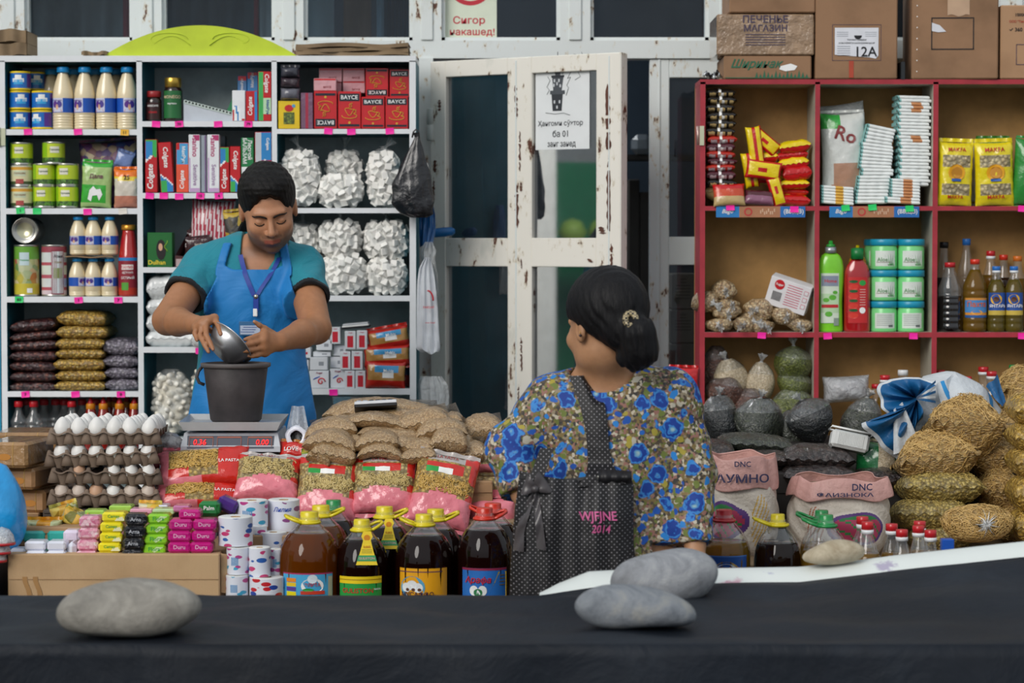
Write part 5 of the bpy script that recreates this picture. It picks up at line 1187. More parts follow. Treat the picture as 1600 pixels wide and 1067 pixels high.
for i,(y0,y1)in enumerate([(803,822),(822,841),(841,859),(859,875.5)]):soap([195,192.5,191,190][i],y0,[229,226.5,224,223][i],y1,6.0,BS,f'black wrapped soap bar, {tb(i, 4)} in its stack','Arna',K('#b9bcc4',.4),'black soap bars')
for i,(y0,y1)in enumerate([(803,819),(819,835),(835,851),(851,866.5)]):soap([230,227,225,223][i],y0,[265,263,262,259][i],y1,6.01,GS,f'lime green wrapped soap bar, {tb(i, 4)} in its stack','Flora',GR,'lime green soap bars',pat=gpat)
for c in(0,1):
 for i,(y0,y1)in enumerate([(811.5,829.5),(829.5,847),(847,864.5)]):
  x=[[264,301],[262,299],[262,296]][i][c];soap(x,y0,x+36.5,y1,6.0,MS,f'magenta wrapped soap bar, {tb(i, 3)} of the {["left", "right"][c]} column','Duru',K('#e9b3d4',.4),'magenta soap bars')
soap(279,796,313,811.5,6.02,MS,'magenta wrapped soap bar lying across the two columns','Duru',K('#e9b3d4',.4))
soap(310,783,343,807,6.10,KF('#1c7a3a'),'dark green wrapped soap bar behind the magenta ones','Palm',WT)
soap(334,777,366,800,6.14,KF('#4a2480'),'purple wrapped soap bar leaning beside the toilet rolls',rot=24)
for(x0,y0,x1,y1,Y,m,lb)in[(14,857,40,876,6.03,WS,'white wrapped soap bar at the left end, bottom row'),(40,860.5,71,876,6.0,WS,'white wrapped soap bar, second in the bottom row'),(72,860.5,102,876,6.0,WS,'white wrapped soap bar, third in the bottom row'),(38,845.5,71,861,6.01,WS,'white wrapped soap bar, left in the second row'),(73,845.5,102.5,861,6.01,WS,'white wrapped soap bar, right in the second row'),(103.5,847,119,876,6.02,WS,'white wrapped soap bar standing on end beside the pink stack'),(34,829,70,848,6.12,TS,'teal soap pack at the back, left one'),(73,829,104,848,6.12,TS,'teal soap pack at the back, right one'),(98,828,124,848,6.09,LS,'lilac white wrapped soap bar next to the pink stack')]:
 soap(x0,y0,x1,y1,Y,m,lb,group='white and teal soaps')
LG=KF('#a9d65a');PKS=KF('#e7a9c0')
for(x0,y0,x1,y1,Y,m,lb)in[(131,797,163,808,6.22,LG,'pale green wrapped soap lying behind the pink stack'),(170,790,206,800,6.3,LG,'pale green wrapped soap lying behind the yellow stack'),(238,795,272,804,6.2,KF('#c3e0a8'),'pale green wrapped soap behind the lime stack'),(203,795,238,803,6.24,PKS,'pale pink wrapped soap behind the black stack'),(246,789,262,797,6.28,WS,'small white packet behind the lime stack'),(270,790,296,800,6.2,KF('#c87aa8'),'pink wrapped soap behind the magenta column')]:
 soap(x0,y0,x1,y1,Y,m,lb)
FLO=grain('tulip_print',['#e8e3a8','#f2c21f','#5e7f2e','#e9d86a','#e8a81f','#47702a','#efe9c2'],48,bump=.08,film=.9,gap=.1)
for i,(x0,y0,x1,y1,Y,rr,lb)in enumerate([(78,788,124,808,6.28,-16,'tulip-patterned napkin pack leaning over the pale one'),(96,797,134,822,6.22,24,'tulip-patterned napkin pack end nearest the pink soaps'),(216,786,254,796,6.3,2,'orange flowered napkin pack behind the black soaps')]):bagthing('napkin_pack',lb,'pack',x0,y0,x1,y1,Y,.05,FLO,seed=i,rot=rr,nu=14,nv=10,p=4)
bagthing('napkin_pack','pale green napkin pack with an orange flower','pack',42,812,98,828,6.2,.08,lambda u,v:KF('#f0a51c')if(.35<u<.75 and v>.45)else KF('#cfd6a2'),seed=7,nu=20,nv=10,p=4)
b=MB();b.box((0,0,0),(.34,.16,.01),cardboard(),bev=.002)
solo('cardboard_sheet',b,'brown cardboard flap behind the wrapped soaps','cardboard',(X(120,6.26),6.26,Z(826,6.2)-.006),(4,0,0))
crate(X(40,6.25),X(320,6.25),6.13,6.355,zt+.0,zt+.05,'cardboard box end behind the stacked soaps',cardboard(),'cardboard_box','box')
def roll_mat(key,a,b_,sc):
 if key in MATS:return MATS[key]
 m,n,l,p=_new(key);co=_coords(n,l,scale=(1,1,2.2))
 v=n.new('ShaderNodeTexVoronoi');l.new(co,v.inputs['Vector']);v.inputs['Scale'].default_value=sc
 sp=n.new('ShaderNodeSeparateColor');l.new(v.outputs['Color'],sp.inputs[0])
 c=_ramp(n,l,sp.outputs[0],[(0,'#dfe3ee'),(.28,'#dfe3ee'),(.29,a),(.5,a),(.51,b_),(.75,b_),(.76,'#dfe3ee')],'CONSTANT')
 k_=_ramp(n,l,v.outputs['Distance'],[(.44,(1,1,1)),(.48,(0,0,0))]);l.new(_mix(n,l,k_,'#dfe3ee',c),p.inputs['Base Color'])
 p.inputs['Roughness'].default_value=.4;p.inputs['Coat Weight'].default_value=.3;return m
RM=roll_mat('roll_print','#2c5fae','#c53a72',34);RM2=roll_mat('roll_print_teal','#3fa3c8','#b83f86',38);RM3=roll_mat('roll_print_drops','#27459e','#c2202c',36)
def roll(x0,y0,x1,y1,Y,m,label,bars=False,txt=None):
 k=1/S(Y);a,c=W(x0,y0,Y),W(x1,y1,Y);r=(c.x-a.x)/2;h=a.z-c.z
 t=thing('toilet_roll',label,'toilet roll',((a.x+c.x)/2,Y+r,c.z),(0,0,0),'wrapped toilet rolls')
 b=MB();b.lathe([(r*.3,h*.97),(r*.9,h),(r,h*.98),(r,h*.02),(r*.9,0),(r*.3,0)],K('#e3e4e2',.8),30,cap0=False,cap1=False);b.lathe([(r*.3,h*.98),(r*.28,h*.5)],K('#b99b74',.8),16,cap0=False);b.build('paper_roll',t)
 b=MB();rl=r*1.01
 b.lathe([(rl,h*.02),(rl,h*.97)],m,30,cap0=False,cap1=False)
 if bars:
  for i in range(6):
   q=-.5+i*.11
   b.add([((rl+.0006)*math.sin(q+d_),-(rl+.0006)*math.cos(q+d_),h*z_v)for d_,z_v in((0,.35),(.06,.35),(.06,.65),(0,.65))],[(0,1,2,3)],K('#3a8fc8',.4),False)
 if txt:b.text(txt,K('#2c4fae',.4),cyl(rl+.001,h*.72),width=r*1.2,shear=.3)
 b.build('wrapper',t)
for a in[(338,809,392,855,6.0,RM,'wrapped toilet roll on top beside the magenta soaps, print of blue and pink streaks',False),(352,856,388,899,5.99,RM2,'wrapped toilet roll in the middle row, left',True),(387,856,421,903,5.98,RM,'wrapped toilet roll in the middle row, centre',False),(421,858,441,902,6.03,RM2,'narrow visible toilet roll in the middle row, right',True),(351,900,386,940,5.98,RM2,'wrapped toilet roll in the bottom row, left',True),(387,904,441,944,5.96,RM3,'wrapped toilet roll with red and blue drops in the bottom row',False),(366,783,416,826,6.14,RM2,'wrapped toilet roll in the back row, left',True),(392,822,416,856,6.13,RM2,'wrapped toilet roll in the back row under the left one',True),(404,833,446,858,6.11,RM,'low toilet roll in front of the printed lily roll',False)]:
 roll(*a)
roll(416,782,466,832,6.18,roll_mat('roll_print_lily','#dfe3ee','#8a4a86',30),'large toilet roll marked with a lily and blue script',txt='Лилия')
crate(X(395,6.2),X(470,6.2),6.12,6.34,ZA,Z(832,6.18),'small cardboard box supporting the back toilet rolls',cardboard(),'cardboard_box','box')
crate(X(345,6.0),X(440,6.0),5.96,6.08,ZA,Z(944,5.96)+.0,'small cardboard box under the front toilet rolls',cardboard(),'cardboard_box','box')
def oil5(px,ytop,wpx,Y,oil,capm,label,lab=None,level=.84,handle=True,tagm=None,zb=ZA,yaw=0,hlen=1.0,group='five-litre oil bottles'):
 k=1/S(Y);r=wpx/2*k;z1=Z(ytop,Y);h=z1-zb
 t=thing('oil_bottle',label,'bottle',(X(px,Y),Y,zb),(0,0,yaw),group)
 sh=h-130*k
 fl=lambda a,r_,z:r_*(1+(.018*math.cos(14*a)if z>sh+30*k*.3 else.004*math.cos(14*a)))
 pr=[(r*.86,0),(r*.97,.008)]
 for i in range(4):z0=.012+(sh-.02)*i/4;pr+=[(r,z0+.004),(r,z0+(sh-.02)/4-.008),(r*.975,z0+(sh-.02)/4-.003)]
 pr+=[(r,sh),(r,h-78*k),(r*.985,h-67*k),(r*.94,h-57*k),(r*.85,h-46*k),(r*.70,h-35*k),(r*.50,h-26*k),(r*.34,h-18*k),(r*.32,h-8*k)]
 zl=h*level;li=[]
 for q in pr:
  if q[1]<zl:li.append((q[0],q[1]))
 (ra,za),(rb,zb_)=li[-1],next(q for q in pr if q[1]>=zl)
 b=MB();b.lathe(li+[(ra+(rb-ra)*(zl-za)/max(1e-4,zb_-za),zl),(.0005,zl)],oil,40,flut=fl);b.build('oil',t)
 up=[(ra+(rb-ra)*(zl-za)/max(1e-4,zb_-za),zl)]+[q for q in pr if q[1]>zl]
 b=MB();b.lathe(up,PET(),40,flut=fl,cap0=False,cap1=False);b.build('bottle_body',t)
 b=MB();cr=14.5*k*wpx/98
 b.lathe([(cr*1.12,h-17*k),(cr*1.2,h-16.5*k),(cr*1.2,h-12.5*k),(cr,h-12*k),(cr,h-1.5*k),(cr*.94,h),(.0005,h)],capm,32,flut=lambda a,r_,z:r_*(1+.012*math.sin(a*36)));b.build('cap',t)
 if handle:
  b=MB();hz=h-17*k;R1=18*k;Lh=38*k*hlen
  pts=[Vector((math.cos(q)*R1*.9,math.sin(q)*R1*.9,hz))for q in[.5+i*5.3/16 for i in range(17)]]
  b.tube(pts,2.6*k,capm,6,closed=True)
  for sg in(1,-1):
   b.tube([Vector((R1*.6,sg*R1*.7,hz)),Vector((Lh*.6,sg*R1*.62,hz+4*k)),Vector((Lh*.92,sg*R1*.45,hz+9*k)),Vector((Lh,0,hz+11*k))],2.6*k,capm,6)
  o=b.build('handle',t);o.rotation_euler=(0,0,R(tagm[1]if tagm else 180))
 if lab:bb=MB();lab(bb,r*1.008,k,sh,h);bb.build('label',t)
 return t
OILA=liquid('amber_oil','#a8580f',.6);OILD=liquid('dark_oil','#2a100a',.85);OILG=liquid('golden_oil','#c99a34',.5);OILB=liquid('brown_oil','#4a2a14',.7)
YC=K('#e3cf12',.35,coat=.3);YC2=K('#c5d01c',.35,coat=.3);RC=K('#d6341f',.35,coat=.3);RCR=K('#c01f28',.35,coat=.3);GC=K('#1a8a45',.35,coat=.3)
def band(b,r,z0,z1,m,a0=-52,a1=52,off=0):
 b.lathe([(r+off,z0),(r+off,z1)],m,24,cap0=False,cap1=False,a0=-90+a0,a1=-90+a1)
def ct(b,r,body,deg,z,m,height=None,width=None,shear=0,off=.0012):
 b.text(body,m,lambda x,y:((r+off)*math.sin(x/r+R(deg)),-(r+off)*math.cos(x/r+R(deg)),z+y),shear=shear,bold=.015,**({'height':height}if height else{'width':width}))
def disc(b,r,deg,z,ra,rb,m,off=.0008,n=16):
 b.add([((r+off)*math.sin(R(deg)+ra*math.cos(q*6.283/n)/r),-(r+off)*math.cos(R(deg)+ra*math.cos(q*6.283/n)/r),z+rb*math.sin(q*6.283/n))for q in range(n)],[tuple(range(n))],m,False)
def lab_e(b,r,k,sh,h):
 z1=h-91*k;z0=z1-52*k;band(b,r,z0,z1,K('#4aa9d8',.35));band(b,r,z1-2*k,z1,K('#b0305c',.35),off=.0004)
 for i,c in enumerate(['#e88a2a','#e8c62a','#5a3f9a','#eddf1c']):band(b,r,z1-(14+7*i)*k-6*k*(i==3),z1-(8+7*i)*k,K(c,.35),-42,-21,.0005)
 disc(b,r,10,z1-20*k,18*k,12*k,WT);disc(b,r,10,z1-9*k,8*k,7*k,K('#d8e6ee',.35),.001)
 ct(b,r,'ЭЛИТА',10,z1-18*k,RCR,width=25*k,off=.002);band(b,r,z1-33*k,z1-27.5*k,K('#c8402c',.35),-12,33,.0015);disc(b,r,2,z1-26*k,9*k,2.5*k,GR,.0018)
 band(b,r,z1-38*k,z1-6*k,K('#b8b7a0',.4),41,51,.0005)
def lab_g(b,r,k,sh,h):
 z1=h-85*k;band(b,r,z1-54*k,z1,GR,-50,50);band(b,r,z1-11*k,z1,YL,-50,50,.0004);band(b,r,z1-5.5*k,z1-4.5*k,K('#8a6a1a',.4),-50,50,.0008);band(b,r,z1-39*k,z1-33*k,YL,-50,50,.0004)
 ct(b,r,'GULISTON',-6,z1-22*k,K('#c8302a',.35),width=50*k);ct(b,r,'масло',38,z1-20*k,WT,width=12*k)
def lab_m(b,r,k,sh,h):
 z1=h-80*k;band(b,r,z1-55*k,z1,K('#e8a51c',.35),-52,52);band(b,r,z1-6*k,z1-4.6*k,K('#4a2a5a',.4),-52,40,.0005)
 disc(b,r,-22,z1-30*k,21*k,18*k,K('#5aa3c8',.35));
 for q,w_ in((-34,8),(-22,9),(-10,8)):disc(b,r,q,z1-(26 if q==-22 else 30)*k,w_*k,7.5*k,K('#e8ecee',.35),.0012);disc(b,r,q+3,z1-33*k,3*k,2.5*k,K('#5a3a2a',.4),.0018)
 ct(b,r,'МУСАФФО',-12,z1-40*k,K('#3a1a3a',.35),width=52*k,off=.003)
def lab_a(b,r,k,sh,h):
 z1=h-90*k;band(b,r,z1-50*k,z1,K('#2a6fc0',.35),-52,52);band(b,r,z1-3.5*k,z1,K('#8a2a4a',.35),-52,52,.0005)
 b.add([((r+.0008)*math.sin(R(q)),-(r+.0008)*math.cos(R(q)),z)for q,z in((51,z1-48*k),(51,z1-6*k),(30,z1-6*k),(20,z1-24*k),(4,z1-48*k))],[(0,1,2,3,4)],K('#e8c21c',.35),False)
 for q in(-22,-4):disc(b,r,q,z1-35*k,7*k,8*k,K('#e9edee',.35),.0012)
 disc(b,r,-13,z1-38*k,7*k,6*k,K('#2a7a4a',.35),.0016)
 ct(b,r,'Арафа',-14,z1-19*k,RCR,width=42*k,shear=.2,off=.003)
 for i in range(4):band(b,r,z1-(12+i*5)*k,z1-(10.5+i*5)*k,K('#6a5a2a',.4),32,46,.0014)
oil5(482,799,96,YF,OILA,YC,'big oil bottle with amber oil and light blue label, first of the front row',lab_e)
G5=[(564,811,84,OILD,YC,'big bottle of dark oil with green and yellow label and hanging yellow tag',lab_g,40),(662,803,92,OILD,YC,'big bottle of dark oil with orange cotton-boll label',lab_m,175),(757,793,86,OILD,RC,'big bottle of dark oil with red cap and blue and yellow label',lab_a,30)]
for px,yt,wp,ol,cm,lb,lf,ha in G5:oil5(px,yt,wp,YF,ol,cm,lb,lf,tagm=(0,ha))
for px,yt,wp,ol,cm,lb,ha in[(500,789,92,OILA,YC,'big oil bottle with yellow cap in the back row behind the amber one',20),(600,791,88,OILD,YC,'big oil bottle with yellow cap in the back row beside the tagged bottle',25),(680,795,90,OILD,YC,'big oil bottle with yellow cap in the back row behind the cotton-boll bottle',20),(770,786,88,OILD,RC,'big oil bottle with red cap half hidden behind the red-capped one',160)]:
 oil5(px,yt,wp,YF+.165,ol,cm,lb,None,tagm=(0,ha))
oil5(520,781,80,YF+.25,OILD,GC,'dark oil bottle with green cap at the back under the pasta bags',None,handle=False)
def necktag(px,py,Y,s,label):
 k=1/S(Y)*s;b=MB()
 P=[(-6,22),(-9,14),(-6,8),(-10,-8),(-17,-30),(17,-30),(10,-8),(6,8),(9,14),(6,22)]
 y=lambda z:-.012-(22-z)*k*.16
 b.add([(x*k,y(z),z*k)for x,z in P],[tuple(range(10))],YL,False);b.add([(x*k,y(z)+.001,z*k)for x,z in P],[tuple(range(10))[::-1]],YL,False)
 b.add([(x*k,y(z)-.0008,z*k)for x,z in((-13,-15),(-15.5,-24),(15.5,-24),(13,-15))],[(0,1,2,3)],K('#2f9a5a',.4),False)
 b.lathe([(.0005,0),(5*k,0)],K('#e0902a',.4),12,Matrix.Translation((0,y(12)-.001,12*k))@Matrix.Rotation(R(90),4,'X'),cap0=False,cap1=False)
 b.text('GULISTON',K('#e8c0c0',.4),lambda x,z:(x,y(-19)-.002,-19.5*k+z),width=25*k);b.text('0,005',K('#c8702a',.4),lambda x,z:(x,y(-2)-.002,-2*k+z),width=11*k)
 for i in range(3):b.add([(x*k,y(-6-2*i)-.0012,(-6.5-2.4*i)*k+q*k)for x,q in((-8,0),(8,0),(8,.8),(-8,.8))],[(0,1,2,3)],K('#9a9a3a',.5),False)
 solo('bottle_tag',b,label,'tag',W(px,py,Y))
necktag(574,851,YF-.045,1.0,'yellow and green cardboard tag hanging from the neck of the dark oil bottle')
necktag(608,829,YF+.10,.9,'yellow and green cardboard tag hanging from the back-row bottle')
TRAY=cardboard('egg_tray_pulp','#7d6b5c','#5c4d42');EW=K('#e8e6e2',.45,var=.02);EB=K('#c39a7c',.5,var=.06);EP=K('#cdbdb0',.5,var=.05)
pt=.0462;TX=X(163,6.45);TY=6.42
def egg_proto(m):
 b=MB();b.lathe([(.0001,0),(.009,.0012),(.0165,.006),(.021,.015),(.0218,.023),(.0195,.034),(.0145,.044),(.009,.051),(.004,.0545),(.0001,.0556)],m,20);return b
me_={}
def egg(x,y,z,m,label,tilt=0,yaw=0,sc=1):
 if m not in me_:me_[m]=egg_proto(m).build('egg');bpy.data.objects.remove(me_[m]);me_[m]=bpy.data.meshes[-1]if False else None
 o=egg_proto(m).build('egg',None,(x,y,z),(R(tilt),0,R(yaw)));o.scale=(sc,)*3
 return _tag(o,label,'egg','eggs on the pulp trays')
me_={EW:1,EB:1,EP:1}
z0=Z(786,6.42);tz=[z0,z0+.058,z0+.108,z0+.163]
def tray_mesh(seed):
 b=MB();w,d=6*pt,5*pt
 def f(u,v,off=0):
  x,y=(u-.5)*w,v*d
  cx=math.cos(6.2832*(x/pt+.5));cy=math.cos(6.2832*(y/pt-.5))
  hgt=.5-.25*(cx+cy);hgt=hgt**1.1
  e=min(u,1-u,v*.9,(1-v))*40
  z=.028*hgt+.002*math.sin(u*11+seed)+.003*math.sin(v*6+seed+u*4)
  return(x,y,z+off)
 b.grid(lambda u,v:f(u,v),60,50,TRAY);b.grid(lambda u,v:f(1-u,v,-.003),60,50,TRAY)
 for i in range(6):
  x=(i-2.5)*pt
  b.lathe([(.013,-.012),(.017,.004),(.021,.020)],TRAY,14,TR((x,.016,0)),a0=180,a1=360,cap0=False)
 for i in range(7):
  x=(i-3)*pt;b.lathe([(.017,-.006),(.013,.010),(.0055,.034),(.003,.037)],TRAY,10,TR((x,.004,0),sc=(1,.7,1)))
 b.grid(lambda u,v:((u-.5)*w*1.03,-.004-.006*v,.026+.008*math.cos(6.2832*(u*6))*.5-.004*v),60,2,TRAY)
 return b
for i,z in enumerate(tz):
 solo('egg_tray',tray_mesh(i),f'grey-brown pulp egg tray, {tb(3 - i, 4)} of the stack','egg tray',(TX+[0,.004,-.006,0][i],TY,z),(0,[0,1,-1.5,0][i],0),'pulp egg trays')
for r_ in range(5):
 for c in range(6):
  if r_==0 and c==0 and False:continue
  egg(TX+(c-2.5)*pt,TY+.023+r_*pt,tz[3]+.009,EW,f'white egg in the top tray, {lr(c, 6)} in the {["front", "second", "third", "fourth", "back"][r_]} row',random.uniform(-8,8),random.uniform(0,90),random.uniform(.96,1.05))
for c in range(6):egg(TX+(c-2.5)*pt,TY+.018,tz[2]+.003,EW,f'white egg peeking out under the top tray, {lr(c, 6)}',sc=.98)
for c in(1,3,4,5):egg(TX+(c-2.5)*pt,TY+.018,tz[1]+.001,EB if c==1 else EW,('brown egg' if c==1 else 'white egg')+f' between the two middle trays, {["", "leftmost", "", "second from the left", "third from the left", "rightmost"][c]}',sc=.95)
for c in range(6):egg(TX+(c-2.5)*pt,TY+.018,tz[0]+.003,[EP,EP,EB,EW,EP,EP][c],['pale brown egg','pale brown egg','brown egg','whitish egg','pinkish egg','pale brown egg'][c]+f' in the bottom tray, {lr(c, 6)}',sc=.98)
crate(TX-.16,TX+.16,6.40,6.70,ZB,z0-.016,'flat dark carton under the egg trays',K('#4a4038',.8),'cardboard_box','box')
PARC=K('#a07b50',.3,coat=.9,bump=.9,bscale=24,var=.12);PARC2=K('#a37a52',.4,coat=.5,bump=.4,bscale=20,var=.1)
def parcel(x0,y0,x1,y1,Y,d,m,label,yaw=0,spot=True):
 a,c=W(x0,y0,Y),W(x1,y1,Y);w,h=c.x-a.x,a.z-c.z;b=MB()
 b.box((0,d/2,h/2),(w,d,h),m,bev=.008)
 for q in((-.15,)if not spot else(-.3,.18)):b.box((q*w,d/2,h/2),(.018,d*1.01,h*1.012),K('#b08a52',.25,coat=.8),bev=.008)
 if spot:b.add([(w*.0+.018*math.cos(i*.524),-.0012,h*.42+.009*math.sin(i*.524))for i in range(12)],[tuple(range(12))],K('#b87a2a',.5),False)
 solo('brown_parcel',b,label,'parcel',((a.x+c.x)/2,Y,c.z),(0,0,yaw),'brown film-wrapped parcels')
parcel(-45,800,38,846,6.44,.2,PARC2,'brown parcel at the bottom of the pile behind the blue bag')
parcel(22,766,72,801,6.46,.24,PARC2,'brown taped parcel, third from the top of the pile',-10)
parcel(3,732,55,765,6.42,.24,PARC2,'brown taped parcel with an orange mark, second from the top',-12)
parcel(-30,691,44,731,6.38,.22,PARC,'shiny film-wrapped brown parcel on top, nearest',-8)
parcel(-12,676,92,704,6.68,.2,PARC,'shiny film-wrapped brown parcel on top, behind the nearest')
crate(X(-40,6.6),X(75,6.6),6.45,6.90,ZB,Z(801,6.46),'flat carton at the bottom of the parcel pile',cardboard(),'cardboard_box','box')
crate(X(-12,6.75),X(85,6.75),6.70,6.90,Z(801,6.46),Z(706,6.68),'brown carton under the rear parcel',cardboard(),'cardboard_box','box')
b=MB();BBG=K('#1f9be0',.3,coat=.6,bump=.8,bscale=14)
blob(b,.085,.22,BBG,4,32,20,.8,.05);
solo('blue_plastic_bag',b,'bright blue plastic bag standing at the left edge of the bench','bag',(X(-8,6.1),6.08,Z(858,6.05)))
for i,(px,py,r)in enumerate([(3,848,20),(0,862,16),(-4,875,14)]):
 k=1/S(5.97);b=MB();b.lathe([(r*k*1.05,0),(r*k,.004),(r*k*.9,.02),(r*k*.55,.034),(.001,.040)],film('hazy_film',haze=.45),24);b.lathe([(r*k*1.06,-.005),(r*k*1.06,.001)],RCR,24)
 solo('clear_plastic_dome',b,f'clear plastic dome with red rim at the left edge, {tb(i, 3)}','plastic dome',W(px,py,5.97))
crate(X(-60,6.1),X(4,6.1),5.93,6.30,ZA,Z(876,5.97)-.008,'dark blue box under the blue bag at the left edge',K('#142a4a',.5),'plastic_box','box')
PASTA=grain('elbow_pasta',['#b88f3c','#caa550','#d8b968','#a67d30'],95,film=.7,gap=.6);PASTAG=grain('elbow_pasta_pale',['#b89c58','#ccb272','#d9c288','#a3884a'],100,film=.7,gap=.6)
ELB=K('#cda653',.4,coat=.5);ELG=K('#cfb878',.4,coat=.5);PNK=KF('#e5808d',bs=16,bump=.9);PNK2=KF('#dc6f7e',bs=16,bump=.9);REDB=KF('#cf2a20');LGY=KF('#b9b2ae')
def pink_bag(x0,y0,x1,y1,Y,label,seed,tilt=-28,rot=0,pale=True,flag=True,yaw=0,t=.075):
 base=PASTAG if pale else PASTA
 def m(u,v):
  e=.36-.12*math.exp(-((u-.5)*6)**2)*-1 if seed%2 else.33+.10*math.exp(-((u-.45)*5)**2)
  if v<e:return PNK if(u+v*3)%.4>.02 else PNK2
  if v>.88:return REDB if(u<.18 or u>.78)else LGY
  if v>.60 and u>.86:return REDB
  if flag and.66<v<.76 and.18<u<.78:return GR if u<.36 else(WT if u<.58 else REDB)
  if flag and.76<v<.82 and.18<u<.78:return REDB
  if v<.44 and u>.88:return REDB
  return base
 k=S(Y);a,c=W(x0,y0,Y),W(x1,y1,Y);w,h=c.x-a.x,(a.z-c.z)/math.cos(R(tilt))
 b=MB();s=pillow(b,w,h,t,m,34,34,seed=seed,fin=.012,p=3,q=.45,wr=.08,back=PNK)
 f=pil_fn(w,h,t,seed,.08,3,.05,.45);rs=random.Random(seed)
 def lim(u,v,sd):return f(u,.40+.24*v if flag else.42+.44*v,sd)
 arcs(b,lim,260,.011,.0018,ELG if pale else ELB,seed,lo=.1,hi=.9)
 b.text('LA PASTA',K('#9a2a2a',.4),lambda x,y:s(x-w*.02,y+h*.42),width=w*.34)
 return solo('pasta_bag',b,label,'pasta',((a.x+c.x)/2,Y+.03,(a.z+c.z)/2),(tilt,rot,yaw),'pink-based pasta bags')
def side_bag(x0,y0,x1,y1,Y,label,seed,rot=0,tilt=-40):
 def m(u,v):
  if u>.68:return REDB
  if v<.16 or u<.12:return PNK if u<.5 else REDB
  if v<.34 and u<.36:return REDB
  if v>.86 and u>.4:return LGY
  return PASTA
 k=S(Y);a,c=W(x0,y0,Y),W(x1,y1,Y);w,h=c.x-a.x,(a.z-c.z)/math.cos(R(tilt));b=MB()
 s=pillow(b,w,h,.07,m,34,24,seed=seed,p=3,q=.45,wr=.06,back=PNK);f=pil_fn(w,h,.07,seed,.06,3,.05,.45)
 arcs(b,lambda u,v,sd:f(.16+.5*u,.36+.46*v,sd),280,.011,.0018,ELB,seed,lo=.0,hi=1)
 b.text('LA PASTA',WT,lambda x,y:s(x+w*.30,y-h*.02),width=w*.22)
 return solo('pasta_bag',b,label,'pasta',((a.x+c.x)/2,Y+.03,(a.z+c.z)/2),(tilt,rot,0),'pink-based pasta bags')
side_bag(238,757,380,796,6.44,'pasta bag lying on its side, lower one under the scale',3,-1)
side_bag(243,707,388,760,6.47,'pasta bag lying on its side just under the scale, red end to the right',5,-5)
pink_bag(366,718,468,782,6.42,'pasta bag with folded pink base right of the side-lying ones',7,-38,4,flag=False)
pink_bag(462,722,560,812,6.40,'pink-based pasta bag with flag stripe above the amber oil bottle',8,-30,4)
pink_bag(549,720,650,802,6.40,'pink-based pasta bag with flag stripe in the middle of the row',10,-30,0)
pink_bag(642,716,742,822,6.38,'tilted golden pasta bag with flag stripe beside the woman',11,-28,11,pale=False)
for i,(x0,y0,x1,y1,Y,lb)in enumerate([(238,704,292,734,6.6,'pink pasta bag end behind the side-lying one'),(734,704,792,741,6.55,'pink pasta bag behind the woman’s sleeve, upper'),(736,743,800,782,6.5,'pink pasta bag behind the woman’s sleeve, middle'),(730,778,806,824,6.46,'pink pasta bag behind the woman’s sleeve, lowest'),(505,708,585,730,6.62,'pink bag end under the brown grain bags, middle'),(596,712,660,726,6.62,'pink bag end under the brown grain bags, right')]):
 bagthing('pasta_bag',lb,'pasta',x0,y0,x1,y1,Y,.09,(lambda u,v:PASTAG if(v>.55 and i in(1,2))else PNK)if i<4 else PNK,seed=30+i,nu=16,nv=12,p=3)
b=MB();blob(b,.05,.062,film('grey_film','#b9b6b8',haze=.65),7,26,12,.8,.1)
solo('clear_plastic_bag',b,'crumpled greyish clear bag between the eggs and the scale','bag',(X(262,6.62),6.64,Z(712,6.6)))
def redp(u,v):return KF('#c8261c')if v<.75 or u<.4 else KF('#d88a3a')
bagthing('snack_packet','shiny red packet lying right of the scale with white letters','packet',436,690,506,722,6.60,.05,redp,seed=41,rot=3,tilt=-30,texts=[('LOVE',-.22,-.05,7,WT,0)])
bagthing('snack_packet','small yellow and green packet end at the tip of the red packet','packet',470,706,500,724,6.52,.03,grain('flower_print2',['#e8c81c','#2f8a3a','#e8d85a','#1f6a2a'],60,bump=.05,gap=.1),seed=42,rot=4,nu=10,nv=8)
for i,px in enumerate([478,560,700]):
 crate(X(px,6.5),X(px+70,6.5),6.44,6.60,ZB,ZB+.06+.02*i,f'low carton hidden behind the pasta bags, {lr(i, 3)}',cardboard(),'cardboard_box','box')
t=thing('bag_roll','roll of clear plastic bags standing up beside the scale','roll',W(463,682,6.60)+Vector((0,.0,0)),(0,0,0));k=1/S(6.6);r=17*k
b=MB();T=TR(rot=(78,0,0));b.lathe([(r*.55,0),(r*.6,.001),(r,.003),(r,-.12),(r*.55,-.12)],WS,30,T@TR(rot=(0,0,0)),flut=lambda a,r_,z:r_*(1+.04*math.sin(5*a)+.02*math.sin(13*a)),cap0=False,cap1=False);b.lathe([(r*.56,.001),(r*.5,-.12)],K('#2a2632',.6),24,T,cap0=False);b.build('roll_core',t)
b=MB();b.grid(lambda u,v:((u-.5)*.075*(1-.55*v),.03+.02*v+.01*math.sin(u*9),-.02+v*.10),14,10,film('hazy_film',haze=.45));b.build('loose_end',t)
GRN=grain('wheat_grits',['#b59264','#c9a87a','#a07c50','#d3b78c'],260,bump=.7,film=1,gap=.35);HZ=film('hazy_film',haze=.45)
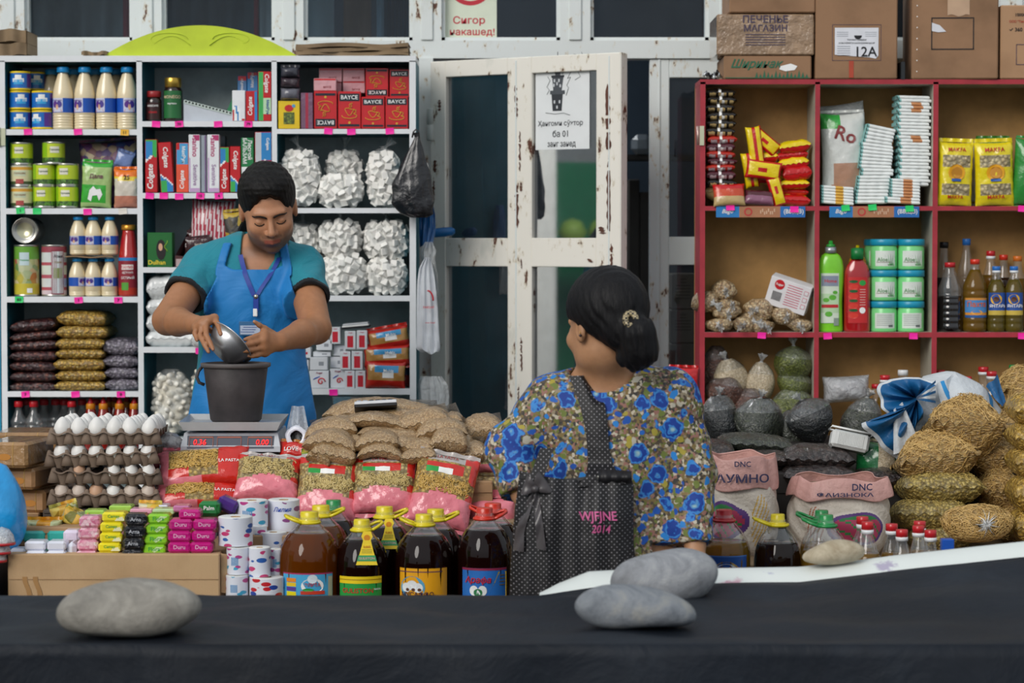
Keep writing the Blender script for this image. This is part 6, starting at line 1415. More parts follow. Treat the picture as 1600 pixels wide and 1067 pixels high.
PILE=[(506,632,690,668,6.84,2),(520,646,642,672,6.74,-2),(528,655,640,674,6.66,2),(560,640,700,664,6.78,0),(612,648,706,682,6.66,-14),(640,650,726,686,6.70,-20),(648,664,732,692,6.60,-6),(560,668,660,688,6.62,4),(478,660,562,690,6.62,-8),(486,672,572,702,6.58,6),(475,682,560,712,6.52,6),(488,694,560,722,6.50,10),(556,680,626,706,6.52,-4),(620,678,680,706,6.54,6),(560,700,632,722,6.50,2),(626,700,684,722,6.50,-6),(672,676,732,710,6.54,2),(690,672,738,706,6.60,20),(716,660,790,700,6.74,-10),(700,692,760,722,6.56,-4),(480,704,520,728,6.50,20)]
for i,(x0,y0,x1,y1,Y,rr)in enumerate(PILE):
 a,c=W(x0,y0,Y),W(x1,y1,Y);w,h=c.x-a.x,a.z-c.z;b=MB()
 bend=[.012,-.012,.018,0][i%4]
 T=Matrix.Identity(4)
 f=pil_fn(w,.16,h*1.15,100+i,.08,3.6,.06,.45)
 g=lambda u,v,sd:(lambda p:Vector((p.x,p.z,-p.y*-1*-1+bend*math.sin(math.pi*u)*1.0)))(f(u,v,sd))
 b.grid(lambda u,v:g(u,v,-1),26,16,GRN);b.grid(lambda u,v:g(1-u,v,1),26,16,GRN)
 b.grid(lambda u,v:((u-.5)*w*.9,.07+v*.05,.5*h*(1-v)+.01*math.sin(u*20+i)*v+h*.2),20,4,HZ)
 where=['at the top of the pile under the calculator','just below the topmost one','third layer, left of centre','top right under the clear film','curved down to the right near the top','bent over on the upper right','bent over in the middle right','centre of the pile','upper left shoulder of the pile','second on the left edge','third on the left edge','low on the left edge','middle of the second lowest layer','folded bag right of the middle','lowest layer, left of centre','lowest layer, right of centre','standing on end at the right','curved bag at the right shoulder','far right behind the sleeve','low at the far right','lowest left corner tip'][i]
 solo('grain_bag',b,f'clear bag of brown grits, {where}','bag',((a.x+c.x)/2,Y,(a.z+c.z)/2),(0,rr,0),'bags of brown grits')
t=thing('calculator','white desk calculator with black underside lying on the grain bags','calculator',W(587,633,6.70),(-14,-3,4));k=1/S(6.7)
b=MB();b.box((0,.05,0),(67*k,.11,.010),BK,bev=.002);b.box((0,.05,.008),(66*k,.108,.010),K('#d9dce2',.4),bev=.002);b.build('case',t)
for r_ in range(4):
 for c in range(6):
  b=MB();b.box((-.046+c*.0175,.018+r_*.019,.0155),(.0135,.013,.006),[K('#22252c',.4),K('#9aa0ac',.4)][c<2]if not(c==5 and r_==3)else RD_,bev=.0015);b.build('key',t)
b=MB();b.box((0,.098,.0145),(60*k,.014,.004),K('#56625a',.25),bev=.001);b.build('display',t)
# ================================================================ red unit: row 1
NBK=KF('#1d1712');NTAN=KF('#c3a873');NRED=KF('#b22a1c');NY=KF('#ecd016',bs=34,bump=.5);NR=KF('#c4171a',bs=34,bump=.5);NDK=KF('#51202a');NBL=KF('#5a5a8f')
fl1=Z(322,RY)
def npk(name,label,cx,cy,w,h,Y,d,mat,seed,rot=0,tilt=0,yaw=0,group=None,lying=True,back=None):
 k=1/S(Y);b=MB()
 if lying:pillow(b,w*k,d,h*k*1.2,mat,18,12,T=TR(rot=(-90,0,0)),seed=seed,p=4,q=.45,wr=.12,pinch=.06,back=back)
 else:pillow(b,w*k,h*k,d,mat,18,14,seed=seed,p=4,q=.45,wr=.10,pinch=.05)
 return solo(name,b,label,'packet',W(cx,cy,Y)+Vector((0,d/2 if lying else 0,0)),(tilt,rot,yaw),group)
yy=[139,150,162,174,187,199,212,224,236,247,257,267,280,292]
for i in range(len(yy)-1):
 pal=NRED if i in(6,8,10)else(NDK if i in(7,9,11)else NBK)
 f_=(lambda p_:(lambda u,v:WT if.42<u<.48 else p_))(pal);g_=(lambda p_:(lambda u,v:WT if.52<u<.58 else((NTAN if p_ is NBK else KF('#b9a3a8'))if v<.5 and(.12<u<.88)and int(u*9)%3 else p_)))(pal)
 npk('noodle_packet',f'{"red and white" if pal is NRED else "purple red" if pal is NDK else "black and tan"} instant noodle packet, {tb(i, 13)} of the tall corner stack',1127+2*math.sin(i*2.3),(yy[i]+yy[i+1])/2,47,(yy[i+1]-yy[i]),RY+.012,.13,f_,200+i,2*math.sin(i*1.7),back=g_,group='instant noodle packets in the corner stack')
def nyr(u,v):return NR if(v<.22 or v>.88 or u<.05 or u>.95)else(NR if(.3<u<.62 and.42<v<.6)else NY)
def nyr2(u,v):return NR if(abs(v-.5)<.10 or v>.9)else NY
YP=[(1181,236,78,24,RY+.05,82,False,'standing on end beside the dark stack'),(1196,222,50,24,RY+.06,40,False,'tilted on top of the left heap'),(1243,229,50,17,RY+.04,-8,True,'topmost of the right heap'),(1239,243,48,15,RY+.05,-6,True,'second of the right heap'),(1240,256,50,18,RY+.04,-8,True,'third of the right heap'),(1246,271,46,20,RY+.03,-8,True,'fourth of the right heap'),(1197,246,40,16,RY+.05,-5,True,'lying in the middle under the tilted one'),(1193,266,56,30,RY+.02,8,False,'facing front in the middle'),(1172,266,56,22,RY+.05,80,False,'leaning upright left of the middle one'),(1213,299,48,22,RY+.02,74,False,'standing on edge at the bottom middle'),(1241,288,50,12,RY+.03,-2,True,'thin dark-edged one on the right'),(1243,313,48,14,RY+.01,3,True,'at the bottom right corner'),(1196,279,50,14,RY+.04,5,True,'under the middle front-facing one'),(1240,300,48,12,RY+.05,2,True,'second from the bottom at the right')]
for i,(cx,cy,w,h,Y,rr,ly,wh)in enumerate(YP):npk('noodle_packet',f'yellow and red instant noodle packet {wh}',cx,cy,w,h,Y,.09 if ly else.03,nyr if i%2 else nyr2,230+i,rr,0,0,'yellow and red instant noodle packets',ly,back=(lambda u,v:NR if v<.14 else NY)if ly else None)
def nsou(u,v):return NR if v>.75 else(NY if v>.68 else(KF('#c84a28')if v>.35 else NTAN))
npk('noodle_packet','yellow, red and tan noodle packet facing front at the bottom left',1139,305,50,36,RY+.004,.035,nsou,250,-2,-18,0,None,False)
npk('noodle_packet','dark red and blue noodle packet lying flat between the front ones',1186,309,46,24,RY+.01,.03,lambda u,v:NDK if v>.5 else KF('#8a5a72'),251,4,-30,0,None,False)
npk('noodle_packet','black and tan noodle packet at the bottom of the corner stack',1126,300,48,20,RY+.04,.12,lambda u,v:NTAN if v<.35 else NBK,252,0)
NAP=K('#edf1f0',.7,bump=.3,bscale=60);NAPT=K('#8fc7c4',.7,bump=.3);NAPY=K('#e2b048',.7);NAPB=K('#c98a5a',.7)
def nappy(cx,cy,w,h,Y,label,c='w',rot=0,grp='stacked nappies'):
 k=1/S(Y);b=MB();W_,H_=w*k,h*k*1.02
 m=lambda u,v:NAPT if u<.06 else((NAPY if c=='y' and.45<u<.68 else(NAPB if c=='b' and.45<u<.75 else NAP)))
 def f(u,v):
  a=math.pi*(v-.5);r=H_/2
  return((u-.5)*W_+.002*math.sin(v*4),.02-math.cos(a)*r*1.2+.001*math.sin(u*20),math.sin(a)*r)
 b.grid(f,16,6,m)
 b.grid(lambda u,v:((u-.5)*W_,.02+v*.10,H_/2*(1-.02*v)),8,2,m);b.grid(lambda u,v:((.5-u)*W_,.02+v*.10,-H_/2),8,2,m)
 b.grid(lambda u,v:(-W_/2,.02+(1-u)*.10,(v-.5)*H_),2,1,NAPT);b.grid(lambda u,v:(W_/2,.02+u*.10,(v-.5)*H_),2,1,NAP)
 return solo('nappy',b,label,'nappy',W(cx,cy,Y),(0,rot,0),grp)
n=27
for i in range(n):
 y=149+(290-149)/n*(i+.5);cx=1428+(3 if i%2 else 0)+(i/n)*-3
 nappy(cx+(2 if i>13 else 0),y,50 if i<13 else 48,141/n,RY+.01,f'folded nappy in the tall straight stack, {tb(i, n)}','b' if i in(2,3,4,12,13)else 'w',1.5,'nappies in the tall straight stack')
n=22
for i in range(n):
 y=197+(318-197)/n*(i+.5);t_=i/n
 cx=1375-14*t_+(4 if i in(12,13)else 0)if i>5 else 1378-i*1.5
 nappy(cx,y,50 if i>4 else 44,121/n,RY+.015,f'folded nappy in the crooked middle stack, {tb(i, n)}','w',12-12*min(1,t_*1.6),'nappies in the crooked stack')
for i in range(8):nappy(1415-(4 if i>5 else 0),282+i*4.8,46 if i<6 else 54,4.8,RY+.0,f'folded nappy with brown print in the low stack, {tb(i, 8)}','b',3,'nappies in the low front stack')
for i in range(6):nappy(1309,293+i*4.7,50,4.7,RY+.005,f'nappy with yellow stripe in the flat pile by the divider, {tb(i, 6)}','y',4,'yellow-striped nappies')
def bigpk(u,v):return KF('#3fae4a')if(v>.82 and u<.45)else(KF('#b88f78')if(v<.38 and u>.2+.2*v)else KF('#d9dcd8'))
bagthing('nappy_pack','large white and green nappy pack with a hand picture behind the stacks','pack',1283,176,1352,302,RY+.09,.07,bigpk,seed=260,rot=-2,nu=24,nv=24,texts=[('Ro',.05,.22,22,K('#8a3a3a',.4),-20)])
b=MB();pillow(b,72/S(RY),70/S(RY),.05,film('hazy_film',haze=.45),18,14,seed=5)
solo('clear_plastic_bag',b,'clear plastic sheet gathered above the large nappy pack','bag',W(1318,196,RY+.14),(0,-8,0))
NYB=KF('#e6d21c',bs=20,bump=.7);PASTW=grain('shell_pasta',['#cdb887','#e0cf9e','#b8a270'],80,film=.9,gap=.6)
def yb_(u,v):
 if.84<v<.90 and.25<u<.75:return NYB
 if.62<v<.80 or.18<v<.36:return PASTW if.1<u<.9 else NYB
 return NYB
def yart(b,s,w,h):
 P=lambda x,z,o=.003:s(x*w,z*h,o)
 b.add([P(.24*math.cos(a),.02+.13*math.sin(a))for a in[i*.5236 for i in range(12)]],[tuple(range(12))],K('#e8a51c',.4),False)
 b.add([P(.16*math.cos(a),.02+.09*math.sin(a),.004)for a in[i*.5236 for i in range(12)]],[tuple(range(12))],K('#c98a2a',.4),False)
 b.add([P(x,z,.005)for x,z in((-.14,-.115),(.12,-.115),(.12,-.075),(-.14,-.075))],[(0,1,2,3)],K('#2a5aa8',.4),False)
 b.text('MAKFA',K('#c22a1c',.4),lambda x,y:s(x,y+h*.38,.003),width=w*.5);b.text('MAKFA',K('#c22a1c',.4),lambda x,y:s(x,y-h*.36,.003),width=w*.45)
for(x0,y0,x1,y1,rr,lb)in[(1465,222,1519,322,2,'left one by the divider'),(1523,222,1583,322,-2,'right one next to the green bag')]:
 bagthing('pasta_pack','yellow pasta pack with round picture, '+lb,'pack',x0,y0,x1,y1,RY+.03,.06,yb_,seed=int(x0),rot=rr,nu=24,nv=30,extra=yart,group='yellow pasta packs',p=4,pinch=.03,fin=.012)
bagthing('pasta_pack','green and yellow pasta pack behind the right yellow one','pack',1524,216,1578,250,RY+.09,.03,KF('#3b7a2c'),seed=5)
bagthing('pasta_pack','green pasta pack at the right edge','pack',1583,217,1640,322,RY+.03,.06,lambda u,v:(PASTW if(.3<v<.6 and u>.3)else KF('#2f8a3a')),seed=6,rot=4,nu=20,nv=24)
bagthing('pasta_pack','clear pasta pack in the gap between the yellow ones','pack',1511,226,1530,318,RY+.10,.04,film('hazy_film',haze=.45),seed=7)
# ================================================================ red unit: row 2
GR2=grain('mixed_grits',['#b9976a','#d6bd92','#8f6a42','#c9a97c','#e2cfa8'],150,film=1,gap=.5);HZ=film('hazy_film',haze=.45)
def rollbag(cx,cy,w,h,Y,rot,label,i,d=.12):
 k=1/S(Y);b=MB();r=h/2*k
 T=Matrix.Identity(4)
 pr=[(.001,-.004),(r*.6,-.002),(r*.93,.008),(r,.025),(r,d*.8),(r*.7,d),(.001,d+.01)]
 b.lathe(pr,GR2,24,TR(rot=(-90,0,0)),sx=w/h,flut=lambda a,r_,z:r_*(1+.06*math.sin(3*a+i)+.04*math.sin(7*a+i*2+z*20)))
 knot(b,(0,-.004,0),HZ,.016,i,dr=(.5*math.sin(i*2),-1,-.2))
 solo('grain_bag',b,label,'bag',W(cx,cy,Y),(0,rot,20*math.sin(i)),'twisted bags of grits')
for i,(cx,cy,w,h,Y,rr,lb)in enumerate([(1133,454,40,32,RY+.05,0,'topmost, on the left'),(1112,473,32,34,RY+.03,20,'at the left edge of the pile'),(1143,476,34,18,RY+.03,0,'behind the left front one'),(1138,489,46,22,RY+.01,-8,'middle left'),(1122,508,46,22,RY+.0,0,'lowest at the left'),(1183,484,48,36,RY+.03,10,'broad one in the middle'),(1162,508,36,26,RY+.0,20,'low and tilted in the middle'),(1176,502,44,24,RY+.02,0,'behind the tilted one'),(1195,510,40,20,RY+.01,-6,'low right of centre'),(1230,494,46,28,RY+.02,6,'under the white box'),(1248,508,44,22,RY+.02,10,'lowest at the right')]):
 rollbag(cx,cy,w,h,Y,rr,f'clear twisted bag of grits, {lb}',i)
t=thing('carton_box','white box with red circle and barcode lying askew on the grain bags','box',W(1231,462,RY+.02),(10,18,-14));k=1/S(RY)
b=MB();b.box((0,.03,0),(66*k,.06,46*k),K('#e6e4e6',.45),bev=.001)
b.lathe([(.0005,0),(8*k,0)],RD_,20,TR((-17*k,-.0008,13*k),(90,0,0)),cap0=False,cap1=False)
for i in range(9):b.box((-24*k+i*1.7*k,-.0006,-6*k),(.8*k,.0012,14*k),BK)
PL=K('#c9657a',.5)
for r_ in range(9):b.box((8*k,-.0006,17*k-r_*4*k),(24*k,.001,1.1*k),PL)
for r_ in range(3):b.box((27*k,-.0006,12*k-r_*11*k),(7*k,.001,7*k),PL);b.box((27*k,-.0012,12*k-r_*11*k),(5.6*k,.001,5.6*k),K('#e6e4e6',.45))
b.text('Sugar',WT,lambda x,y:(-17*k+x,-.0022,13*k+y),width=12*k);b.build('box_body',t)
zz2=Z(519,RY)
def dish(px,wpx,hpx,Y,bm,label,prof,neckm,capm,ring=None,art=None,dep=.45):
 k=1/S(RY);t=thing('dish_soap_bottle',label,'bottle',(X(px,Y),Y,zz2));r=wpx/2*k
 b=MB();b.lathe([(r*a,z*k)for a,z in prof],bm,36,sy=dep);b.build('bottle_body',t)
 z1=prof[-1][1]*k;rn=prof[-1][0]*r
 if ring:b=MB();b.lathe([(rn*1.05,z1-.001),(rn,z1+9*k)],ring,24,sy=.9);b.build('neck_ring',t);z1+=9*k
 b=MB();b.lathe([(neckm[0]*k,z1),(neckm[0]*k,z1+neckm[1]*k),(neckm[0]*.5*k,z1+(neckm[1]+.5)*k),(neckm[0]*.45*k,z1+(neckm[1]+neckm[2])*k)],capm,20);b.build('cap',t)
 if art:b=MB();art(b,r,k,r*dep);b.build('label',t)
 return t
def onell(r,ry,m):return lambda x,z:(x,-ry*math.sqrt(max(.02,1-(x/r)**2))-.0015,z)
def art_g(b,r,k,ry):
 F=onell(r,ry,0)
 def patch(x0,x1,z0,z1,m,o=0,n=8):
  b.grid(lambda u,v:Vector(F((x0+(x1-x0)*u)*k,(z0+(z1-z0)*v)*k))+Vector((0,-o,0)),n,1,m)
 patch(-16,12,14,92,K('#d5e2d0',.35));patch(-16,12,30,60,K('#b9d7ae',.35),.0006);patch(-15,11,38,43,RCR,.0012);patch(4,12,10,22,K('#8a9a90',.4),.0012)
 for x,z,q in((-8,50,5),(2,54,6),(-4,28,6),(6,62,4)):b.add([Vector(F(x*k+q*k*math.cos(a),z*k+q*k*.7*math.sin(a)))+Vector((0,-.001,0))for a in[i*.6283 for i in range(10)]],[tuple(range(10))],K('#5fae3a',.35),False)
 b.grid(lambda u,v:Vector(F((-15+26*u)*k,(72+16*v)*k))+Vector((0,-.0008,0)),6,1,K('#8a95a8',.35))
 b.text('Home',RD_,lambda x,z:Vector(F(x-1*k,z+80*k))+Vector((0,-.0012,0)),width=19*k)
dish(1298,41,140,RY+.04,K('#7fd32a',.25,coat=.6),'green dish soap bottle with green nozzle cap',[(.9,0),(.97,3),(.92,30),(.9,50),(1.0,80),(1.0,100),(.9,112),(.7,120),(.42,124)],(7,4,6),K('#2f9a3a',.35),K('#b9bcc2',.3,.6),art_g)
def art_r(b,r,k,ry):
 F=onell(r,ry,0)
 b.grid(lambda u,v:F((-15+30*u)*k,(14+72*v)*k),8,1,K('#c42a2c',.3))
 for i in range(4):
  z=26+i*15;b.add([Vector(F(-7*k+8*k*math.cos(a),z*k+5*k*math.sin(a)))+Vector((0,-.0008,0))for a in[i_*.6283 for i_ in range(10)]],[tuple(range(10))],K('#d8392c',.3),False)
  b.add([Vector(F(-7*k+7*k*math.cos(a),(z+8)*k+2.4*k*math.sin(a)))+Vector((0,-.001,0))for a in[i_*.6283 for i_ in range(10)]],[tuple(range(10))],K('#1f5a2a',.3),False)
 for i in range(7):b.grid(lambda u,v:Vector(F((3+9*u)*k,(42+i*4+1*v)*k))+Vector((0,-.0008,0)),3,1,K('#e2b9b2',.4))
 b.add([Vector(F(7*k+5*k*math.cos(a),34*k+5*k*math.sin(a)))+Vector((0,-.001,0))for a in[i_*.6283 for i_ in range(10)]],[tuple(range(10))],WT,False)
 b.add([Vector(F(7*k+5.5*k*math.cos(a),77*k+4.5*k*math.sin(a)))+Vector((0,-.001,0))for a in[i_*.6283 for i_ in range(10)]],[tuple(range(10))],GR,False)
dish(1339.5,41,140,RY+.035,K('#a8141a',.12,coat=1),'red dish soap bottle with green cap and fruit label',[(.95,0),(1.0,3),(1.0,80),(.95,95),(.8,104),(.5,112),(.42,114)],(10,17,1),K('#187a3c',.35),None,art_r,.5)
dish(1340,34,140,RY+.13,K('#c98f1c',.25,coat=.6),'amber bottle with yellow nozzle cap behind the red dish soap',[(.95,0),(1,3),(1,90),(.8,112),(.4,124)],(6,6,6),YC,None)
AJ=K('#7fdc8a',.35,coat=.4);AL=K('#1b96b8',.35);ALB=K('#dfe7df',.4)
def aloe(px,pyb,Y,label,back=False):
 k=1/S(RY);r=21*k;h=48*k;t=thing('cream_jar',label,'jar',(X(px,Y),Y+r,Z(pyb,RY)),(0,0,0),'green aloe cream jars')
 b=MB();b.lathe([(r*.88,0),(r*.98,.002),(r,.006),(r,h*.68),(r*.95,h*.74),(r*.95,h*.78)],AJ,30);b.build('jar_body',t)
 b=MB();b.lathe([(r*1.0,h*.79),(r*1.03,h*.80),(r*1.03,h*.98),(r*.98,h)],AL,30,flut=lambda a,r_,z:r_*(1+.008*math.sin(a*44)));b.build('lid',t)
 b=MB();band(b,r*1.01,h*.12,h*.62,ALB,-46,46)
 if back:
  for i in range(6):band(b,r*1.012,h*(.56-i*.065),h*(.54-i*.065),K('#a9b0ac',.5),-38,30,.0005)
  band(b,r*1.012,h*.16,h*.24,K('#6a7270',.5),14,34,.0007)
 else:
  for i in range(6):
   q=14+5*i;b.add([(r*1.016*math.sin(R(a_)),-r*1.016*math.cos(R(a_)),z)for a_,z in((q-3,h*.14),(q+2,h*.14),(q-18+i*8,h*(.56-.03*abs(i-2))))],[(0,1,2)],K(['#2c8a3c','#49a84c','#1f6e30'][i%3],.4),False)
  band(b,r*1.012,h*.24,h*.255,K('#7a6a52',.5),-40,20,.0005);ct(b,r*1.012,'Aloe',-14,h*.34,K('#6a9a6a',.4),height=h*.13)
 b.build('label',t)
for i,(px,pb,bk,lb)in enumerate([(1384,519,True,'bottom left, its text side forward'),(1426.5,519,True,'bottom right, its text side forward'),(1384,470.3,False,'middle left'),(1426.5,470.3,False,'middle right'),(1384,421.6,False,'top left'),(1426.5,421.6,False,'top right')]):aloe(px,pb,RY+.012,'green aloe cream jar with blue lid, '+lb,bk)
aloe(1374,421.6,RY+.13,'green aloe cream jar with blue lid standing behind the top left jar')
aloe(1374,470.3,RY+.13,'green aloe cream jar hidden behind the middle left jar');aloe(1374,519,RY+.13,'green aloe cream jar hidden behind the bottom left jar')
CL=film('clear_glass',haze=.08,rough=.03,bs=10,bump=.05)
def bottle(px,ytop,wpx,Y,z0,liqm,capm,label,level=.75,lab=None,cap2=None,name='oil_bottle',ribs=6,neckz=.80,capw=6.5,group=None,twist=False):
 k=1/S(Y);r=wpx/2*k;h=Z(ytop,Y)-z0;t=thing(name,label,'bottle',(X(px,Y),Y,z0),group=group)
 fl=lambda a,r_,z:r_*(1+(.03*math.cos(8*a+z*90)if twist and z>h*.55 else.006*math.cos(10*a)))
 nz=h*neckz;pr=[(r*.85,0),(r*.97,.005)];top=h*.58
 for i in range(ribs):
  a=.010+(top-.012)*i/ribs;s_=(top-.012)/ribs;pr+=[(r,a+s_*.1),(r,a+s_*.7),(r*.955,a+s_*.85)]
 pr+=[(r,top),(r*.96,h*.64),(r*.80,h*.71),(r*.55,nz),(capw*k*.9,h*.88),(capw*k*.88,h*.93)]
 zl=h*level;li=[q for q in pr if q[1]<zl];(ra,za)=li[-1];(rb,zb_)=next(q for q in pr if q[1]>=zl)
 rz=ra+(rb-ra)*(zl-za)/max(1e-4,zb_-za)
 b=MB();b.lathe(li+[(rz,zl),(.0004,zl)],liqm,28,flut=fl);b.build('liquid',t)
 b=MB();b.lathe([(rz,zl)]+[q for q in pr if q[1]>zl],PET(),28,flut=fl,cap0=False,cap1=False);b.build('bottle_body',t)
 b=MB();cw=capw*k;b.lathe([(cw,h*.93),(cw,h-.001),(cw*.92,h),(.0004,h)],capm,22,flut=lambda a,r_,z:r_*(1+.015*math.sin(a*28)))
 if cap2:b.lathe([(cw*1.03,h*.90),(cw*1.03,h*.935)],cap2,22)
 b.build('cap',t)
 if lab:bb=MB();lab(bb,r*1.012,k,h);bb.build('label',t)
 return t
WC=K('#e4e6e8',.4);BCAP=K('#2a6fc0',.35)
def l_pakh(b,r,k,h):
 band(b,r,h*.20,h*.47,K('#d8923a',.35),-60,60);band(b,r,h*.27,h*.44,K('#4a8ac8',.35),-60,60,.0004);band(b,r,h*.20,h*.235,K('#2a5a9a',.35),-60,60,.0004);disc(b,r,0,h*.27,9*k,4*k,K('#e8a84a',.35),.001);ct(b,r,'Пахта',0,h*.385,K('#d8641c',.35),width=30*k,off=.002)
def l_sun(b,r,k,h):
 band(b,r,h*.26,h*.60,K('#24509e',.35),-62,62);disc(b,r,-10,h*.50,9*k,8*k,K('#e8b21c',.35));disc(b,r,-10,h*.50,4.5*k,4*k,K('#5a341c',.35),.0014);band(b,r,h*.26,h*.33,K('#cdb24a',.35),-62,62,.0005);ct(b,r,'ЯНТАРЬ',0,h*.40,WT,width=26*k,off=.0018)
zB=zz2
bottle(1484.5,410,37,RY+.035,zB,K('#0f0a0a',.08,coat=1),RCR,'dark cola-coloured bottle with red cap by the divider',.52,name='drink_bottle',capw=8.5,neckz=.84)
bottle(1523.5,405,38,RY+.035,zB,OILG,RC,'golden oil bottle with orange cotton label',.86,l_pakh,capw=7.5)
bottle(1557,416,29,RY+.03,zB,liquid('light_oil','#c9b24a',.35),BCAP,'small sunflower oil bottle with blue label, left one',.8,l_sun,WC,twist=True,group='small sunflower oil bottles')
bottle(1584.5,416,29,RY+.03,zB,MATS['light_oil'],BCAP,'small sunflower oil bottle with blue label, right one',.8,l_sun,WC,twist=True,group='small sunflower oil bottles')
bottle(1475,378,24,RY+.14,zB,K('#1a1210',.1,coat=1),BK,'dark bottle with black cap at the back',.6,name='drink_bottle',capw=7)
bottle(1510,373,30,RY+.14,zB,PET(),BCAP,'tall clear bottle with blue cap at the back',.6,name='drink_bottle',capw=6.5)
bottle(1548,392,30,RY+.13,zB,OILG,RCR,'oil bottle with red and white cap at the back',.7,None,WC,capw=7)
bottle(1590,400,28,RY+.13,zB,OILG,K('#d8742a',.35),'oil bottle with orange cap at the back right',.7,None,None,capw=7)
bottle(1568,398,28,RY+.155,zB,OILB,RC,'dim bottle with red cap between the rear bottles',.7,None,None,capw=7)
# ================================================================ boxes on top of the red unit
CBX=cardboard('brown_carton','#987456','#7e5f44');WRAP=K('#a08468',.2,coat=1,bump=1.6,bscale=26,var=.2)
zt3=Z(124,RY)
def bigbox(x0,y0,x1,y1,Y,d,m,label,texts=(),extra=None,yaw=0,flapl=False):
 k=S(Y);a=W(x0,y0,Y);c=W(x1,y1,Y);w=c.x-a.x;h=a.z-c.z;b=MB()
 b.box((0,d/2,h/2),(w,d,h),m,bev=.004)
 for tx in texts:
  body,u,v,sz,mt=tx[:5];sh=tx[5]if len(tx)>5 else 0
  b.text(body,mt,flat(-.0015,u*w,(v+.5)*h),shear=sh,bold=.02,**({'height':sz/k}if sz>0 else{'width':-sz/k}))
 if extra:extra(b,w,h,1/k)
 return solo('cardboard_box',b,label,'box',((a.x+c.x)/2,Y,c.z),(0,0,yaw))
DB=K('#4a3f55',.5);GRB=K('#2f6a4e',.5)
def frame(b,x0,z0,x1,z1,t_,m,y=-.0015):
 for(a,c,e,g)in((x0,z0,x1,z0+t_),(x0,z1-t_,x1,z1),(x0,z0,x0+t_,z1),(x1-t_,z0,x1,z1)):b.add([(a,y,c),(e,y,c),(e,y,g),(a,y,g)],[(0,1,2,3)],m,False)
def ex_wrap(b,w,h,k):
 for i in range(5):b.box((0,-.001,h*.5-i*4*k),(62*k,.001,1.2*k),DB)
bigbox(1131,87,1268,123.5,RY+.0,.26,CBX,'lowest carton with green script, under the wrapped one',[('Ширинак',-.12,.12,-82,GRB,.4)],lambda b,w,h,k:(b.add([(x*k,-.0016,z*k)for x,z in((20,20),(36,24),(46,20),(42,14),(28,12),(18,15))],[tuple(range(6))],WT,False),[b.add([((q)*k,-.0016,2*k),((q+5)*k,-.0016,2*k),((q+3)*k,-.0016,(7+(q*7)%9)*k)],[(0,1,2)],GRB,False)for q in range(-20,64,6)],b.box((0,-.001,2*k),(w*.96,.001,1*k),GRB)))
bigbox(1120,22,1272,86,RY-.004,.28,WRAP,'film-wrapped carton with dark printed lettering',[('ПЕЧЕНЬЕ',0,.38,12,DB),('МАГАЗИН',0,.16,11,DB)],ex_wrap)
bigbox(1140,-50,1274,20,RY-.004,.28,CBX,'plain brown carton on top of the film-wrapped one')
def ex12(b,w,h,k):
 P=[(-30,-3),(-30,39),(38,39),(38,-4),(34,-9),(24,-7)]
 b.add([((x-4)*k,-.002,(h/k/2-36+z)*k)for x,z in P],[tuple(range(6))],K('#dfe1e8',.5),False)
 frame(b,-38*k,h/2-48*k,38*k,h/2+8*k,.6*k,DB)
 b.text('12A',BK,lambda x,y:(x+16*k,-.003,y+h/2-34*k),width=32*k)
 b.lathe([(.0005,0),(6*k,0)],BK,16,TR((2*k,-.003,h/2-9*k),(90,0,0)),cap0=False,cap1=False,a0=180,a1=360)
 for i,tt_ in enumerate(('ТОМАКА САВДОИ','МАЪМУРИЯТИ ШАХРДОРИИ ШАХР')):b.text(tt_,BK,lambda x,y:(x,-.003,y+h/2-(16+5*i)*k),width=(30+26*i)*k)
 for i in range(5):b.box((-20*k,-.0024,h/2-(26+3.4*i)*k),(20*k,.0006,.8*k),K('#8a8f9a',.5))
 for i in range(3):
  for q in(-22,22):b.box((q*k,-.0024,h/2-(4+3*i)*k),(18*k,.0006,.7*k),K('#9a9fa8',.5))
 b.box((-8*k,-.0012,15*k),(7*k,.001,26*k),K('#b0462f',.6))
bigbox(1275,-60,1402,123.5,RY-.004,.27,CBX,'tall brown carton with white 12A label',(),lambda b,w,h,k:ex12(b,w,2*(h-83*k+.0),k)if False else ex12(b,w,2*(123.5-46-1)*k,k))
def ex3(b,w,h,k):
 z=(123.5-53)*k;x=-4*k
 frame(b,x-33*k,z-25*k,x+33*k,z+25*k,1.6*k,BK)
 b.add([(x+q*k,-.002,z+s_*k)for q,s_ in((-32,4),(-32,17),(-20,13),(-10,3),(-22,2))],[tuple(range(5))],K('#dcdde4',.5),False)
 b.grid(lambda u,v:(x+(-8+34*u)*k,-.0018,z+(28+26*v+2*math.sin(u*9))*k),6,4,K('#c2a183',.3,coat=.8))
 for i in range(9):b.box((-w/2+8*k,-.001,(12+i*17)*k),(1.6*k,.002,1.6*k),WT)
bigbox(1426,-60,1559,123.5,RY-.004,.27,CBX,'tall brown carton with a black printed frame',(),ex3,yaw=-3)
bigbox(1564,8,1680,123.5,RY-.004,.26,cardboard('light_carton','#b08a68','#9a7656'),'brown carton with black print at the right edge',[('10000-1',-.22,.37,5,BK),('ООО "Тамин"',-.25,.28,4,K('#b0462f',.5)),('✓ 360',-.3,.17,6,BK)],lambda b,w,h,k:frame(b,-w/2+24*k,22*k,w/2-10*k,54*k,1*k,DB))
b=MB();b.box((0,.10,.028),(.012,.2,.056),K('#1c2024',.6));solo('flattened_cardboard',b,'dark cardboard edge standing between the two tall cartons','cardboard',(X(1409,RY),RY-.002,zt3))
b=MB();rs=random.Random(3)
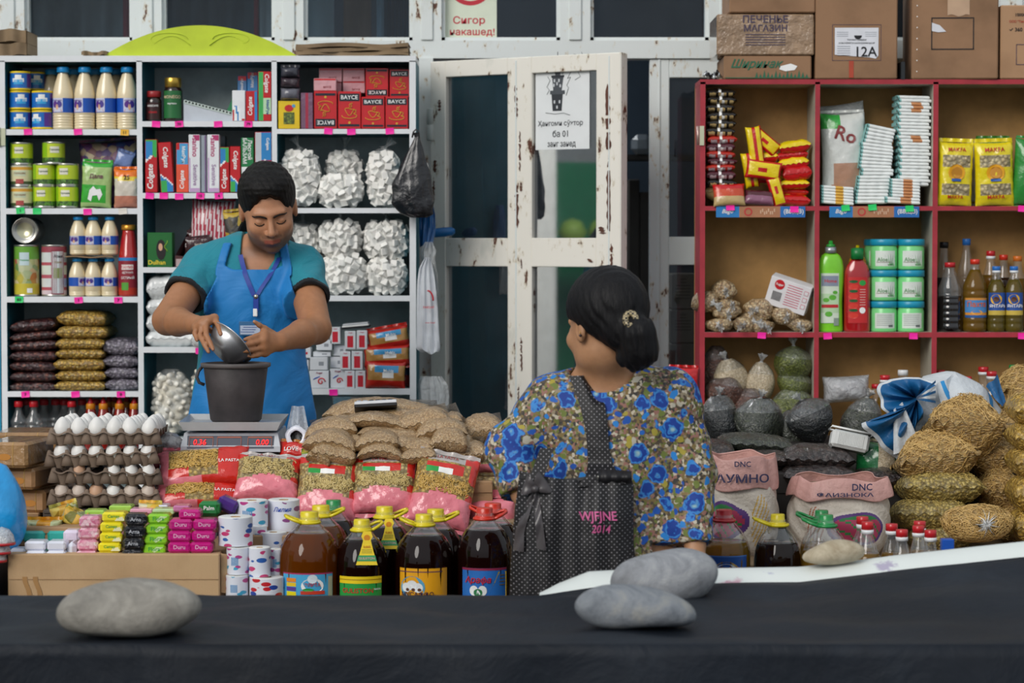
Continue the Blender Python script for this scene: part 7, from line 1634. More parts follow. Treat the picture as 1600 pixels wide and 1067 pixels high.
for i in range(7):b.tube([(-.028+.008*i,rs.uniform(0,.03),.004+rs.uniform(0,.012)),(-.02+.007*i,rs.uniform(0,.03),.016+rs.uniform(0,.016)),(-.012+.007*i,rs.uniform(0,.03),.004+rs.uniform(0,.012))],.0045,BK if i%2 else K('#c8ccd0',.3,.8),6)
solo('metal_clip',b,'small black and silver clamp on the corner of the red unit','clip',(X(1113,RY),RY+.01,zt3))
# ================================================================ heap of bags in front of the red unit
HZ=film('hazy_film',haze=.45);SOFT=film('soft_film',haze=.04,bs=30,bump=1.2)
M_BEI=grain('beige_grain',['#bca98a','#d3c3a6','#a8946f'],240,film=.7,gap=.3,bump=.5);M_GRN=grain('mung_beans',['#5f6a2a','#7a8538','#4a5420','#8a9248'],190,film=.9,gap=.5)
M_BRN=grain('buckwheat',['#5a382c','#744a3a','#452a22'],190,film=.9,gap=.5);M_BLK=grain('black_tea',['#14181c','#22282c','#0e1114','#2c3432'],170,film=1,gap=.4);M_DKG=grain('green_tea',['#2a3028','#3f463a','#1c211d','#525844'],200,film=1,gap=.4)
M_DBR=grain('dark_raisins',['#241a18','#3a2a26','#181110','#4a3832'],80,film=1,gap=.4)
def sack(cx,y0,y1,w,Y,mat,label,seed,rot=0,tip='up',group='knotted bags of dry goods',squash=.75,cat='bag',kn=True,tilt=0,name='dry_goods_bag',lump=.11):
 """rounded knotted polythene bag; tip 'up' = knot on top, 'down' = corner pointing down"""
 k=1/S(Y);h=(y1-y0)*k;r=w/2*k;b=MB();rs=random.Random(seed);ph=[rs.uniform(0,6.28)for _ in range(6)]
 def prof(v):
  if tip=='down':return max(.02,math.sin(math.pi*min(1,.04+.96*v)**1.35)**.62 if v<.98 else.15)
  return max(.02,(math.sin(math.pi*(.06+.90*v)**.82))**.5)
 def f(u,v,g=1):
  a=u*6.2832;pr=prof(v)*r*g
  q=1+lump*(math.sin(2*a+ph[0]+3*v)+.6*math.sin(3*a+ph[1]-4*v))+.02*math.sin(11*a+ph[2])*v
  return(math.cos(a)*pr*q+.05*r*math.sin(v*4+ph[3]),math.sin(a)*pr*q*squash,v*h)
 b.grid(lambda u,v:f(u,v),32,20,mat,closed_u=True)
 b.grid(lambda u,v:f(u,.70+.29*v,1.035+.03*math.sin(u*6.2832*13+ph[4])),64,10,SOFT,closed_u=True)
 if kn:knot(b,(0,0,h*.955),HZ,.015,seed,dr=(rs.uniform(-1.2,1.2),-.6,.8))
 c=W(cx,y1,Y);o=solo(name,b,label,cat,c,(tilt,rot,0),group)
 return o
def lay(x0,y0,x1,y1,Y,d,mat,label,seed,rot=0,tilt=0,name='dry_goods_bag',cat='bag',group=None,arcm=None,an=0,T=1.1,arcL=.03,pp=3.0,qq=.5):
 a,c=W(x0,y0,Y),W(x1,y1,Y);w,h=c.x-a.x,a.z-c.z;b=MB()
 pp,qq,T=(1.8,.80,T*1.2)if arcL==.03 and arcm else(pp,qq,T)
 f=pil_fn(w,d,h*T,seed,.08,pp,.05,qq)
 g=lambda u,v,sd:(lambda p:Vector((p.x,p.z,-p.y)))(f(u,v,sd))
 b.grid(lambda u,v:g(u,v,-1),26,18,mat);b.grid(lambda u,v:g(1-u,v,1),26,18,mat)
 if arcm:arcs2(b,g,an,arcL,.0011,arcm,seed)
 return solo(name,b,label,cat,((a.x+c.x)/2,Y+d*.35,(a.z+c.z)/2),(tilt,rot,0),group)
def arcs2(b,g,n,L,r,mat,seed,lo=.06,hi=.94):
 rs=random.Random(seed)
 for i in range(n):
  sd=-1 if rs.random()<.75 else 1;u,v=rs.uniform(lo,hi),rs.uniform(.04,.6)if sd<0 else rs.uniform(.04,.4)
  p=Vector(g(u,v,sd));e=.01;du=Vector(g(u+e,v,sd))-p;dv=Vector(g(u,v+e,sd))-p;nn=du.cross(dv).normalized()
  if nn.dot(Vector((0,-.6,.8 if sd<0 else-.8)))<0:nn=-nn
  a=rs.uniform(0,6.28);t1=(du.normalized()*math.cos(a)+dv.normalized()*math.sin(a)).normalized();t2=nn.cross(t1);cv=rs.uniform(-.9,.9)
  b.tube([p+t1*q+t2*cv*(L*.25-q*q/L)+nn*(r*rs.uniform(.2,1.3))for q in[(k_/5-.5)*L for k_ in range(6)]],r,mat,3,cap=False)
Yr=RY+.06
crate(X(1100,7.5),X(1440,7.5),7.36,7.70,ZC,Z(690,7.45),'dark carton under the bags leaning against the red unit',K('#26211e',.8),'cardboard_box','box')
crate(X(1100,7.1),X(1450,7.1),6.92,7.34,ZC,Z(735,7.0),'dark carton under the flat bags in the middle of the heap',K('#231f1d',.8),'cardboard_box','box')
sack(1118,540,612,52,RY+.10,M_BRN,'dark brown bag in the shaded corner of the red unit',301,kn=False)
sack(1148,560,616,50,Yr,M_BEI,'pale beige grain bag leaning left, in the red unit',302,-14)
sack(1186,566,626,42,Yr,M_BEI,'pale beige grain bag standing beside the green ones',303,3)
sack(1131,588,632,58,Yr-.02,M_BRN,'brown buckwheat bag under the beige bags',304,8,kn=False)
sack(1172,606,648,56,Yr-.02,M_BRN,'brown buckwheat bag between the dark bags',305,0,kn=False)
sack(1234,540,602,66,Yr,M_GRN,'green mung bean bag with corner pointing down, topmost',306,6,tip='down')
sack(1237,578,630,60,Yr+.0,M_GRN,'green mung bean bag, second of the green stack',307,12,tip='down',kn=False)
sack(1237,606,656,66,Yr-.02,M_GRN,'green mung bean bag, lowest of the green stack',308,-4,kn=False)
sack(1131,617,690,66,7.50,M_BLK,'black tea bag at the left, beside the woman’s shoulder',310,-6)
sack(1188,622,693,76,7.46,M_DKG,'round dark green tea bag with gathered top',311,0)
sack(1242,640,700,60,7.50,M_DKG,'dark green tea bag behind the pointed black one',312,0,kn=False)
sack(1283,618,694,80,7.42,M_BLK,'black tea bag tilted with its corner pointing down',313,-24,tip='down')
sack(1342,620,690,58,7.48,M_DKG,'dark green tea bag left of the blue and white sack',314,10)
lay(1126,682,1242,708,7.10,.2,M_DKG,'flat dark bag slumped in the middle of the heap',320,4)
lay(1100,692,1150,726,7.0,.2,M_DBR,'dark bag lying beside the woman’s arm',321,8)
lay(1148,708,1240,732,6.98,.2,M_DBR,'dull brown flat bag under the slumped one',322,-2)
lay(1226,700,1336,736,6.94,.22,M_DBR,'dark raisin bag with pale top, right of centre',323,2)
lay(1222,728,1342,760,6.90,.24,M_DBR,'dark raisin bag under the pale-topped one',324,0)
lay(1340,736,1420,764,6.90,.2,M_DBR,'dark raisin bag beside the pasta bags',325,3)
b=MB();pillow(b,68/S(RY),36/S(RY),.09,KF('#8f8388'),18,12,seed=9);pillow(b,74/S(RY),42/S(RY),.11,HZ,20,14,seed=11)
solo('wrapped_bundle',b,'film-wrapped greyish bundle behind the tea bags','bundle',W(1322,608,RY+.04),(0,-3,0))
for i,(px,yt,Y,cm,c2,wp,lb)in enumerate([(1384,586,RY-.02,RCR,WC,26,'bottle with red and white cap behind the blue and white sack, left'),(1371,600,RY+.04,RCR,None,22,'dim bottle with red cap behind the wrapped bundle'),(1412,578,RY+.05,WC,None,20,'small bottle with pale nozzle near the divider'),(1470,578,RY+.08,RCR,None,24,'dim bottle with red cap right of the divider'),(1484,586,RY+.05,RCR,None,24,'dim bottle with red cap behind the sack tip'),(1512,588,RY-.02,RCR,WC,26,'bottle with red and white cap behind the sack, middle'),(1538,573,RY+.06,RCR,WC,26,'taller bottle with red and white cap at the back'),(1551,580,RY-.01,RCR,WC,26,'bottle with red and white cap beside the blue sack corner'),(1586,570,RY+.04,GC,WC,26,'bottle with green and white cap at the back right')]):
 bottle(px,yt,wp,Y,Z(700,RY),OILG,cm,lb,.7,None,c2,capw=8)
crate(X(1350,7.72),X(1640,7.72),7.705,7.745,ZC,Z(700,7.72),'narrow plank edge in front of the lowest red shelf',K('#4a3a2a',.8))
t=thing('plastic_container','white ribbed plastic food container lying tilted by the blue sack','container',W(1327,690,6.98),(-14,12,0));k=1/S(6.98)
b=MB();b.box((0,0,0),(60*k,.05,28*k),K('#d6d8d6',.4),bev=.008)
for i in range(16):b.box(((-20+i*2.6)*k,-.0255,0),(1.1*k,.003,20*k),K('#d6d8d6',.4))
b.build('container_body',t)
b=MB();b.tube([(-33*k,-.03,16*k),(33*k,-.03,16*k),(33*k,.03,16*k),(-33*k,.03,16*k)],.003,K('#e2e4e2',.4),6,closed=True);b.build('rim',t)
bagthing('rice_bag','green bag with a clear striped window below the blue and white sack','bag',1336,690,1412,760,7.02,.08,lambda u,v:M_BEI if.42<u<.78 else KF('#1c6a3a'),seed=331,rot=4)
WOV=K('#ccc3b6',.6,bump=.5,bscale=90)
def flour_sack(x0,y0,x1,Y,label,seed,word,left=True):
 k=1/S(Y);a=W(x0,y0,Y);w=(x1-x0)*k;h=a.z-ZC;t=thing('flour_sack',label,'sack',(a.x+w/2,Y+.12,ZC))
 ph=seed*1.7
 def prof(v):return(math.sin(math.pi*(.10+.80*min(v,1)))**.28)
 def f(u,v):
  an=u*6.2832;q=1+.03*math.sin(3*an+ph+v*5)+.015*math.sin(9*an+v*20)
  cx,sy_=math.cos(an),math.sin(an);cx=math.copysign(abs(cx)**.7,cx);sy_=math.copysign(abs(sy_)**.7,sy_)
  return(cx*w/2*prof(v)*q,sy_*.12*prof(v)*q,v*h*.86)
 WY_,WG,WP,WO=K('#c7a24a',.5),K('#2f7a44',.5),K('#a83a5a',.5),K('#d6cec2',.5)
 def m(u,v):
  an=(u*360-270+180)%360-180
  c0=-22 if left else 14
  d=math.hypot((an-c0)/46,(v-.42)/.40)
  if d<.50:return WG if(v>.55 or(int(u*160)+int(v*30))%5==0)else WP
  if d<.60:return K('#5a3a7a',.5)
  if d<.68:return WO
  d2=math.hypot((an-(c0+(42 if left else-42)))/16,(v-.42)/.40)
  if d2<.8 and(int(u*200-v*20))%3==0:return WY_ if left else K('#a05a32',.5)
  return WOV
 b=MB();b.grid(f,280,130,m,closed_u=True);b.build('sack_body',t)
 PK_=K('#cf9f97',.5,bump=.5,bscale=50)
 def cuff(u,v):
  an=u*6.2832;r0=.92+.05*math.sin(4*an+ph)+.02*math.sin(11*an)
  a2=math.pi*1.15*v;rr=.13 if not left else.10
  cx,sy_=math.cos(an),math.sin(an);cx=math.copysign(abs(cx)**.75,cx);sy_=math.copysign(abs(sy_)**.75,sy_)
  rad=r0+rr*(1-math.cos(a2))*.5-.05
  return(cx*w/2*rad,sy_*.125*rad,h*(.84+(.16 if left else.12)*math.cos(a2-.4))+.006*math.sin(5*an+ph))
 DI=K('#3a3a5c',.5)
 b=MB();b.grid(cuff,80,14,lambda u,v:PK_,closed_u=True)
 sfn=lambda off,zc:(lambda x,y:(x+off,-.125*math.sqrt(max(.05,1-((x+off)/(w*.56))**2))**.75-.007-.003,zc+y))
 b.text(word,DI,sfn(.0,h*(.80 if left else.79)),width=w*(.66 if left else.55),height=.024 if left else.012,bold=.02);b.text('DNC',DI,sfn(w*(.0 if left else.16),h*(.945 if left else.885)),width=w*.2,bold=.02)
 b.build('rolled_mouth',t)
 b=MB();b.grid(lambda u,v:(math.cos(u*6.2832)*w*.40*v,math.sin(u*6.2832)*.10*v,h*(.86+.03*(1-v)+.01*math.sin(u*12))),30,6,M_BEI if not left else WOV,closed_u=True);b.build('contents',t)
 return t
flour_sack(1096,716,1224,6.52,'pink-edged woven flour sack with green and yellow print beside the woman',1,'АУМНО',True)
flour_sack(1240,746,1402,6.50,'open woven flour sack with rolled pink mouth, right one',2,'ФАИЗНОКА',False)
def lab_r(b,r,k,sh,h):
 z1=h-68*k;band(b,r,z1-60*k,z1,K('#1f4f9a',.35),-52,52);band(b,r,z1-2*k,z1,K('#4a7ac0',.35),-52,52,.0004);disc(b,r,0,z1-30*k,24*k,21*k,K('#c8a85a',.4));disc(b,r,0,z1-32*k,23*k,20*k,K('#dfe3e8',.4),.0013);ct(b,r,'Россиянка',0,z1-19*k,K('#a82838',.4),width=42*k,off=.0026)
oil5(1133,796,82,YF-.02,OILG,RCR,'big golden oil bottle with red cap and blue oval label',lab_r,.76,tagm=(0,160))
oil5(1217,803,74,YF,liquid('thin_brown_oil','#3a2418',.55),YC,'big brown-tinted oil bottle with yellow cap, no label visible',None,.78,tagm=(0,178))
oil5(1293,804,76,YF-.02,OILG,GC,'big golden oil bottle with green cap',None,.72,tagm=(0,165))
oil5(1286,797,70,YF+.16,OILG,GC,'big oil bottle with green cap behind the other green-capped one',None,.72,tagm=(0,150),hlen=1.1)
for i,(px,yt,wp,Y)in enumerate([(1358,815,50,YF-.04),(1350,807,48,YF+.10),(1396,818,40,YF+.1),(1412,827,42,YF-.04),(1440,814,40,YF+.16),(1438,821,38,YF+.06),(1457,828,38,YF-.04)]):
 bottle(px,yt,wp,Y,ZA,OILG,RCR,['clear oil bottle with red and white cap, nearest the green-capped one','clear oil bottle with red and white cap behind the nearest','clear oil bottle with red and white cap in the middle, back','clear oil bottle with red and white cap in the middle, front','clear oil bottle with red and white cap at the right, rearmost','clear oil bottle with red and white cap at the right, between the others','clear oil bottle with red and white cap at the right end, front'][i],.74,None,WC,capw=9.5,ribs=4,neckz=.82,group='small clear oil bottles with red and white caps')
b=MB();b.box((0,0,0),(.03,.03,.03),BL,bev=.002);solo('blue_packet',b,'blue packet corner just showing above the white cloth','packet',W(1480,851,5.95))
VERM=grain('vermicelli',['#bb9250','#d0a964','#a37c3e','#dcbc7a'],90,stretch=(1,1,3),film=.55,gap=.5);VAR=K('#dab672',.45,coat=.6);MAC=grain('short_macaroni',['#a8904a','#c0a75a','#d0ba6e','#957c3c'],110,film=.8,gap=.6);MACA=K('#cdb468',.4,coat=.6)
lay(1452,634,1578,712,6.80,.20,VERM,'clear bag of thin vermicelli, topmost of the right-hand pile',340,3,-12,'pasta_bag','pasta','clear bags of pasta on the right',VAR,620,1.15)
lay(1405,686,1534,760,6.74,.22,VERM,'clear bag of thin vermicelli, second, pointing down to the left',341,-8,-8,'pasta_bag','pasta','clear bags of pasta on the right',VAR,620,1.1)
lay(1410,742,1538,790,6.72,.22,MAC,'clear bag of short macaroni under the vermicelli',342,0,-6,'pasta_bag','pasta','clear bags of pasta on the right',MACA,420,1.1,.010)
lay(1400,784,1520,832,6.70,.22,MAC,'clear bag of short macaroni, lowest but one',343,0,-6,'pasta_bag','pasta','clear bags of pasta on the right',MACA,380,1.1,.010)
lay(1420,820,1520,862,6.70,.22,MAC,'clear bag of short macaroni at the bottom behind the oil bottles',344,0,0,'pasta_bag','pasta','clear bags of pasta on the right',MACA,200,1.1,.010)
lay(1518,690,1596,752,6.86,.2,VERM,'clear bag of vermicelli behind the topmost bag',345,-4,-8,'pasta_bag','pasta','clear bags of pasta on the right',VAR,350,1.1)
lay(1530,742,1604,802,6.80,.2,VERM,'clear bag of vermicelli right of the macaroni',346,0,-6,'pasta_bag','pasta','clear bags of pasta on the right',VAR,350,1.1)
lay(1556,796,1620,846,6.76,.2,VERM,'clear bag of vermicelli at the bottom right edge',347,0,0,'pasta_bag','pasta','clear bags of pasta on the right',VAR,200,1.1)
t=thing('pasta_bag','round tied bag of vermicelli with white knot facing forward','pasta',W(1535,822,6.50)+Vector((0,.08,0)),group='clear bags of pasta on the right');k=1/S(6.5)
b=MB();g=lambda u,v,sd:(lambda a,p:(math.cos(a)*56*k*math.sin(p)**.8*(1+.04*math.sin(3*a)),-math.cos(p)*.075,math.sin(a)*31*k*math.sin(p)**.8*(1+.05*math.sin(2*a+1))))(u*6.2832,math.pi*(.02+.96*v))
b.grid(lambda u,v:g(u,v,1),36,20,VERM,closed_u=True)
rs=random.Random(9)
for i in range(420):
 u,v=rs.random(),rs.uniform(.05,.5);p=Vector(g(u,v,1));du=(Vector(g(u+.01,v,1))-p).normalized();dv=(Vector(g(u,v+.01,1))-p).normalized();a=rs.uniform(0,6.28);t1=du*math.cos(a)+dv*math.sin(a);t2=du*-math.sin(a)+dv*math.cos(a);cv=rs.uniform(-.9,.9);nn=p.normalized()
 b.tube([p+t1*q+t2*cv*(.0075-q*q/.03)+nn*.001 for q in[(j/5-.5)*.03 for j in range(6)]],.0011,VAR,3,cap=False)
b.build('contents',t)
b=MB()
for i in range(26):
 a=i/26*6.283+rs.uniform(-.1,.1);L=rs.uniform(.018,.05)
 b.tube([(.012,-.082,.004),(.012+math.cos(a)*L*.5,-.082+.004,.004+math.sin(a)*L*.5),(.012+math.cos(a)*L,-.078+L*.3,.004+math.sin(a)*L*.8)],lambda q:.0016*(1-q)+.0004,WT if i%3==0 else HZ,4)
b.tube([(.012,-.082,.004),(.008,-.10,.0),(.016,-.112,.008)],.004,HZ,8);b.build('knot',t)
YGR=grain('corn_pasta',['#c9a042','#dcb75a','#b58c34'],90,film=1,gap=.5)
for i,(y0,y1)in enumerate([(620,664),(662,704),(703,746),(745,800),(800,850)]):
 lay(1584,y0,1662,y1,6.62,.18,YGR,f'yellow pasta bag in the stack at the right edge, {tb(i, 5)}',350+i,2*(-1)**i,0,'pasta_bag','pasta','yellow pasta bags at the right edge',K('#d8b458',.4,coat=.6),160,1.1,.012)
lay(1562,580,1640,616,7.2,.2,VERM,'pale vermicelli bag high at the right edge',360,-18,0,'pasta_bag','pasta',None,VAR,160,1.1)
lay(1574,604,1650,650,7.1,.2,VERM,'vermicelli bag under the high one at the right edge',361,-24,0,'pasta_bag','pasta',None,VAR,160,1.1)
lay(1556,646,1620,692,7.0,.2,VERM,'rounded vermicelli bag between the sack and the yellow bags',362,0,0,'pasta_bag','pasta',None,VAR,160,1.1)
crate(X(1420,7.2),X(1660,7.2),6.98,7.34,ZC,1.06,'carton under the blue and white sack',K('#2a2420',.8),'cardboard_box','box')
crate(X(1536,6.85),X(1660,6.85),6.76,6.97,ZC,Z(846,6.76)+.01,'low carton under the right-hand pasta bags',K('#2a2420',.8),'cardboard_box','box')if False else None
t=thing('woven_sack','crumpled blue and white woven sack with fanned blue mouth','sack',(0,0,0));BLW=K('#0f5a8f',.5,bump=.4,bscale=60);WHW=K('#cdd3d8',.5,bump=.4,bscale=60);LBW=K('#2a8fd0',.5)
def quad(px4,Y4,nu,nv,wav,mat,b):
 P=[W(x,y,Y)for(x,y),Y in zip(px4,Y4)]
 def f(u,v):
  p=P[0].lerp(P[1],u).lerp(P[3].lerp(P[2],u),v);p.y+=wav[0]*math.sin(u*wav[1]+v*wav[2]);p.z+=wav[0]*.4*math.sin(u*7+v*wav[1]);return p
 b.grid(f,nu,nv,mat);b.grid(lambda u,v:f(1-u,v)+Vector((0,.004,0)),nu,nv,mat)
b=MB()
k=1/S(7.0)
def body(u,v):
 a=u*6.2832;L=[(1420,650,20,30),(1445,640,50,52),(1490,640,60,58),(1530,648,50,48),(1562,668,22,26),(1572,676,4,6)]
 i=v*5;j=min(4,int(i));q=i-j;A,B=L[j],L[j+1];cx,cy,rw,rh=[A[n_]*(1-q)+B[n_]*q for n_ in range(4)]
 g_=1+.05*math.sin(3*a+v*6)+.03*math.sin(7*a-v*10)
 p=W(cx,cy-math.sin(a)*rh*g_,7.1);p.y+=math.cos(a)*.12*(rh/58)*g_;p.x+=.01*math.sin(a*2+v*5);return p
b.grid(body,36,24,lambda u,v:LBW if.62<v<.68 and.0<u<.5 else WHW,closed_u=True);b.build('sack_body',t)
b=MB()
O_=W(1432,622,6.99)
def fan(px,py,Y):return W(px,py,Y)
RIM=[(1462,600),(1440,590),(1415,590),(1393,594),(1376,600),(1372,616),(1378,636),(1386,648),(1362,656),(1342,660),(1352,672),(1374,694),(1392,712),(1408,722),(1416,706),(1424,690),(1432,672),(1442,655)]
def fanf(u,v):
 i=u*(len(RIM)-1);j=min(len(RIM)-2,int(i));q=i-j
 x=RIM[j][0]*(1-q)+RIM[j+1][0]*q;y=RIM[j][1]*(1-q)+RIM[j+1][1]*q
 pl=math.sin(u*62)*.022*math.sin(math.pi*v)+.03*math.sin(u*9)
 p=O_.lerp(W(x,y,6.94),v);p.y+=pl-.05*math.sin(math.pi*v);p.x+=.004*math.sin(u*62+1)*v;return p
b.grid(fanf,180,14,lambda u,v:WHW if v>.955 else BLW);b.grid(lambda u,v:fanf(1-u,v)+Vector((0,.004,0)),180,10,BLW)
b.build('sack_mouth',t)
b=MB()
for i in range(5):
 e=[(1450,616+i*5),(1478,606+i*7)];m_=WHW if i%2 else BLW
 b.grid(lambda u,v:W(1432+(1462-1432)*u,622+(596+i*8-622)*u+v*4-2,6.93-.03*math.sin(u*3)),8,2,m_)
b.grid(lambda u,v:W(1396+30*u*v+14*u,640+70*v-12*u,6.90-.01*math.sin(u*9)),8,10,WHW)
b.build('fold',t)
b=MB();quad([(1462,603),(1492,583),(1520,628),(1478,650)],[6.98,7.05,7.05,6.97],12,10,(.008,9,5),lambda u,v:LBW if(.25<u<.40)else WHW,b);b.build('white_flap',t)
b=MB();quad([(1541,604),(1559,586),(1571,627),(1566,636)],[7.02,7.05,7.05,7.0],8,8,(.006,8,4),BLW,b);b.build('blue_corner',t)
def krec(u,v):return KF('#e8a03a')if(v<.32 and.3<u<.95)else KF('#c41f22')
bagthing('snack_packet','red packet with white lettering hanging by the red shelf unit','packet',1044,574,1091,614,7.74,.03,krec,seed=71,rot=2,texts=[('рец',-.02,.14,9,WT,0)])
bagthing('snack_packet','dark printed packet below the red one by the shelf post','packet',1066,614,1091,650,7.74,.03,lambda u,v:BK if int(v*9)%2 else KF('#2b3a5a'),seed=72,rot=-4)
bagthing('snack_packet','yellow-green packet edge behind the woman’s shoulder','packet',1086,640,1106,684,7.58,.03,KF('#c8d02a'),seed=73,rot=6)
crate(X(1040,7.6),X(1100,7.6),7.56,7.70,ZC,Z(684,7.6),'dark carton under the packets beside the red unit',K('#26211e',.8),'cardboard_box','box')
# ================================================================ people
def skin_mat(key,base,rough=.5):
 m,n,l,p=_new(key);a=n.new('ShaderNodeAttribute');a.attribute_name='Col';co=_coords(n,l,False)
 nz=_noise(n,l,co,60,4)
 l.new(_mix(n,l,1.0,a.outputs['Color'],_ramp(n,l,nz,[(.3,(.88,.86,.85)),(.7,(1.0,1.0,1.0))]),'MULTIPLY'),p.inputs['Base Color'])
 p.inputs['Roughness'].default_value=rough;p.inputs['Subsurface Weight'].default_value=.08;p.inputs['Subsurface Radius'].default_value=(.012,.005,.003)
 l.new(_bump(n,l,_noise(n,l,co,260,3),.12,.002),p.inputs['Normal']);return m
def cloth_mat(key,hexc,rough=.75,fold=.5,sc=14):
 m,n,l,p=_new(key);co=_coords(n,l,False)
 c=lin(hexc);l.new(_ramp(n,l,_noise(n,l,co,8,4),[(.3,[x*.9 for x in c]),(.7,c)]),p.inputs['Base Color'])
 p.inputs['Roughness'].default_value=rough;p.inputs['Sheen Weight'].default_value=.1
 l.new(_bump(n,l,_noise(n,l,co,sc,4,.5,.8),fold,.02),p.inputs['Normal']);return m
def hair_mat(key,hexc,sc=(160,160,14)):
 m,n,l,p=_new(key);co=_coords(n,l,False,scale=sc)
 nz=_noise(n,l,co,1.0,4,.7,.6);c=lin(hexc)
 l.new(_ramp(n,l,nz,[(.3,[x*.6 for x in c]),(.7,[x*1.7 for x in c])]),p.inputs['Base Color'])
 p.inputs['Roughness'].default_value=.55;p.inputs['Specular IOR Level'].default_value=.28;l.new(_bump(n,l,nz,.8,.003),p.inputs['Normal']);return m
A3=lambda px,py,Y:np.array(W(px,py,Y),dtype=np.float32)
def head_local(q,female=False):
 """q: points in head coordinates (face towards -y); returns signed distance"""
 s=np.sign(q[:,0]);x=np.abs(q[:,0]);m=np.stack([x,q[:,1],q[:,2]],1)
 d=ell(m,(0,.016,.030),(.075,.094,.086))
 d=smin(d,ell(m,(0,-.022,-.030),(.064,.072,.088)),.03)
 d=smin(d,ell(m,(0,-.030,-.075),(.050,.050,.038)),.025)
 d=smin(d,ell(m,(.042,-.005,-.062),(.018,.03,.028)),.03)
 d=smin(d,ell(m,(0,-.073,-.100),(.018,.014,.014)),.018)
 d=smin(d,ell(m,(.040,-.066,-.030),(.022,.020,.020)),.022)
 d=smin(d,cone(m,(0,-.088,.016),(.040,-.078,.018),.0085,.008),.014)
 d=smax(d,-ell(m,(.031,-.104,-.002),(.019,.018,.013)),.012)
 d=smin(d,ell(m,(.031,-.077,-.006),(.0155,.0135,.0125)),.004)
 d=smin(d,cone(m,(0,-.088,.008),(0,-.110,-.034),.0075,.0105),.008)
 d=smin(d,ell(m,(0,-.108,-.037),(.0105,.010,.009)),.006)
 d=smin(d,ell(m,(.0125,-.098,-.040),(.0075,.009,.0075)),.005)
 d=smax(d,-ell(m,(.0065,-.104,-.0475),(.0035,.005,.004)),.003)
 d=smin(d,ell(m,(0,-.082,-.066),(.028,.016,.018)),.012)
 d=smin(d,cone(m,(0,-.0985,-.0615),(.022,-.088,-.0655),.0045,.0025),.004)
 d=smin(d,cone(m,(0,-.0975,-.0715),(.020,-.088,-.0690),.0055,.0025),.004)
 d=smax(d,-cone(m,(0,-.1035,-.0665),(.024,-.091,-.0668),.0012,.001),.003)
 e=ell(m,(.079,.012,-.010),(.009,.019,.031),None);e=smax(e,-ell(m,(.088,.006,-.008),(.006,.011,.018)),.004)
 d=smin(d,e,.008)
 return d
def rotm(pitch,roll,yaw):return np.array((Matrix.Rotation(R(yaw),3,'Z')@Matrix.Rotation(R(roll),3,'Y')@Matrix.Rotation(R(pitch),3,'X')),dtype=np.float32)
def face_color(q,base,lip,stub,k=.75):
 c=np.tile(np.array(lin(base),np.float32),(len(q),1))
 x,y,z=np.abs(q[:,0]),q[:,1],q[:,2]
 def blend(c,w,col):w=np.clip(w,0,1)[:,None];return c*(1-w)+np.array(lin(col),np.float32)*w
 beard=np.clip((-.050-z)/.018,0,1)*np.clip((.01-y)/.03,0,1)*np.clip((z+.150)/.03,0,1);beard=np.maximum(beard,np.clip(1-np.abs(z+.054)/.010,0,1)*(x<.03)*(y<-.07)*.9)
 c=blend(c,beard*k,stub)
 li=np.clip(1-(np.abs(z+.0665)-.004)/.005,0,1)*np.clip(1-(x-.021)/.004,0,1)*(y<-.080)
 c=blend(c,li,lip)
 return c
man=thing('person','man in teal polo shirt and blue apron emptying a metal bowl into the bucket','person',W(400,640,7.2)*Vector((1,1,0))if False else(X(400,7.2),7.2,0))
MO=np.array(man.location,dtype=np.float32)
HC=A3(419,325,7.13);HM=rotm(24,-6,7)
nb=A3(408,408,7.26)
SHL,SHR=A3(317,421,7.23),A3(472,421,7.23);EL,ER=A3(262,500,7.03),A3(494,514,7.02);WL,WR_=A3(304,507,6.80),A3(437,534,6.80)
def hand(P,wrist,kn,fingers,thumb,rk=.0115,rf=.0088,rw=.026):
 d=None
 for K_ in kn:
  c=cone(P,wrist,K_,rw*.72,rk);d=c if d is None else smin(d,c,.012)
 for a,b_ in zip(kn,kn[1:]):d=smin(d,cone(P,a,b_,rk,rk),.008)
 for F in fingers+[thumb]:
  n_=len(F)-1;fd=None
  for i in range(n_):
   r0=rf*(1-.10*i);r1=rf*(1-.10*(i+1))*(.92 if i==n_-1 else 1);c=cone(P,F[i],F[i+1],r0*(1.06 if i else 1),r1)
   fd=c if fd is None else smin(fd,c,.003)
  d=smin(d,fd,.0045)
 return d
knL=[A3(335,497,6.750),A3(326,501,6.735),A3(316,506,6.735),A3(308,512,6.745)]
fgL=[[knL[0],A3(342,510,6.715),A3(345,522,6.695)],[knL[1]*.6+knL[2]*.4,A3(322,523,6.70),A3(328,535,6.685),A3(333,546,6.675)],[knL[2],A3(313,525,6.715),A3(320,539,6.69),A3(326,550,6.68)],[knL[3],A3(305,521,6.735),A3(308,531,6.72)]]
thL=[A3(318,508,6.785),A3(334,520,6.785),A3(346,528,6.765)]
knR=[A3(413,521,6.755),A3(411.5,531.5,6.745),A3(412,542,6.748),A3(414,551,6.758)]
fgR=[[knR[0],A3(399,526,6.735),A3(390,529,6.722),A3(382.5,530.5,6.715)],[knR[1],A3(394,536.5,6.722),A3(383,539.5,6.708),A3(374,541,6.70)],[knR[2],A3(397,546,6.728),A3(387,548,6.712),A3(378.5,548.5,6.706)],[knR[3],A3(402,554.5,6.738),A3(395,556,6.73),A3(389,556,6.725)]]
thR=[A3(427,521,6.785),A3(414,513,6.765),A3(405,508,6.752),A3(397.5,502.5,6.745)]
CHC,ABC,HPC=A3(394,455,7.25),A3(394,545,7.27),A3(394,635,7.27)
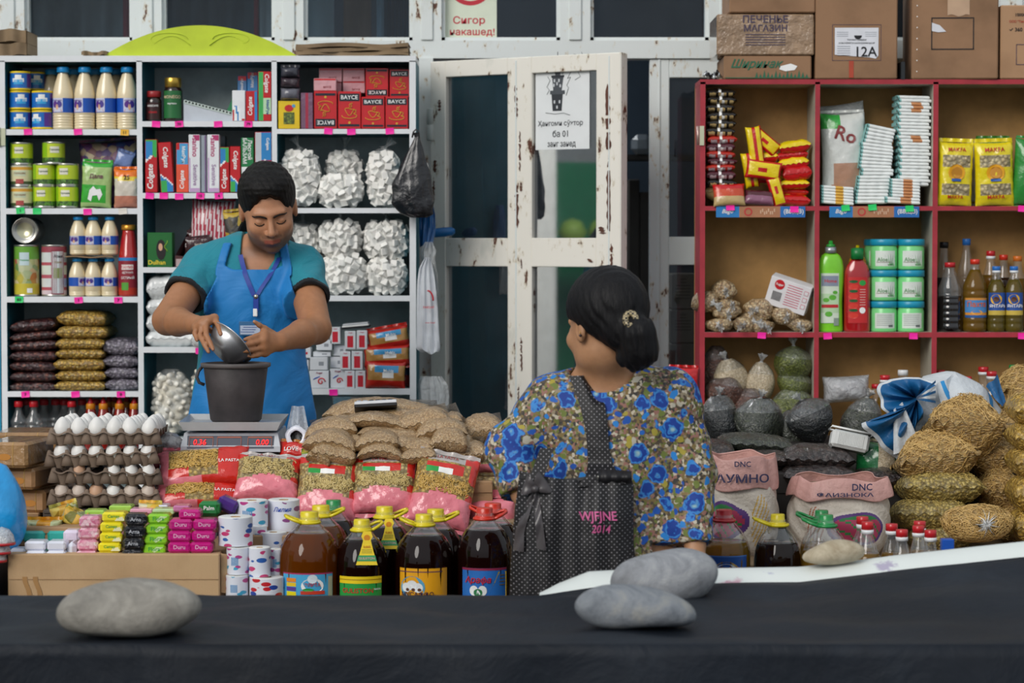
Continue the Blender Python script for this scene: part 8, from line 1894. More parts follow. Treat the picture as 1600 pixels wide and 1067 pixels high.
def torso(P):
 d=ell(P,CHC,(.168,.108,.17));d=smin(d,ell(P,ABC,(.148,.112,.20)),.06);d=smin(d,ell(P,HPC,(.172,.122,.17)),.06)
 d=smin(d,cone(P,SHL,SHR,.050,.050),.06);d=smin(d,cone(P,nb+np.array((0,0,.01),np.float32),nb+np.array((0,0,-.08),np.float32),.044,.10),.05);return d
def man_sdf(P):
 P=P+MO
 q=(P-HC)@HM
 d=head_local(q)
 d=smin(d,cone(P,HC+np.array((0,.035,-.055),np.float32),nb,.054,.060),.022)
 d=smin(d,torso(P),.03)
 for a,b_,c,k_ in((SHL,EL,WL,0),(SHR,ER,WR_,1)):
  d=smin(d,cone(P,a,b_,.052,.045),.02);f=smin(cone(P,b_,b_*.6+c*.4,.041,.041),cone(P,b_*.6+c*.4,c,.041,.0265),.01);d=smin(d,f,.012)
 d=smin(d,hand(P,WL,knL,fgL,thL),.010);d=smin(d,hand(P,WR_,knR,fgR,thR),.010)
 z=HPC[2]-.12
 for sgn in(-1,1):
  hx=HPC+np.array((sgn*.09,0,-.10),np.float32);kx=np.array((hx[0],7.25,.55),np.float32);ax=np.array((hx[0]+sgn*.01,7.29,.09),np.float32)
  d=smin(d,cone(P,hx,kx,.088,.058),.03);d=smin(d,cone(P,kx,ax,.056,.036),.02);d=smin(d,cone(P,ax,ax+np.array((sgn*.02,-.15,-.045),np.float32),.038,.034),.02)
 return d
SKM=skin_mat('skin_man','#000000')
def man_col(v):
 q=((v+MO-HC)@HM).astype(np.float32);c=face_color(q,'#c08a68','#a35b4c','#4a3a32',.8)
 a=np.array(lin('#ad7853'),np.float32);wa=np.clip((SHL[2]+.02-v[:,2]-MO[2])/.12,0,1)[:,None];c=c*(1-wa)+a*wa
 for F in fgL+fgR+[thR]:
  t=F[-1];t=t+(F[-1]-F[-2])/np.linalg.norm(F[-1]-F[-2])*.003+np.array((0,-.006,.002),np.float32)
  w=np.clip(1-np.linalg.norm(v+MO-t,axis=1)/.0065,0,1)[:,None];c=c*(1-w*.8)+np.array(lin('#d8a797'),np.float32)*w*.8
 return c
from_sdf(man_sdf,(-.36,-.58,0.02),(.32,.20,1.93),.0042,SKM,'body',man,man_col)
def man_hair(P):
 q=(P+MO-HC)@HM
 x,y,z=q[:,0],q[:,1],q[:,2];ax_=np.abs(x)
 n=.0013*np.sin(x*330+z*90)*np.sin(y*290+x*140)+.0022*np.sin(z*150+y*170+x*190)*np.sin(x*140-z*160)*np.clip((z-.05)/.04,0,1)
 d=ell(q,(0,.018,.042),(.0855,.105,.092))+n
 d=smin(d,ell(q,(0,-.028,.085),(.066,.058,.035))+n,.02)
 hl=np.interp(y,[-.12,-.078,-.055,-.02,.0,.03,.07,.12],[.072,.060,.030,-.018,-.010,-.03,-.062,-.07])+.010*np.cos(x*50)*(y<-.05)-.006*(ax_>.045)*(y<-.05)
 d=smax(d,hl+.0035*np.sin(x*240)-z,.008)
 return d
from_sdf(man_hair,(HC-MO-.17),(HC-MO+.19),.0036,hair_mat('black_hair','#0a0807',(170,170,90)),'hair',man)
def hp(x,y,z):return Vector(HM@np.array((x,y,z),np.float32)+HC-MO)
def face_y(x,z,off=.0):
 ys=np.linspace(-.13,0,140).astype(np.float32);q=np.stack([np.full(140,x),ys,np.full(140,z)],1).astype(np.float32);d=head_local(q);i=int(np.argmax(d<0));return float(ys[i])-off
BRW=hair_mat('eyebrow_hair','#15100d',(300,300,300))
for s_ in(-1,1):
 b=MB();b.tube([hp(s_*x,face_y(s_*x,z,.0022),z)for x,z in((.010,.0085),(.018,.0115),(.027,.014),(.036,.0145),(.044,.012),(.050,.008))],lambda t:.0048*(1-.55*t)*(.7+min(1,t*5)*.3),BRW,8,flat=.7);b.build('eyebrow',man)
 b=MB();b.tube([hp(s_*x,face_y(s_*x,z,.0012),z)for x,z in((.018,-.0105),(.025,-.0150),(.033,-.0160),(.040,-.0135),(.0455,-.0085))],.0017,BRW,6);b.build('eyelashes',man)
SHT=cloth_mat('teal_pique','#218a9c',.85,.9,11);SHB=cloth_mat('black_rib','#10141a',.8,.2)
dL=(EL-SHL)/np.linalg.norm(EL-SHL);dR=(ER-SHR)/np.linalg.norm(ER-SHR);hemL=A3(279,464,7.13);hemR=A3(488,469,7.13)
hemL=SHL+dL*float((hemL-SHL)@dL);hemR=SHR+dR*float((hemR-SHR)@dR)
def shirt_sdf(P,off=.013,cut=True):
 P=P+MO;wr=.0048*np.sin(P[:,0]*38+P[:,2]*22)*np.sin(P[:,2]*30+P[:,0]*12)+.002*np.sin(P[:,0]*90-P[:,2]*60)
 d=torso(P)-off-.35*wr
 for a,hm,dr,r1 in((SHL,hemL,dL,.066),(SHR,hemR,dR,.064)):
  c=cone(P,a-dr*.01,hm+dr*.03,.064,r1)+wr
  c=np.maximum(c,(P-hm)@dr);d=smin(d,c,.022)
 d=np.maximum(d,(HPC[2]-.05)-P[:,2])
 if cut:
  neck=cone(P,nb+np.array((0,.0,-.02),np.float32),HC+np.array((0,.05,-.05),np.float32),.064,.066)
  d=np.maximum(d,-neck)
  v=np.abs(P[:,0]-nb[0])-np.clip((P[:,2]-(nb[2]-.075))*.62,-.01,.05);v=np.maximum(v,P[:,1]-nb[1]);d=np.maximum(d,-v)
  for a,hm,dr in((SHL,hemL,dL),(SHR,hemR,dR)):d=np.maximum(d,-np.maximum(cone(P,hm-dr*.012,hm+dr*.05,.053,.056),-((P-hm)@dr+.010)))
 return d
def shirt_mat(c):
 c=c+MO;m=np.zeros(len(c))
 for a,hm,dr in((SHL,hemL,dL),(SHR,hemR,dR)):t=(c-hm)@dr;m[(t>-.014)&(np.linalg.norm(c-hm,axis=1)<.10)]=1
 return m
from_sdf(shirt_sdf,(-.37,-.24,.98),(.34,.20,1.66),.0042,[SHT,SHB],'polo_shirt',man,matfn=shirt_mat)
def collar(u,v,sh=0):
 a=R(-252+324*u)if False else R(-78+(u-.5)*0);t=(u-.5)*2*R(152);cx=nb+np.array((.0,.012,.0))
 rad=.070+.032*v+.004*sh;xx=cx[0]+math.sin(t)*rad*1.02;yy=cx[1]+math.cos(t)*rad*1.02
 fr=max(0,(abs(t)-R(60))/R(92));z=cx[2]+.122-.135*fr-v*(.050-.012*fr)
 yy-=.048*fr;return Vector((xx,yy,z))-Vector([float(q)for q in MO])
b=MB();b.grid(lambda u,v:collar(u,v),48,8,lambda u,v:SHB if.08<u<.92 else SHT);b.grid(lambda u,v:collar(1-u,v,-1),48,8,SHB);b.build('collar',man)
TRS=cloth_mat('dark_trousers','#1c2230')
def trouser(P):
 P=P+MO;d=ell(P,HPC+np.array((0,0,-.03),np.float32),(.178,.128,.16))
 for sgn in(-1,1):
  hx=HPC+np.array((sgn*.09,0,-.10),np.float32);kx=np.array((hx[0],7.25,.55),np.float32);ax=np.array((hx[0]+sgn*.01,7.29,.12),np.float32);d=smin(d,cone(P,hx,kx,.100,.075),.03);d=smin(d,cone(P,kx,ax,.072,.062),.02)
 return np.maximum(d,P[:,2]-(HPC[2]-.02))
from_sdf(trouser,(-.30,-.2,.05),(.28,.22,1.2),.008,TRS,'trousers',man)
SHOE=K('#17171a',.4)
for sgn in(-1,1):
 c0=np.array((HPC[0]+sgn*.115,7.20,.045),np.float32)-MO
 from_sdf(lambda P:np.maximum(smin(ell(P,c0,(.050,.135,.045)),ell(P,c0+np.array((0,.07,.03),np.float32),(.045,.06,.05)),.03),c0[2]-.043-P[:,2]),c0-.2,c0+.2,.008,SHOE,'shoe',man)
APR=cloth_mat('blue_apron','#0f7fc8',.6,.8,6)
zt_=Z(421,7.15);zs_=Z(380,7.2);zw=Z(552,7.15);zb2=.92
def apron_sdf(P):
 Q=P+MO;base=shirt_sdf(P,.013,False)
 x=Q[:,0]-X(400,7.2);z=Q[:,2]
 fl=np.clip((zw-z)/.25,0,1);base=base-.028*fl*(1+.35*np.sin(x*34+z*5))-.006*np.clip((zt_-z)/.1,0,1)-.003*np.sin(x*22+z*10)
 d=np.maximum(base-.010,-(base+.002))
 hw=np.interp(-z,[-zs_,-zt_,-Z(475,7.2),-zw,-Z(650,7.2),-zb2],[.09,.100,.140,.150,.190,.20]);cx=np.interp(-z,[-zt_,-Z(475,7.2),-zb2],[0,-.004,-.018])
 reg=np.abs(x-cx)-hw
 top=z-(zt_+.5*np.clip(np.abs(x)-.06,0,1))
 bib=np.maximum(reg,top)
 st=np.maximum(np.abs(np.abs(x)-(.100-.25*np.clip(z-zt_,0,1)))-.013,zt_-z-.02);st=np.maximum(st,z-Z(379,7.2))
 d=np.maximum(d,np.minimum(bib,st));d=np.maximum(d,Q[:,1]-(7.27));return np.maximum(d,zb2-z)
from_sdf(apron_sdf,(-.25,-.26,.90),(.25,.10,1.66),.0040,APR,'apron',man)
def surf_y(fn,x,z,y0,y1):
 ys=np.linspace(y0,y1,300).astype(np.float32);q=np.stack([np.full(300,x),ys,np.full(300,z)],1).astype(np.float32);d=fn(q);i=int(np.argmax(d<.001))if(d<.001).any()else 150;return float(ys[i])
un=lambda P:np.minimum(apron_sdf(P),shirt_sdf(P))
def on_body(px,py,off=.003):
 w=W(px,py,7.12);return Vector((w.x,surf_y(un,w.x-MO[0],w.z,-.28,.1)+MO[1]-off,w.z))-Vector([float(q)for q in MO])
LAN=K('#173a9a',.5)
b=MB()
for pts in([(374,398),(378,412),(384,430),(391,446),(398,462)],[(435,402),(428,418),(419,434),(410,448),(402,462)]):
 P_=[on_body(x,y)for x,y in pts];b.grid(lambda u,v:(lambda i,q:P_[i].lerp(P_[i+1],q)+Vector(((v-.5)*.014,-.001,(v-.5)*.002)))(min(3,int(u*4)),u*4-min(3,int(u*4))),16,1,LAN)
p0=on_body(401,462);b.box((p0.x,p0.y-.003,p0.z-.02),(.016,.004,.05),LAN,bev=.001);b.lathe([(.0001,-.003),(.007,-.003),(.007,0)],STEEL,14,TR(tuple(p0+Vector((0,-.006,-.002))),(90,0,0)));b.build('lanyard',man)
p1=on_body(400,488);b=MB();b.box((p1.x,p1.y-.006,p1.z),(.013,.006,.024),WT,bev=.002);b.build('badge_clip',man)
p2=on_body(392,513);b=MB();b.box((p2.x,p2.y-.008,p2.z),(.066,.003,.042),K('#3f6f9c',.3,coat=.6),bev=.001);b.box((p2.x,p2.y-.0098,p2.z-.004),(.058,.0012,.026),K('#b9c6dc',.4))
for i in range(3):b.box((p2.x-.004*i,p2.y-.0106,p2.z+.004-.007*i),(.04,.0006,.002),K('#3a5a9a',.5))
b.build('badge',man)
k=1/S(6.7)
ALU=K('#cfcfd2',.33,.9,bump=.08,bscale=12)
ax=Vector((.60,.42,.62)).normalized();q_=Vector((0,0,1)).rotation_difference(ax).to_matrix().to_4x4()
t=thing('metal_bowl','small shiny aluminium bowl tipped over the bucket in the man’s hands','bowl',W(361,535,6.745))
b=MB();b.lathe([(.001,-.038),(.026,-.038),(.031,-.0365),(.043,-.026),(.051,-.010),(.0545,0),(.060,.001),(.061,.0025),(.059,.004),(.053,.002),(.049,-.009),(.041,-.024),(.030,-.034),(.001,-.036)],ALU,48,q_@Matrix.Scale(1.2,4));b.build('bowl_body',t)
PLB=K('#3b3536',.62,bump=.25,bscale=18,var=.25)
zpan=Z(659,6.66);t=thing('bucket','dark grey plastic bucket with side handle standing on the scale','bucket',(X(367.5,6.69),6.69,zpan))
hb_=Z(569,6.62)-zpan;b=MB();rb_,rt_=40*k,50*k
b.lathe([(.001,.002),(rb_*.93,0),(rb_,.006),(rt_,hb_-.012),(rt_*.94,hb_-.006),(rb_*.93,.01),(.001,.008)],PLB,48);b.build('bucket_body',t)
b=MB();b.lathe([(rt_*.95,hb_-.010),(rt_*1.03,hb_-.012),(rt_*1.09,hb_-.009),(rt_*1.09,hb_),(rt_*.95,hb_+.001),(rt_*.94,hb_-.008)],K('#5b5554',.6,var=.15),48,cap0=False,cap1=False);b.build('rim',t)
b=MB();b.tube([(-rt_*1.04+.0,0,hb_-.010),(-rt_*1.15,-.01,hb_-.022),(-rt_*1.2,-.012,hb_-.038),(-rt_*1.13,-.01,hb_-.054),(-rt_*.98,-.004,hb_-.060)],.0048,K('#4a4444',.6),8);b.build('handle',t)
SCL=K('#c6cbd2',.4,coat=.2);SCP=K('#c3c7ca',.32,.15);YS_=6.58;k=1/S(YS_)
zb0=Z(706,YS_);t=thing('weighing_scale','grey electronic weighing scale with red digits and metal tray','scale',(X(358.5,YS_),YS_,zb0))
w0=156*k;h0=29*k
b=MB();V=[]
for(y,z,s_)in((0,0,1),(0,h0*.30,1),(.018,h0,.94),(.25,h0*1.05,.94),(.26,0,1)):V+=[(-w0/2*s_,y,z),(w0/2*s_,y,z)]
b.add(V,[(0,1,3,2),(2,3,5,4),(4,5,7,6),(6,7,9,8),(8,9,1,0),(0,2,4,6,8),(1,9,7,5,3)],SCL,False);b.box((0,.125,-.006),(w0*.9,.22,.012),K('#3a3c42',.6));b.build('scale_body',t)
def sp(x,z,o=.0):return(x,.018*max(0,(z-h0*.30)/(h0*.7))-.001-o,z)
b=MB();zA,zB2=h0*.20,h0*.86
b.add([sp(-68*k,zA+.0,.001),sp(68*k,zA,.001),sp(68*k,zB2,.001),sp(-68*k,zB2,.001)],[(0,1,2,3)],K('#4a4f5e',.3),False);dp=b.build('display_panel',t)
def emis(key,hexc,st):
 m,n,l,p=_new(key);p.inputs['Base Color'].default_value=(.02,.0,.0,1);p.inputs['Emission Color'].default_value=(*lin(hexc),1);p.inputs['Emission Strength'].default_value=st;return m
LED=emis('red_digits','#ff1c1c',2.2);CPR=K('#a8604a',.4)
b=MB()
for cx,tx_ in((-46,'0.36'),(-2,''),(46,'0.00')):
 x0,x1=(cx-19)*k,(cx+19)*k;zc0,zc1=zA+3*k,zB2-1.2*k
 for(a,c,e,g_)in((x0,zc0,x0+.8*k,zc1),(x1-.8*k,zc0,x1,zc1),(x0,zc1-2.2*k,x1,zc1)):b.add([sp(a,c,.002),sp(e,c,.002),sp(e,g_,.002),sp(a,g_,.002)],[(0,1,2,3)],CPR,False)
 if tx_:b.text(tx_,LED,lambda x,z:sp(x+(cx+(4 if cx>0 else-2))*k,z+(zc0+zc1)/2-1*k,.003),width=20*k,height=8.5*k,shear=.12)
b.build('display',t)
zp=zpan-zb0
b=MB();pw,pd=160*k,.235;o_=-.012
b.add([(-pw/2,o_,zp+.006),(pw/2,o_,zp+.006),(pw/2,o_+pd,zp+.012),(-pw/2,o_+pd,zp+.012),(-pw/2+.012,o_+.008,zp-.018),(pw/2-.012,o_+.008,zp-.018),(pw/2-.012,o_+pd-.01,zp-.018),(-pw/2+.012,o_+pd-.01,zp-.018),(-pw/2+.012,o_+.012,zp-.0025),(pw/2-.012,o_+.012,zp-.0025),(pw/2-.014,o_+pd-.012,zp-.0025),(-pw/2+.014,o_+pd-.012,zp-.0025)],[(0,1,9,8),(1,2,10,9),(2,3,11,10),(3,0,8,11),(8,9,10,11),(0,4,5,1),(1,5,6,2),(2,6,7,3),(3,7,4,0),(4,7,6,5)],SCP,False)
b.build('tray',t)
b=MB();b.lathe([(.03,h0),(.03,zp-.018)],K('#3a3c42',.6),16,TR((0,.12,0)));b.build('support',t)
wom=thing('person','woman seen from behind in a blue flowered dress, black hair in a ponytail','person',(X(955,5.75),5.75,0))
WO=np.array(wom.location,dtype=np.float32)
WHC=A3(943,509,5.74);WM=rotm(6,0,214)
wnb=A3(942,600,5.80)
wSL,wSR=A3(866,632,5.80),A3(1046,624,5.80);wEL,wER=A3(803,702,5.80),A3(1078,740,5.78);wWL,wWR=A3(815,772,5.75),A3(1086,850,5.72)
wCH,wWA,wHP=A3(956,690,5.82),A3(965,800,5.82),A3(965,900,5.84)
def wtorso(P):
 d=ell(P,wCH,(.165,.115,.17));d=smin(d,ell(P,wWA,(.158,.125,.17)),.06);d=smin(d,ell(P,wHP,(.19,.145,.18)),.06);return smin(d,cone(P,wSL,wSR,.052,.052),.06)
wkR=[A3(1080,873,5.695),A3(1086,876,5.69),A3(1092,877,5.69),A3(1098,875,5.70)]
wfR=[[q,q+np.array((0,.005,-.028),np.float32),q+np.array((-.002,.012,-.05),np.float32)]for q in wkR]
wtR=[A3(1078,860,5.70),A3(1070,872,5.69),A3(1070,885,5.685)]
wkL=[A3(835,788,5.73),A3(832,795,5.725),A3(828,800,5.725),A3(824,804,5.73)]
wfL=[[q,q+np.array((.018,.012,-.014),np.float32),q+np.array((.026,.03,-.010),np.float32)]for q in wkL]
wtL=[A3(826,775,5.735),A3(840,780,5.73),A3(850,787,5.73)]
def wom_sdf(P):
 P=P+WO;q=(P-WHC)@WM;d=head_local(q/.97)*.97
 d=smin(d,cone(P,WHC+np.array((.008,-.012,-.060),np.float32),wnb+np.array((0,.02,0),np.float32),.047,.060),.025)
 d=smin(d,wtorso(P),.05)
 for a,b_,c in((wSL,wEL,wWL),(wSR,wER,wWR)):d=smin(d,cone(P,a,b_,.05,.042),.03);d=smin(d,cone(P,b_,c,.041,.026),.012)
 d=smin(d,hand(P,wWR,wkR,wfR,wtR,.010,.0075,.024),.01);d=smin(d,hand(P,wWL,wkL,wfL,wtL,.010,.0075,.024),.01)
 for sgn in(-1,1):
  hx=wHP+np.array((sgn*.09,0,-.10),np.float32);kx=np.array((hx[0],5.84,.46),np.float32);ax=np.array((hx[0],5.87,.08),np.float32)
  d=smin(d,cone(P,hx,kx,.095,.056),.03);d=smin(d,cone(P,kx,ax,.055,.036),.02);d=smin(d,cone(P,ax,ax+np.array((0,.15,-.04),np.float32),.036,.03),.02)
 return d
def wom_col(v):
 q=((v+WO-WHC)@WM).astype(np.float32);return face_color(q,'#b98a66','#9a5548','#b98a66',0)
from_sdf(wom_sdf,(-.34,-.24,.02),(.30,.32,1.64),.0048,skin_mat('skin_woman','#000000'),'body',wom,wom_col)
pt1,pt2,pt3,pt4=A3(978,503,5.645),A3(996,522,5.63),A3(1000,548,5.635),A3(990,566,5.645)
def whair(P):
 P=P+WO;q=(P-WHC)@WM;x,y,z=q[:,0],q[:,1],q[:,2]
 n=.0010*np.sin(z*120+y*330)*np.sin(x*260)+.0010*np.sin(y*330+z*90+x*160)
 d=ell(q,(0,.022,.042),(.092,.110,.100))+n
 hl=np.interp(y,[-.12,-.085,-.05,-.01,.02,.05,.09,.13],[.075,.058,.020,.012,-.008,-.045,-.070,-.075]);d=smax(d,hl-z,.010)
 d=smin(d,ell(q,(0,.085,-.020),(.055,.035,.05))+n,.03)
 t=.003*np.sin(P[:,0]*260+P[:,2]*40)*np.sin(P[:,1]*160)
 d=smin(d,cone(P,pt1,pt2,.024,.040)+t,.010);d=smin(d,cone(P,pt2,pt3,.040,.040)+t,.02);d=smin(d,cone(P,pt3,pt4,.038,.022)+t,.02)
 d=smin(d,cone(P,pt3,A3(972,560,5.65),.028,.016)+t,.015)
 return d
lo_=np.array((WHC[0]-.16,5.50,WHC[2]-.2))-WO;hi_=np.array((WHC[0]+.19,5.95,WHC[2]+.17))-WO
from_sdf(whair,lo_,hi_,.0040,hair_mat('black_hair_long','#08070a',(150,150,22)),'hair',wom)
def check(key,a,b_,sc):
 m,n,l,p=_new(key);c=n.new('ShaderNodeTexChecker');l.new(_coords(n,l,False),c.inputs['Vector']);c.inputs['Scale'].default_value=sc;c.inputs['Color1'].default_value=(*lin(a),1);c.inputs['Color2'].default_value=(*lin(b_),1);l.new(c.outputs['Color'],p.inputs['Base Color']);return m
CHK=check('checked_cloth','#15120f','#b9a883',190)
c0=Vector([float(q)for q in(A3(984,499,5.615)-WO)])
b=MB();b.tube([c0+Vector((math.cos(a)*.012+.002,.008*math.sin(a)-.004,math.sin(a)*.015))for a in[i*.3142 for i in range(20)]],lambda t:.0075+.0022*math.sin(t*60),CHK,10,closed=True);b.build('hair_tie',wom)
b=MB();e0=Vector([float(q)for q in(A3(907,524,5.665)-WO)]);b.lathe([(.0001,-.004),(.0035,-.002),(.004,.001),(.0001,.004)],K('#3a2a2a',.2,.3),10,TR(tuple(e0)));b.tube([e0+Vector((0,0,.004)),e0+Vector((-.001,0,.009))],.001,GOLDM,5);b.build('earring',wom)
def floral():
 m,n,l,p=_new('flowered_cloth');co=_coords(n,l,False)
 dn=n.new('ShaderNodeTexNoise');l.new(co,dn.inputs['Vector']);dn.inputs['Scale'].default_value=30;dn.inputs['Detail'].default_value=2
 ad=n.new('ShaderNodeVectorMath');ad.operation='MULTIPLY_ADD';l.new(dn.outputs['Color'],ad.inputs[0]);ad.inputs[1].default_value=(.030,)*3;l.new(co,ad.inputs[2]);cw=ad.outputs[0]
 def vor(sc,v=cw,rnd=1.0,feat='F1'):
  t=n.new('ShaderNodeTexVoronoi');t.feature=feat;l.new(v,t.inputs['Vector']);t.inputs['Scale'].default_value=sc;t.inputs['Randomness'].default_value=rnd;return t
 sm=vor(150,co);s1=n.new('ShaderNodeSeparateColor');l.new(sm.outputs['Color'],s1.inputs[0])
 base=_ramp(n,l,s1.outputs[0],[(0,'#54483a'),(.2,'#94866e'),(.36,'#7f6c42'),(.5,'#c4baa6'),(.62,'#94695e'),(.74,'#6c7436'),(.86,'#3a3835')],'CONSTANT')
 md=vor(46);s2=n.new('ShaderNodeSeparateColor');l.new(md.outputs['Color'],s2.inputs[0])
 mcol=_ramp(n,l,s2.outputs[1],[(0,'#1450a8'),(.28,'#2480cc'),(.52,'#1f62b8'),(.66,'#a89a3c'),(.74,'#b9b4a4'),(.82,'#6d7a38')],'CONSTANT')
 mk=_ramp(n,l,md.outputs['Distance'],[(.40,(1,1,1)),(.46,(0,0,0))]);sel=_ramp(n,l,s2.outputs[0],[(.0,(1,1,1)),(.74,(1,1,1)),(.75,(0,0,0))],'CONSTANT')
 mm=n.new('ShaderNodeMath');mm.operation='MULTIPLY';l.new(mk,mm.inputs[0]);l.new(sel,mm.inputs[1])
 c1=_mix(n,l,mm.outputs[0],base,mcol)
 bg=vor(16.5,cw,.9);s3=n.new('ShaderNodeSeparateColor');l.new(bg.outputs['Color'],s3.inputs[0])
 rings=n.new('ShaderNodeMath');rings.operation='SINE';r0=n.new('ShaderNodeMath');r0.operation='MULTIPLY_ADD';r0.inputs[1].default_value=26;l.new(bg.outputs['Distance'],r0.inputs[0]);nn9=n.new('ShaderNodeMath');nn9.operation='MULTIPLY';nn9.inputs[1].default_value=9;l.new(_noise(n,l,co,70,2),nn9.inputs[0]);l.new(nn9.outputs[0],r0.inputs[2]);l.new(r0.outputs[0],rings.inputs[0])
 fc=_ramp(n,l,rings.outputs[0],[(.0,'#0c3a92'),(.45,'#1558b4'),(.9,'#3a86cc')])
 core=_ramp(n,l,bg.outputs['Distance'],[(.05,'#9ab9c0'),(.10,'#5f9ac0'),(.16,'#1a5cb4')])
 fcc=_mix(n,l,_ramp(n,l,bg.outputs['Distance'],[(.11,(1,1,1)),(.16,(0,0,0))]),fc,core)
 fm=_ramp(n,l,bg.outputs['Distance'],[(.40,(1,1,1)),(.43,(0,0,0))]);fs=_ramp(n,l,s3.outputs[0],[(0,(1,1,1)),(.85,(1,1,1)),(.86,(0,0,0))],'CONSTANT')
 fmm=n.new('ShaderNodeMath');fmm.operation='MULTIPLY';l.new(fm,fmm.inputs[0]);l.new(fs,fmm.inputs[1])
 l.new(_mix(n,l,fmm.outputs[0],c1,fcc),p.inputs['Base Color']);p.inputs['Roughness'].default_value=.7
 l.new(_bump(n,l,_noise(n,l,co,10,3,.5,.6),.5,.015),p.inputs['Normal']);return m
FLR=floral()
def dress_sdf(P,cut=True):
 P=P+WO;x,y,z=P[:,0],P[:,1],P[:,2]
 fold=.007*np.sin((x-wCH[0])*46+.8*np.sin(z*7))*np.clip((wSL[2]-.06-z)/.3,0,1)
 wr=.0035*np.sin(x*50+z*40)*np.sin(z*44-x*20)
 d=wtorso(P)-.020-fold
 sk=ell(P,wHP+np.array((0,0,-.28),np.float32),(.235,.19,.55))-fold*1.4;d=smin(d,sk,.08)
 for a,b_,c,r1,r2 in((wSL,wEL,wWL,.066,.052),(wSR,wER,wWR,.062,.040)):
  s_=smin(cone(P,a,b_,.070,r1)+wr*1.4,cone(P,b_,c,r1,r2)+wr,.02);d=smin(d,s_,.022)
 for c,b_ in((wWR,wER),(wWL,wEL)):
  dr=(c-b_)/np.linalg.norm(c-b_);near=np.linalg.norm(P-c,axis=1)-.11;t=(P-c)@dr;d=np.maximum(d,-np.maximum(-t,near))
 if cut:
  d=np.maximum(d,-np.maximum(cone(P,wnb+np.array((0,.0,.02),np.float32),WHC,.078,.07),-(z-(wnb[2]+.012)))if False else-cone(P,wnb+np.array((0,-.02,.03),np.float32),WHC+np.array((0,.02,0),np.float32),.080,.085))
 return np.maximum(d,.30-z)
from_sdf(dress_sdf,(-.36,-.28,.28),(.32,.34,1.42),.0050,FLR,'dress',wom)
for sgn in(-1,1):
 c0_=np.array((wHP[0]+sgn*.09,5.95,.045),np.float32)-WO
 from_sdf(lambda P:np.maximum(ell(P,c0_,(.045,.125,.05)),c0_[2]-.043-P[:,2]),c0_-.18,c0_+.18,.008,SHOE,'shoe',wom)
def dotted():
 m,n,l,p=_new('dotted_black_cloth');co=_coords(n,l,False,scale=(1,0,1))
 t=n.new('ShaderNodeTexVoronoi');t.voronoi_dimensions='3D';mp=n.new('ShaderNodeMapping');mp.inputs['Rotation'].default_value=(0,R(45),0);l.new(co,mp.inputs[0]);l.new(mp.outputs[0],t.inputs['Vector']);t.inputs['Scale'].default_value=112;t.inputs['Randomness'].default_value=0
 f=_ramp(n,l,t.outputs['Distance'],[(.13,(1,1,1)),(.19,(0,0,0))]);l.new(_mix(n,l,f,'#111013','#8f8c90'),p.inputs['Base Color']);p.inputs['Roughness'].default_value=.6
 l.new(_bump(n,l,_noise(n,l,_coords(n,l,False),9,3,.5,.6),.45,.015),p.inputs['Normal']);return m
DOT=dotted();SAT=K('#4a4648',.28,bump=.4,bscale=14);PNKT=K('#c9588f',.5)
bag=thing('handbag','black polka-dot shoulder bag with satin bow and pink lettering on the woman’s back','handbag',W(900,840,5.62))
BO=Vector(bag.location);kb=1/S(5.60)
def bw(px,py,Y):return W(px,py,Y)-BO
Lx=[(735,812,985),(760,809,990),(800,804,990),(850,800,990),(900,797,997),(945,795,1006)]
def bagf(u,v,s_):
 i=v*5;j=min(4,int(i));q=i-j;py,x0,x1=[Lx[j][n_]*(1-q)+Lx[j+1][n_]*q for n_ in range(3)]
 py+=(1-v)*(8*math.sin(u*3.1)+10*u*0)-10*math.sin(math.pi*u)*(1-v)*-.6
 e=(1-abs(2*u-1)**5)**.5
 y=5.643+(s_*(.018+.035*min(1,v*2.5))if s_<0 else.004*s_)*e+.007*math.sin(u*14+v*2)*(1-v*.5)*e+.004*math.sin(u*33+1)
 return bw(x0+(x1-x0)*u,py,y)
b=MB();b.grid(lambda u,v:bagf(u,v,-1),50,36,DOT);b.grid(lambda u,v:bagf(1-u,v,1),50,36,DOT);b.grid(lambda u,v:bagf(u,1,-1+2*v),50,4,DOT);b.build('bag_body',bag)
def bs(px,py,o=.007):
 v=min(1,max(0,(py-737)/205));i=v*5;j=min(4,int(i));q=i-j;x0,x1=[Lx[j][n_]*(1-q)+Lx[j+1][n_]*q for n_ in(1,2)]
 u=min(.99,max(.01,(px-x0)/(x1-x0)));p=bagf(u,v,-1);w=bw(px,py,p.y+BO.y);return Vector((w.x,p.y-o,w.z))
b=MB();kk=kb
b.text('WJFJNE',PNKT,lambda x,y:bs(934+x/kk,808-y/kk),width=60*kk,height=19*kk,bold=.015,shear=-.1)
b.text('2014',PNKT,lambda x,y:bs(939+x/kk,826-y/kk),width=30*kk,height=13*kk,bold=.015,shear=.2)
b.build('embroidery',bag)
b=MB()
b.grid(lambda u,v:bw(935+52*u,732+4*u+28*v*(1-.3*u),5.625-.02*math.sin(v*3.1)+.004*math.sin(u*20)),14,6,K('#141216',.5));b.grid(lambda u,v:bw(812+120*u,742+6*math.sin(u*3.14)+5*v,5.630-.003*v),20,2,K('#0e0d10',.5));b.build('top_edge',bag)
def on_dress(px,py,off):
 w=W(px,py,5.66);return Vector((w.x,surf_y(dress_sdf,w.x-WO[0],w.z,-.3,.2)+WO[1]-off,w.z))
ST=[(890,590,930,588),(898,610,938,606),(908,640,946,634),(915,670,950,666),(918,700,952,700),(919,725,958,725),(914,742,966,742),(900,758,984,752)]
CL_=[]
for x0,y0,x1,y1 in ST:CL_.append([on_dress(x0+(x1-x0)*t_,y0+(y1-y0)*t_,.010)for t_ in(0,.5,1)])
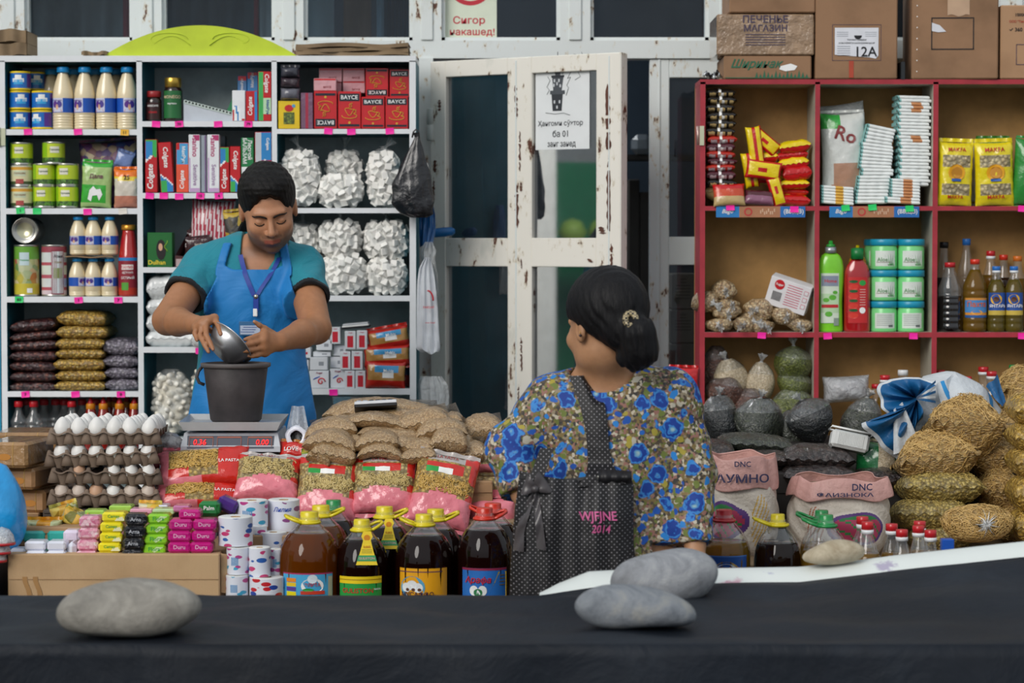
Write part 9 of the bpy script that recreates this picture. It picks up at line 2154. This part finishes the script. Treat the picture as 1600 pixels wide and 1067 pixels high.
for q0,q1 in zip(CL_[0],CL_[1]):q0.y=q1.y+.012
for j_ in range(2):
 for r0_,r1_,r2_ in zip(CL_,CL_[1:],CL_[2:]):
  for a_,b_,c_ in zip(r0_,r1_,r2_):b_.y=min(b_.y,(a_.y+b_.y+c_.y)/3)
for r_ in CL_[6:]:
 for p_ in r_:p_.y=min(p_.y,5.618)
def strf(u,v,o=0):
 i=v*(len(CL_)-1);j=min(len(CL_)-2,int(i));q=i-j;a=u*2;g_=min(1,int(a));f_=a-g_
 A=CL_[j][g_].lerp(CL_[j][g_+1],f_);B=CL_[j+1][g_].lerp(CL_[j+1][g_+1],f_);p_=A.lerp(B,q)-BO;p_.y-=o+.003*math.sin(math.pi*u);return p_
b=MB();b.grid(lambda u,v:strf(u,v),10,50,DOT);b.grid(lambda u,v:strf(1-u,v,-.005),10,50,DOT);b.lathe([(.0001,-.002),(.0045,-.002),(.005,0)],STEEL,12,Matrix.Translation(strf(.4,.86)+Vector((0,-.003,0)))@Matrix.Rotation(R(90),4,'X'));b.build('strap',bag)
b=MB();b.grid(lambda u,v:(lambda w:Vector((w.x,w.y,w.z)))(bw(826+22*u+18*(1-v),700+50*v,5.60+.03*(1-v))),6,12,DOT);b.build('strap',bag)
b=MB();c=bs(836,762,.012)
def loop(sx,sz,L,Wd,ang):
 ca,sa=math.cos(ang),math.sin(ang)
 def f(u,v):
  a=u*2*math.pi;rr=L*.5;x=rr*(1-math.cos(a));th=.010*math.sin(a);wz_=(v-.5)*Wd*(.35+.65*min(1,x/(L*.7)));y=-.006-th*(1+.2*math.sin(v*9))
  xx,zz=x*ca-wz_*sa,x*sa+wz_*ca;return c+Vector((xx,y,zz))
 b.grid(f,20,6,SAT)
loop(1,1,.032,.055,R(35));loop(1,1,.028,.045,R(160));b.lathe([(.0001,-.010),(.009,-.006),(.010,.004),(.0001,.009)],SAT,12,TR(tuple(c+Vector((0,-.012,0)))));b.build('bow',bag)
def tail(P_,w0,w1):
 bb=MB()
 def f(u,v,o=0):
  i=v*(len(P_)-1);j=min(len(P_)-2,int(i));q=i-j;px=P_[j][0]*(1-q)+P_[j+1][0]*q;py=P_[j][1]*(1-q)+P_[j+1][1]*q;w_=w0+(w1-w0)*v
  p_=bs(px+(u-.5)*w_,py+(u-.5)*w_*.2,.010+o);p_.y-=.004*math.sin(v*12+u*4);return p_
 bb.grid(lambda u,v:f(u,v),6,20,SAT);bb.grid(lambda u,v:f(1-u,v,-.002),6,20,SAT);bb.build('bow_tail',bag)
tail([(834,768),(822,800),(812,830),(810,860)],8,17);tail([(838,768),(840,795),(843,825),(846,858)],8,15)
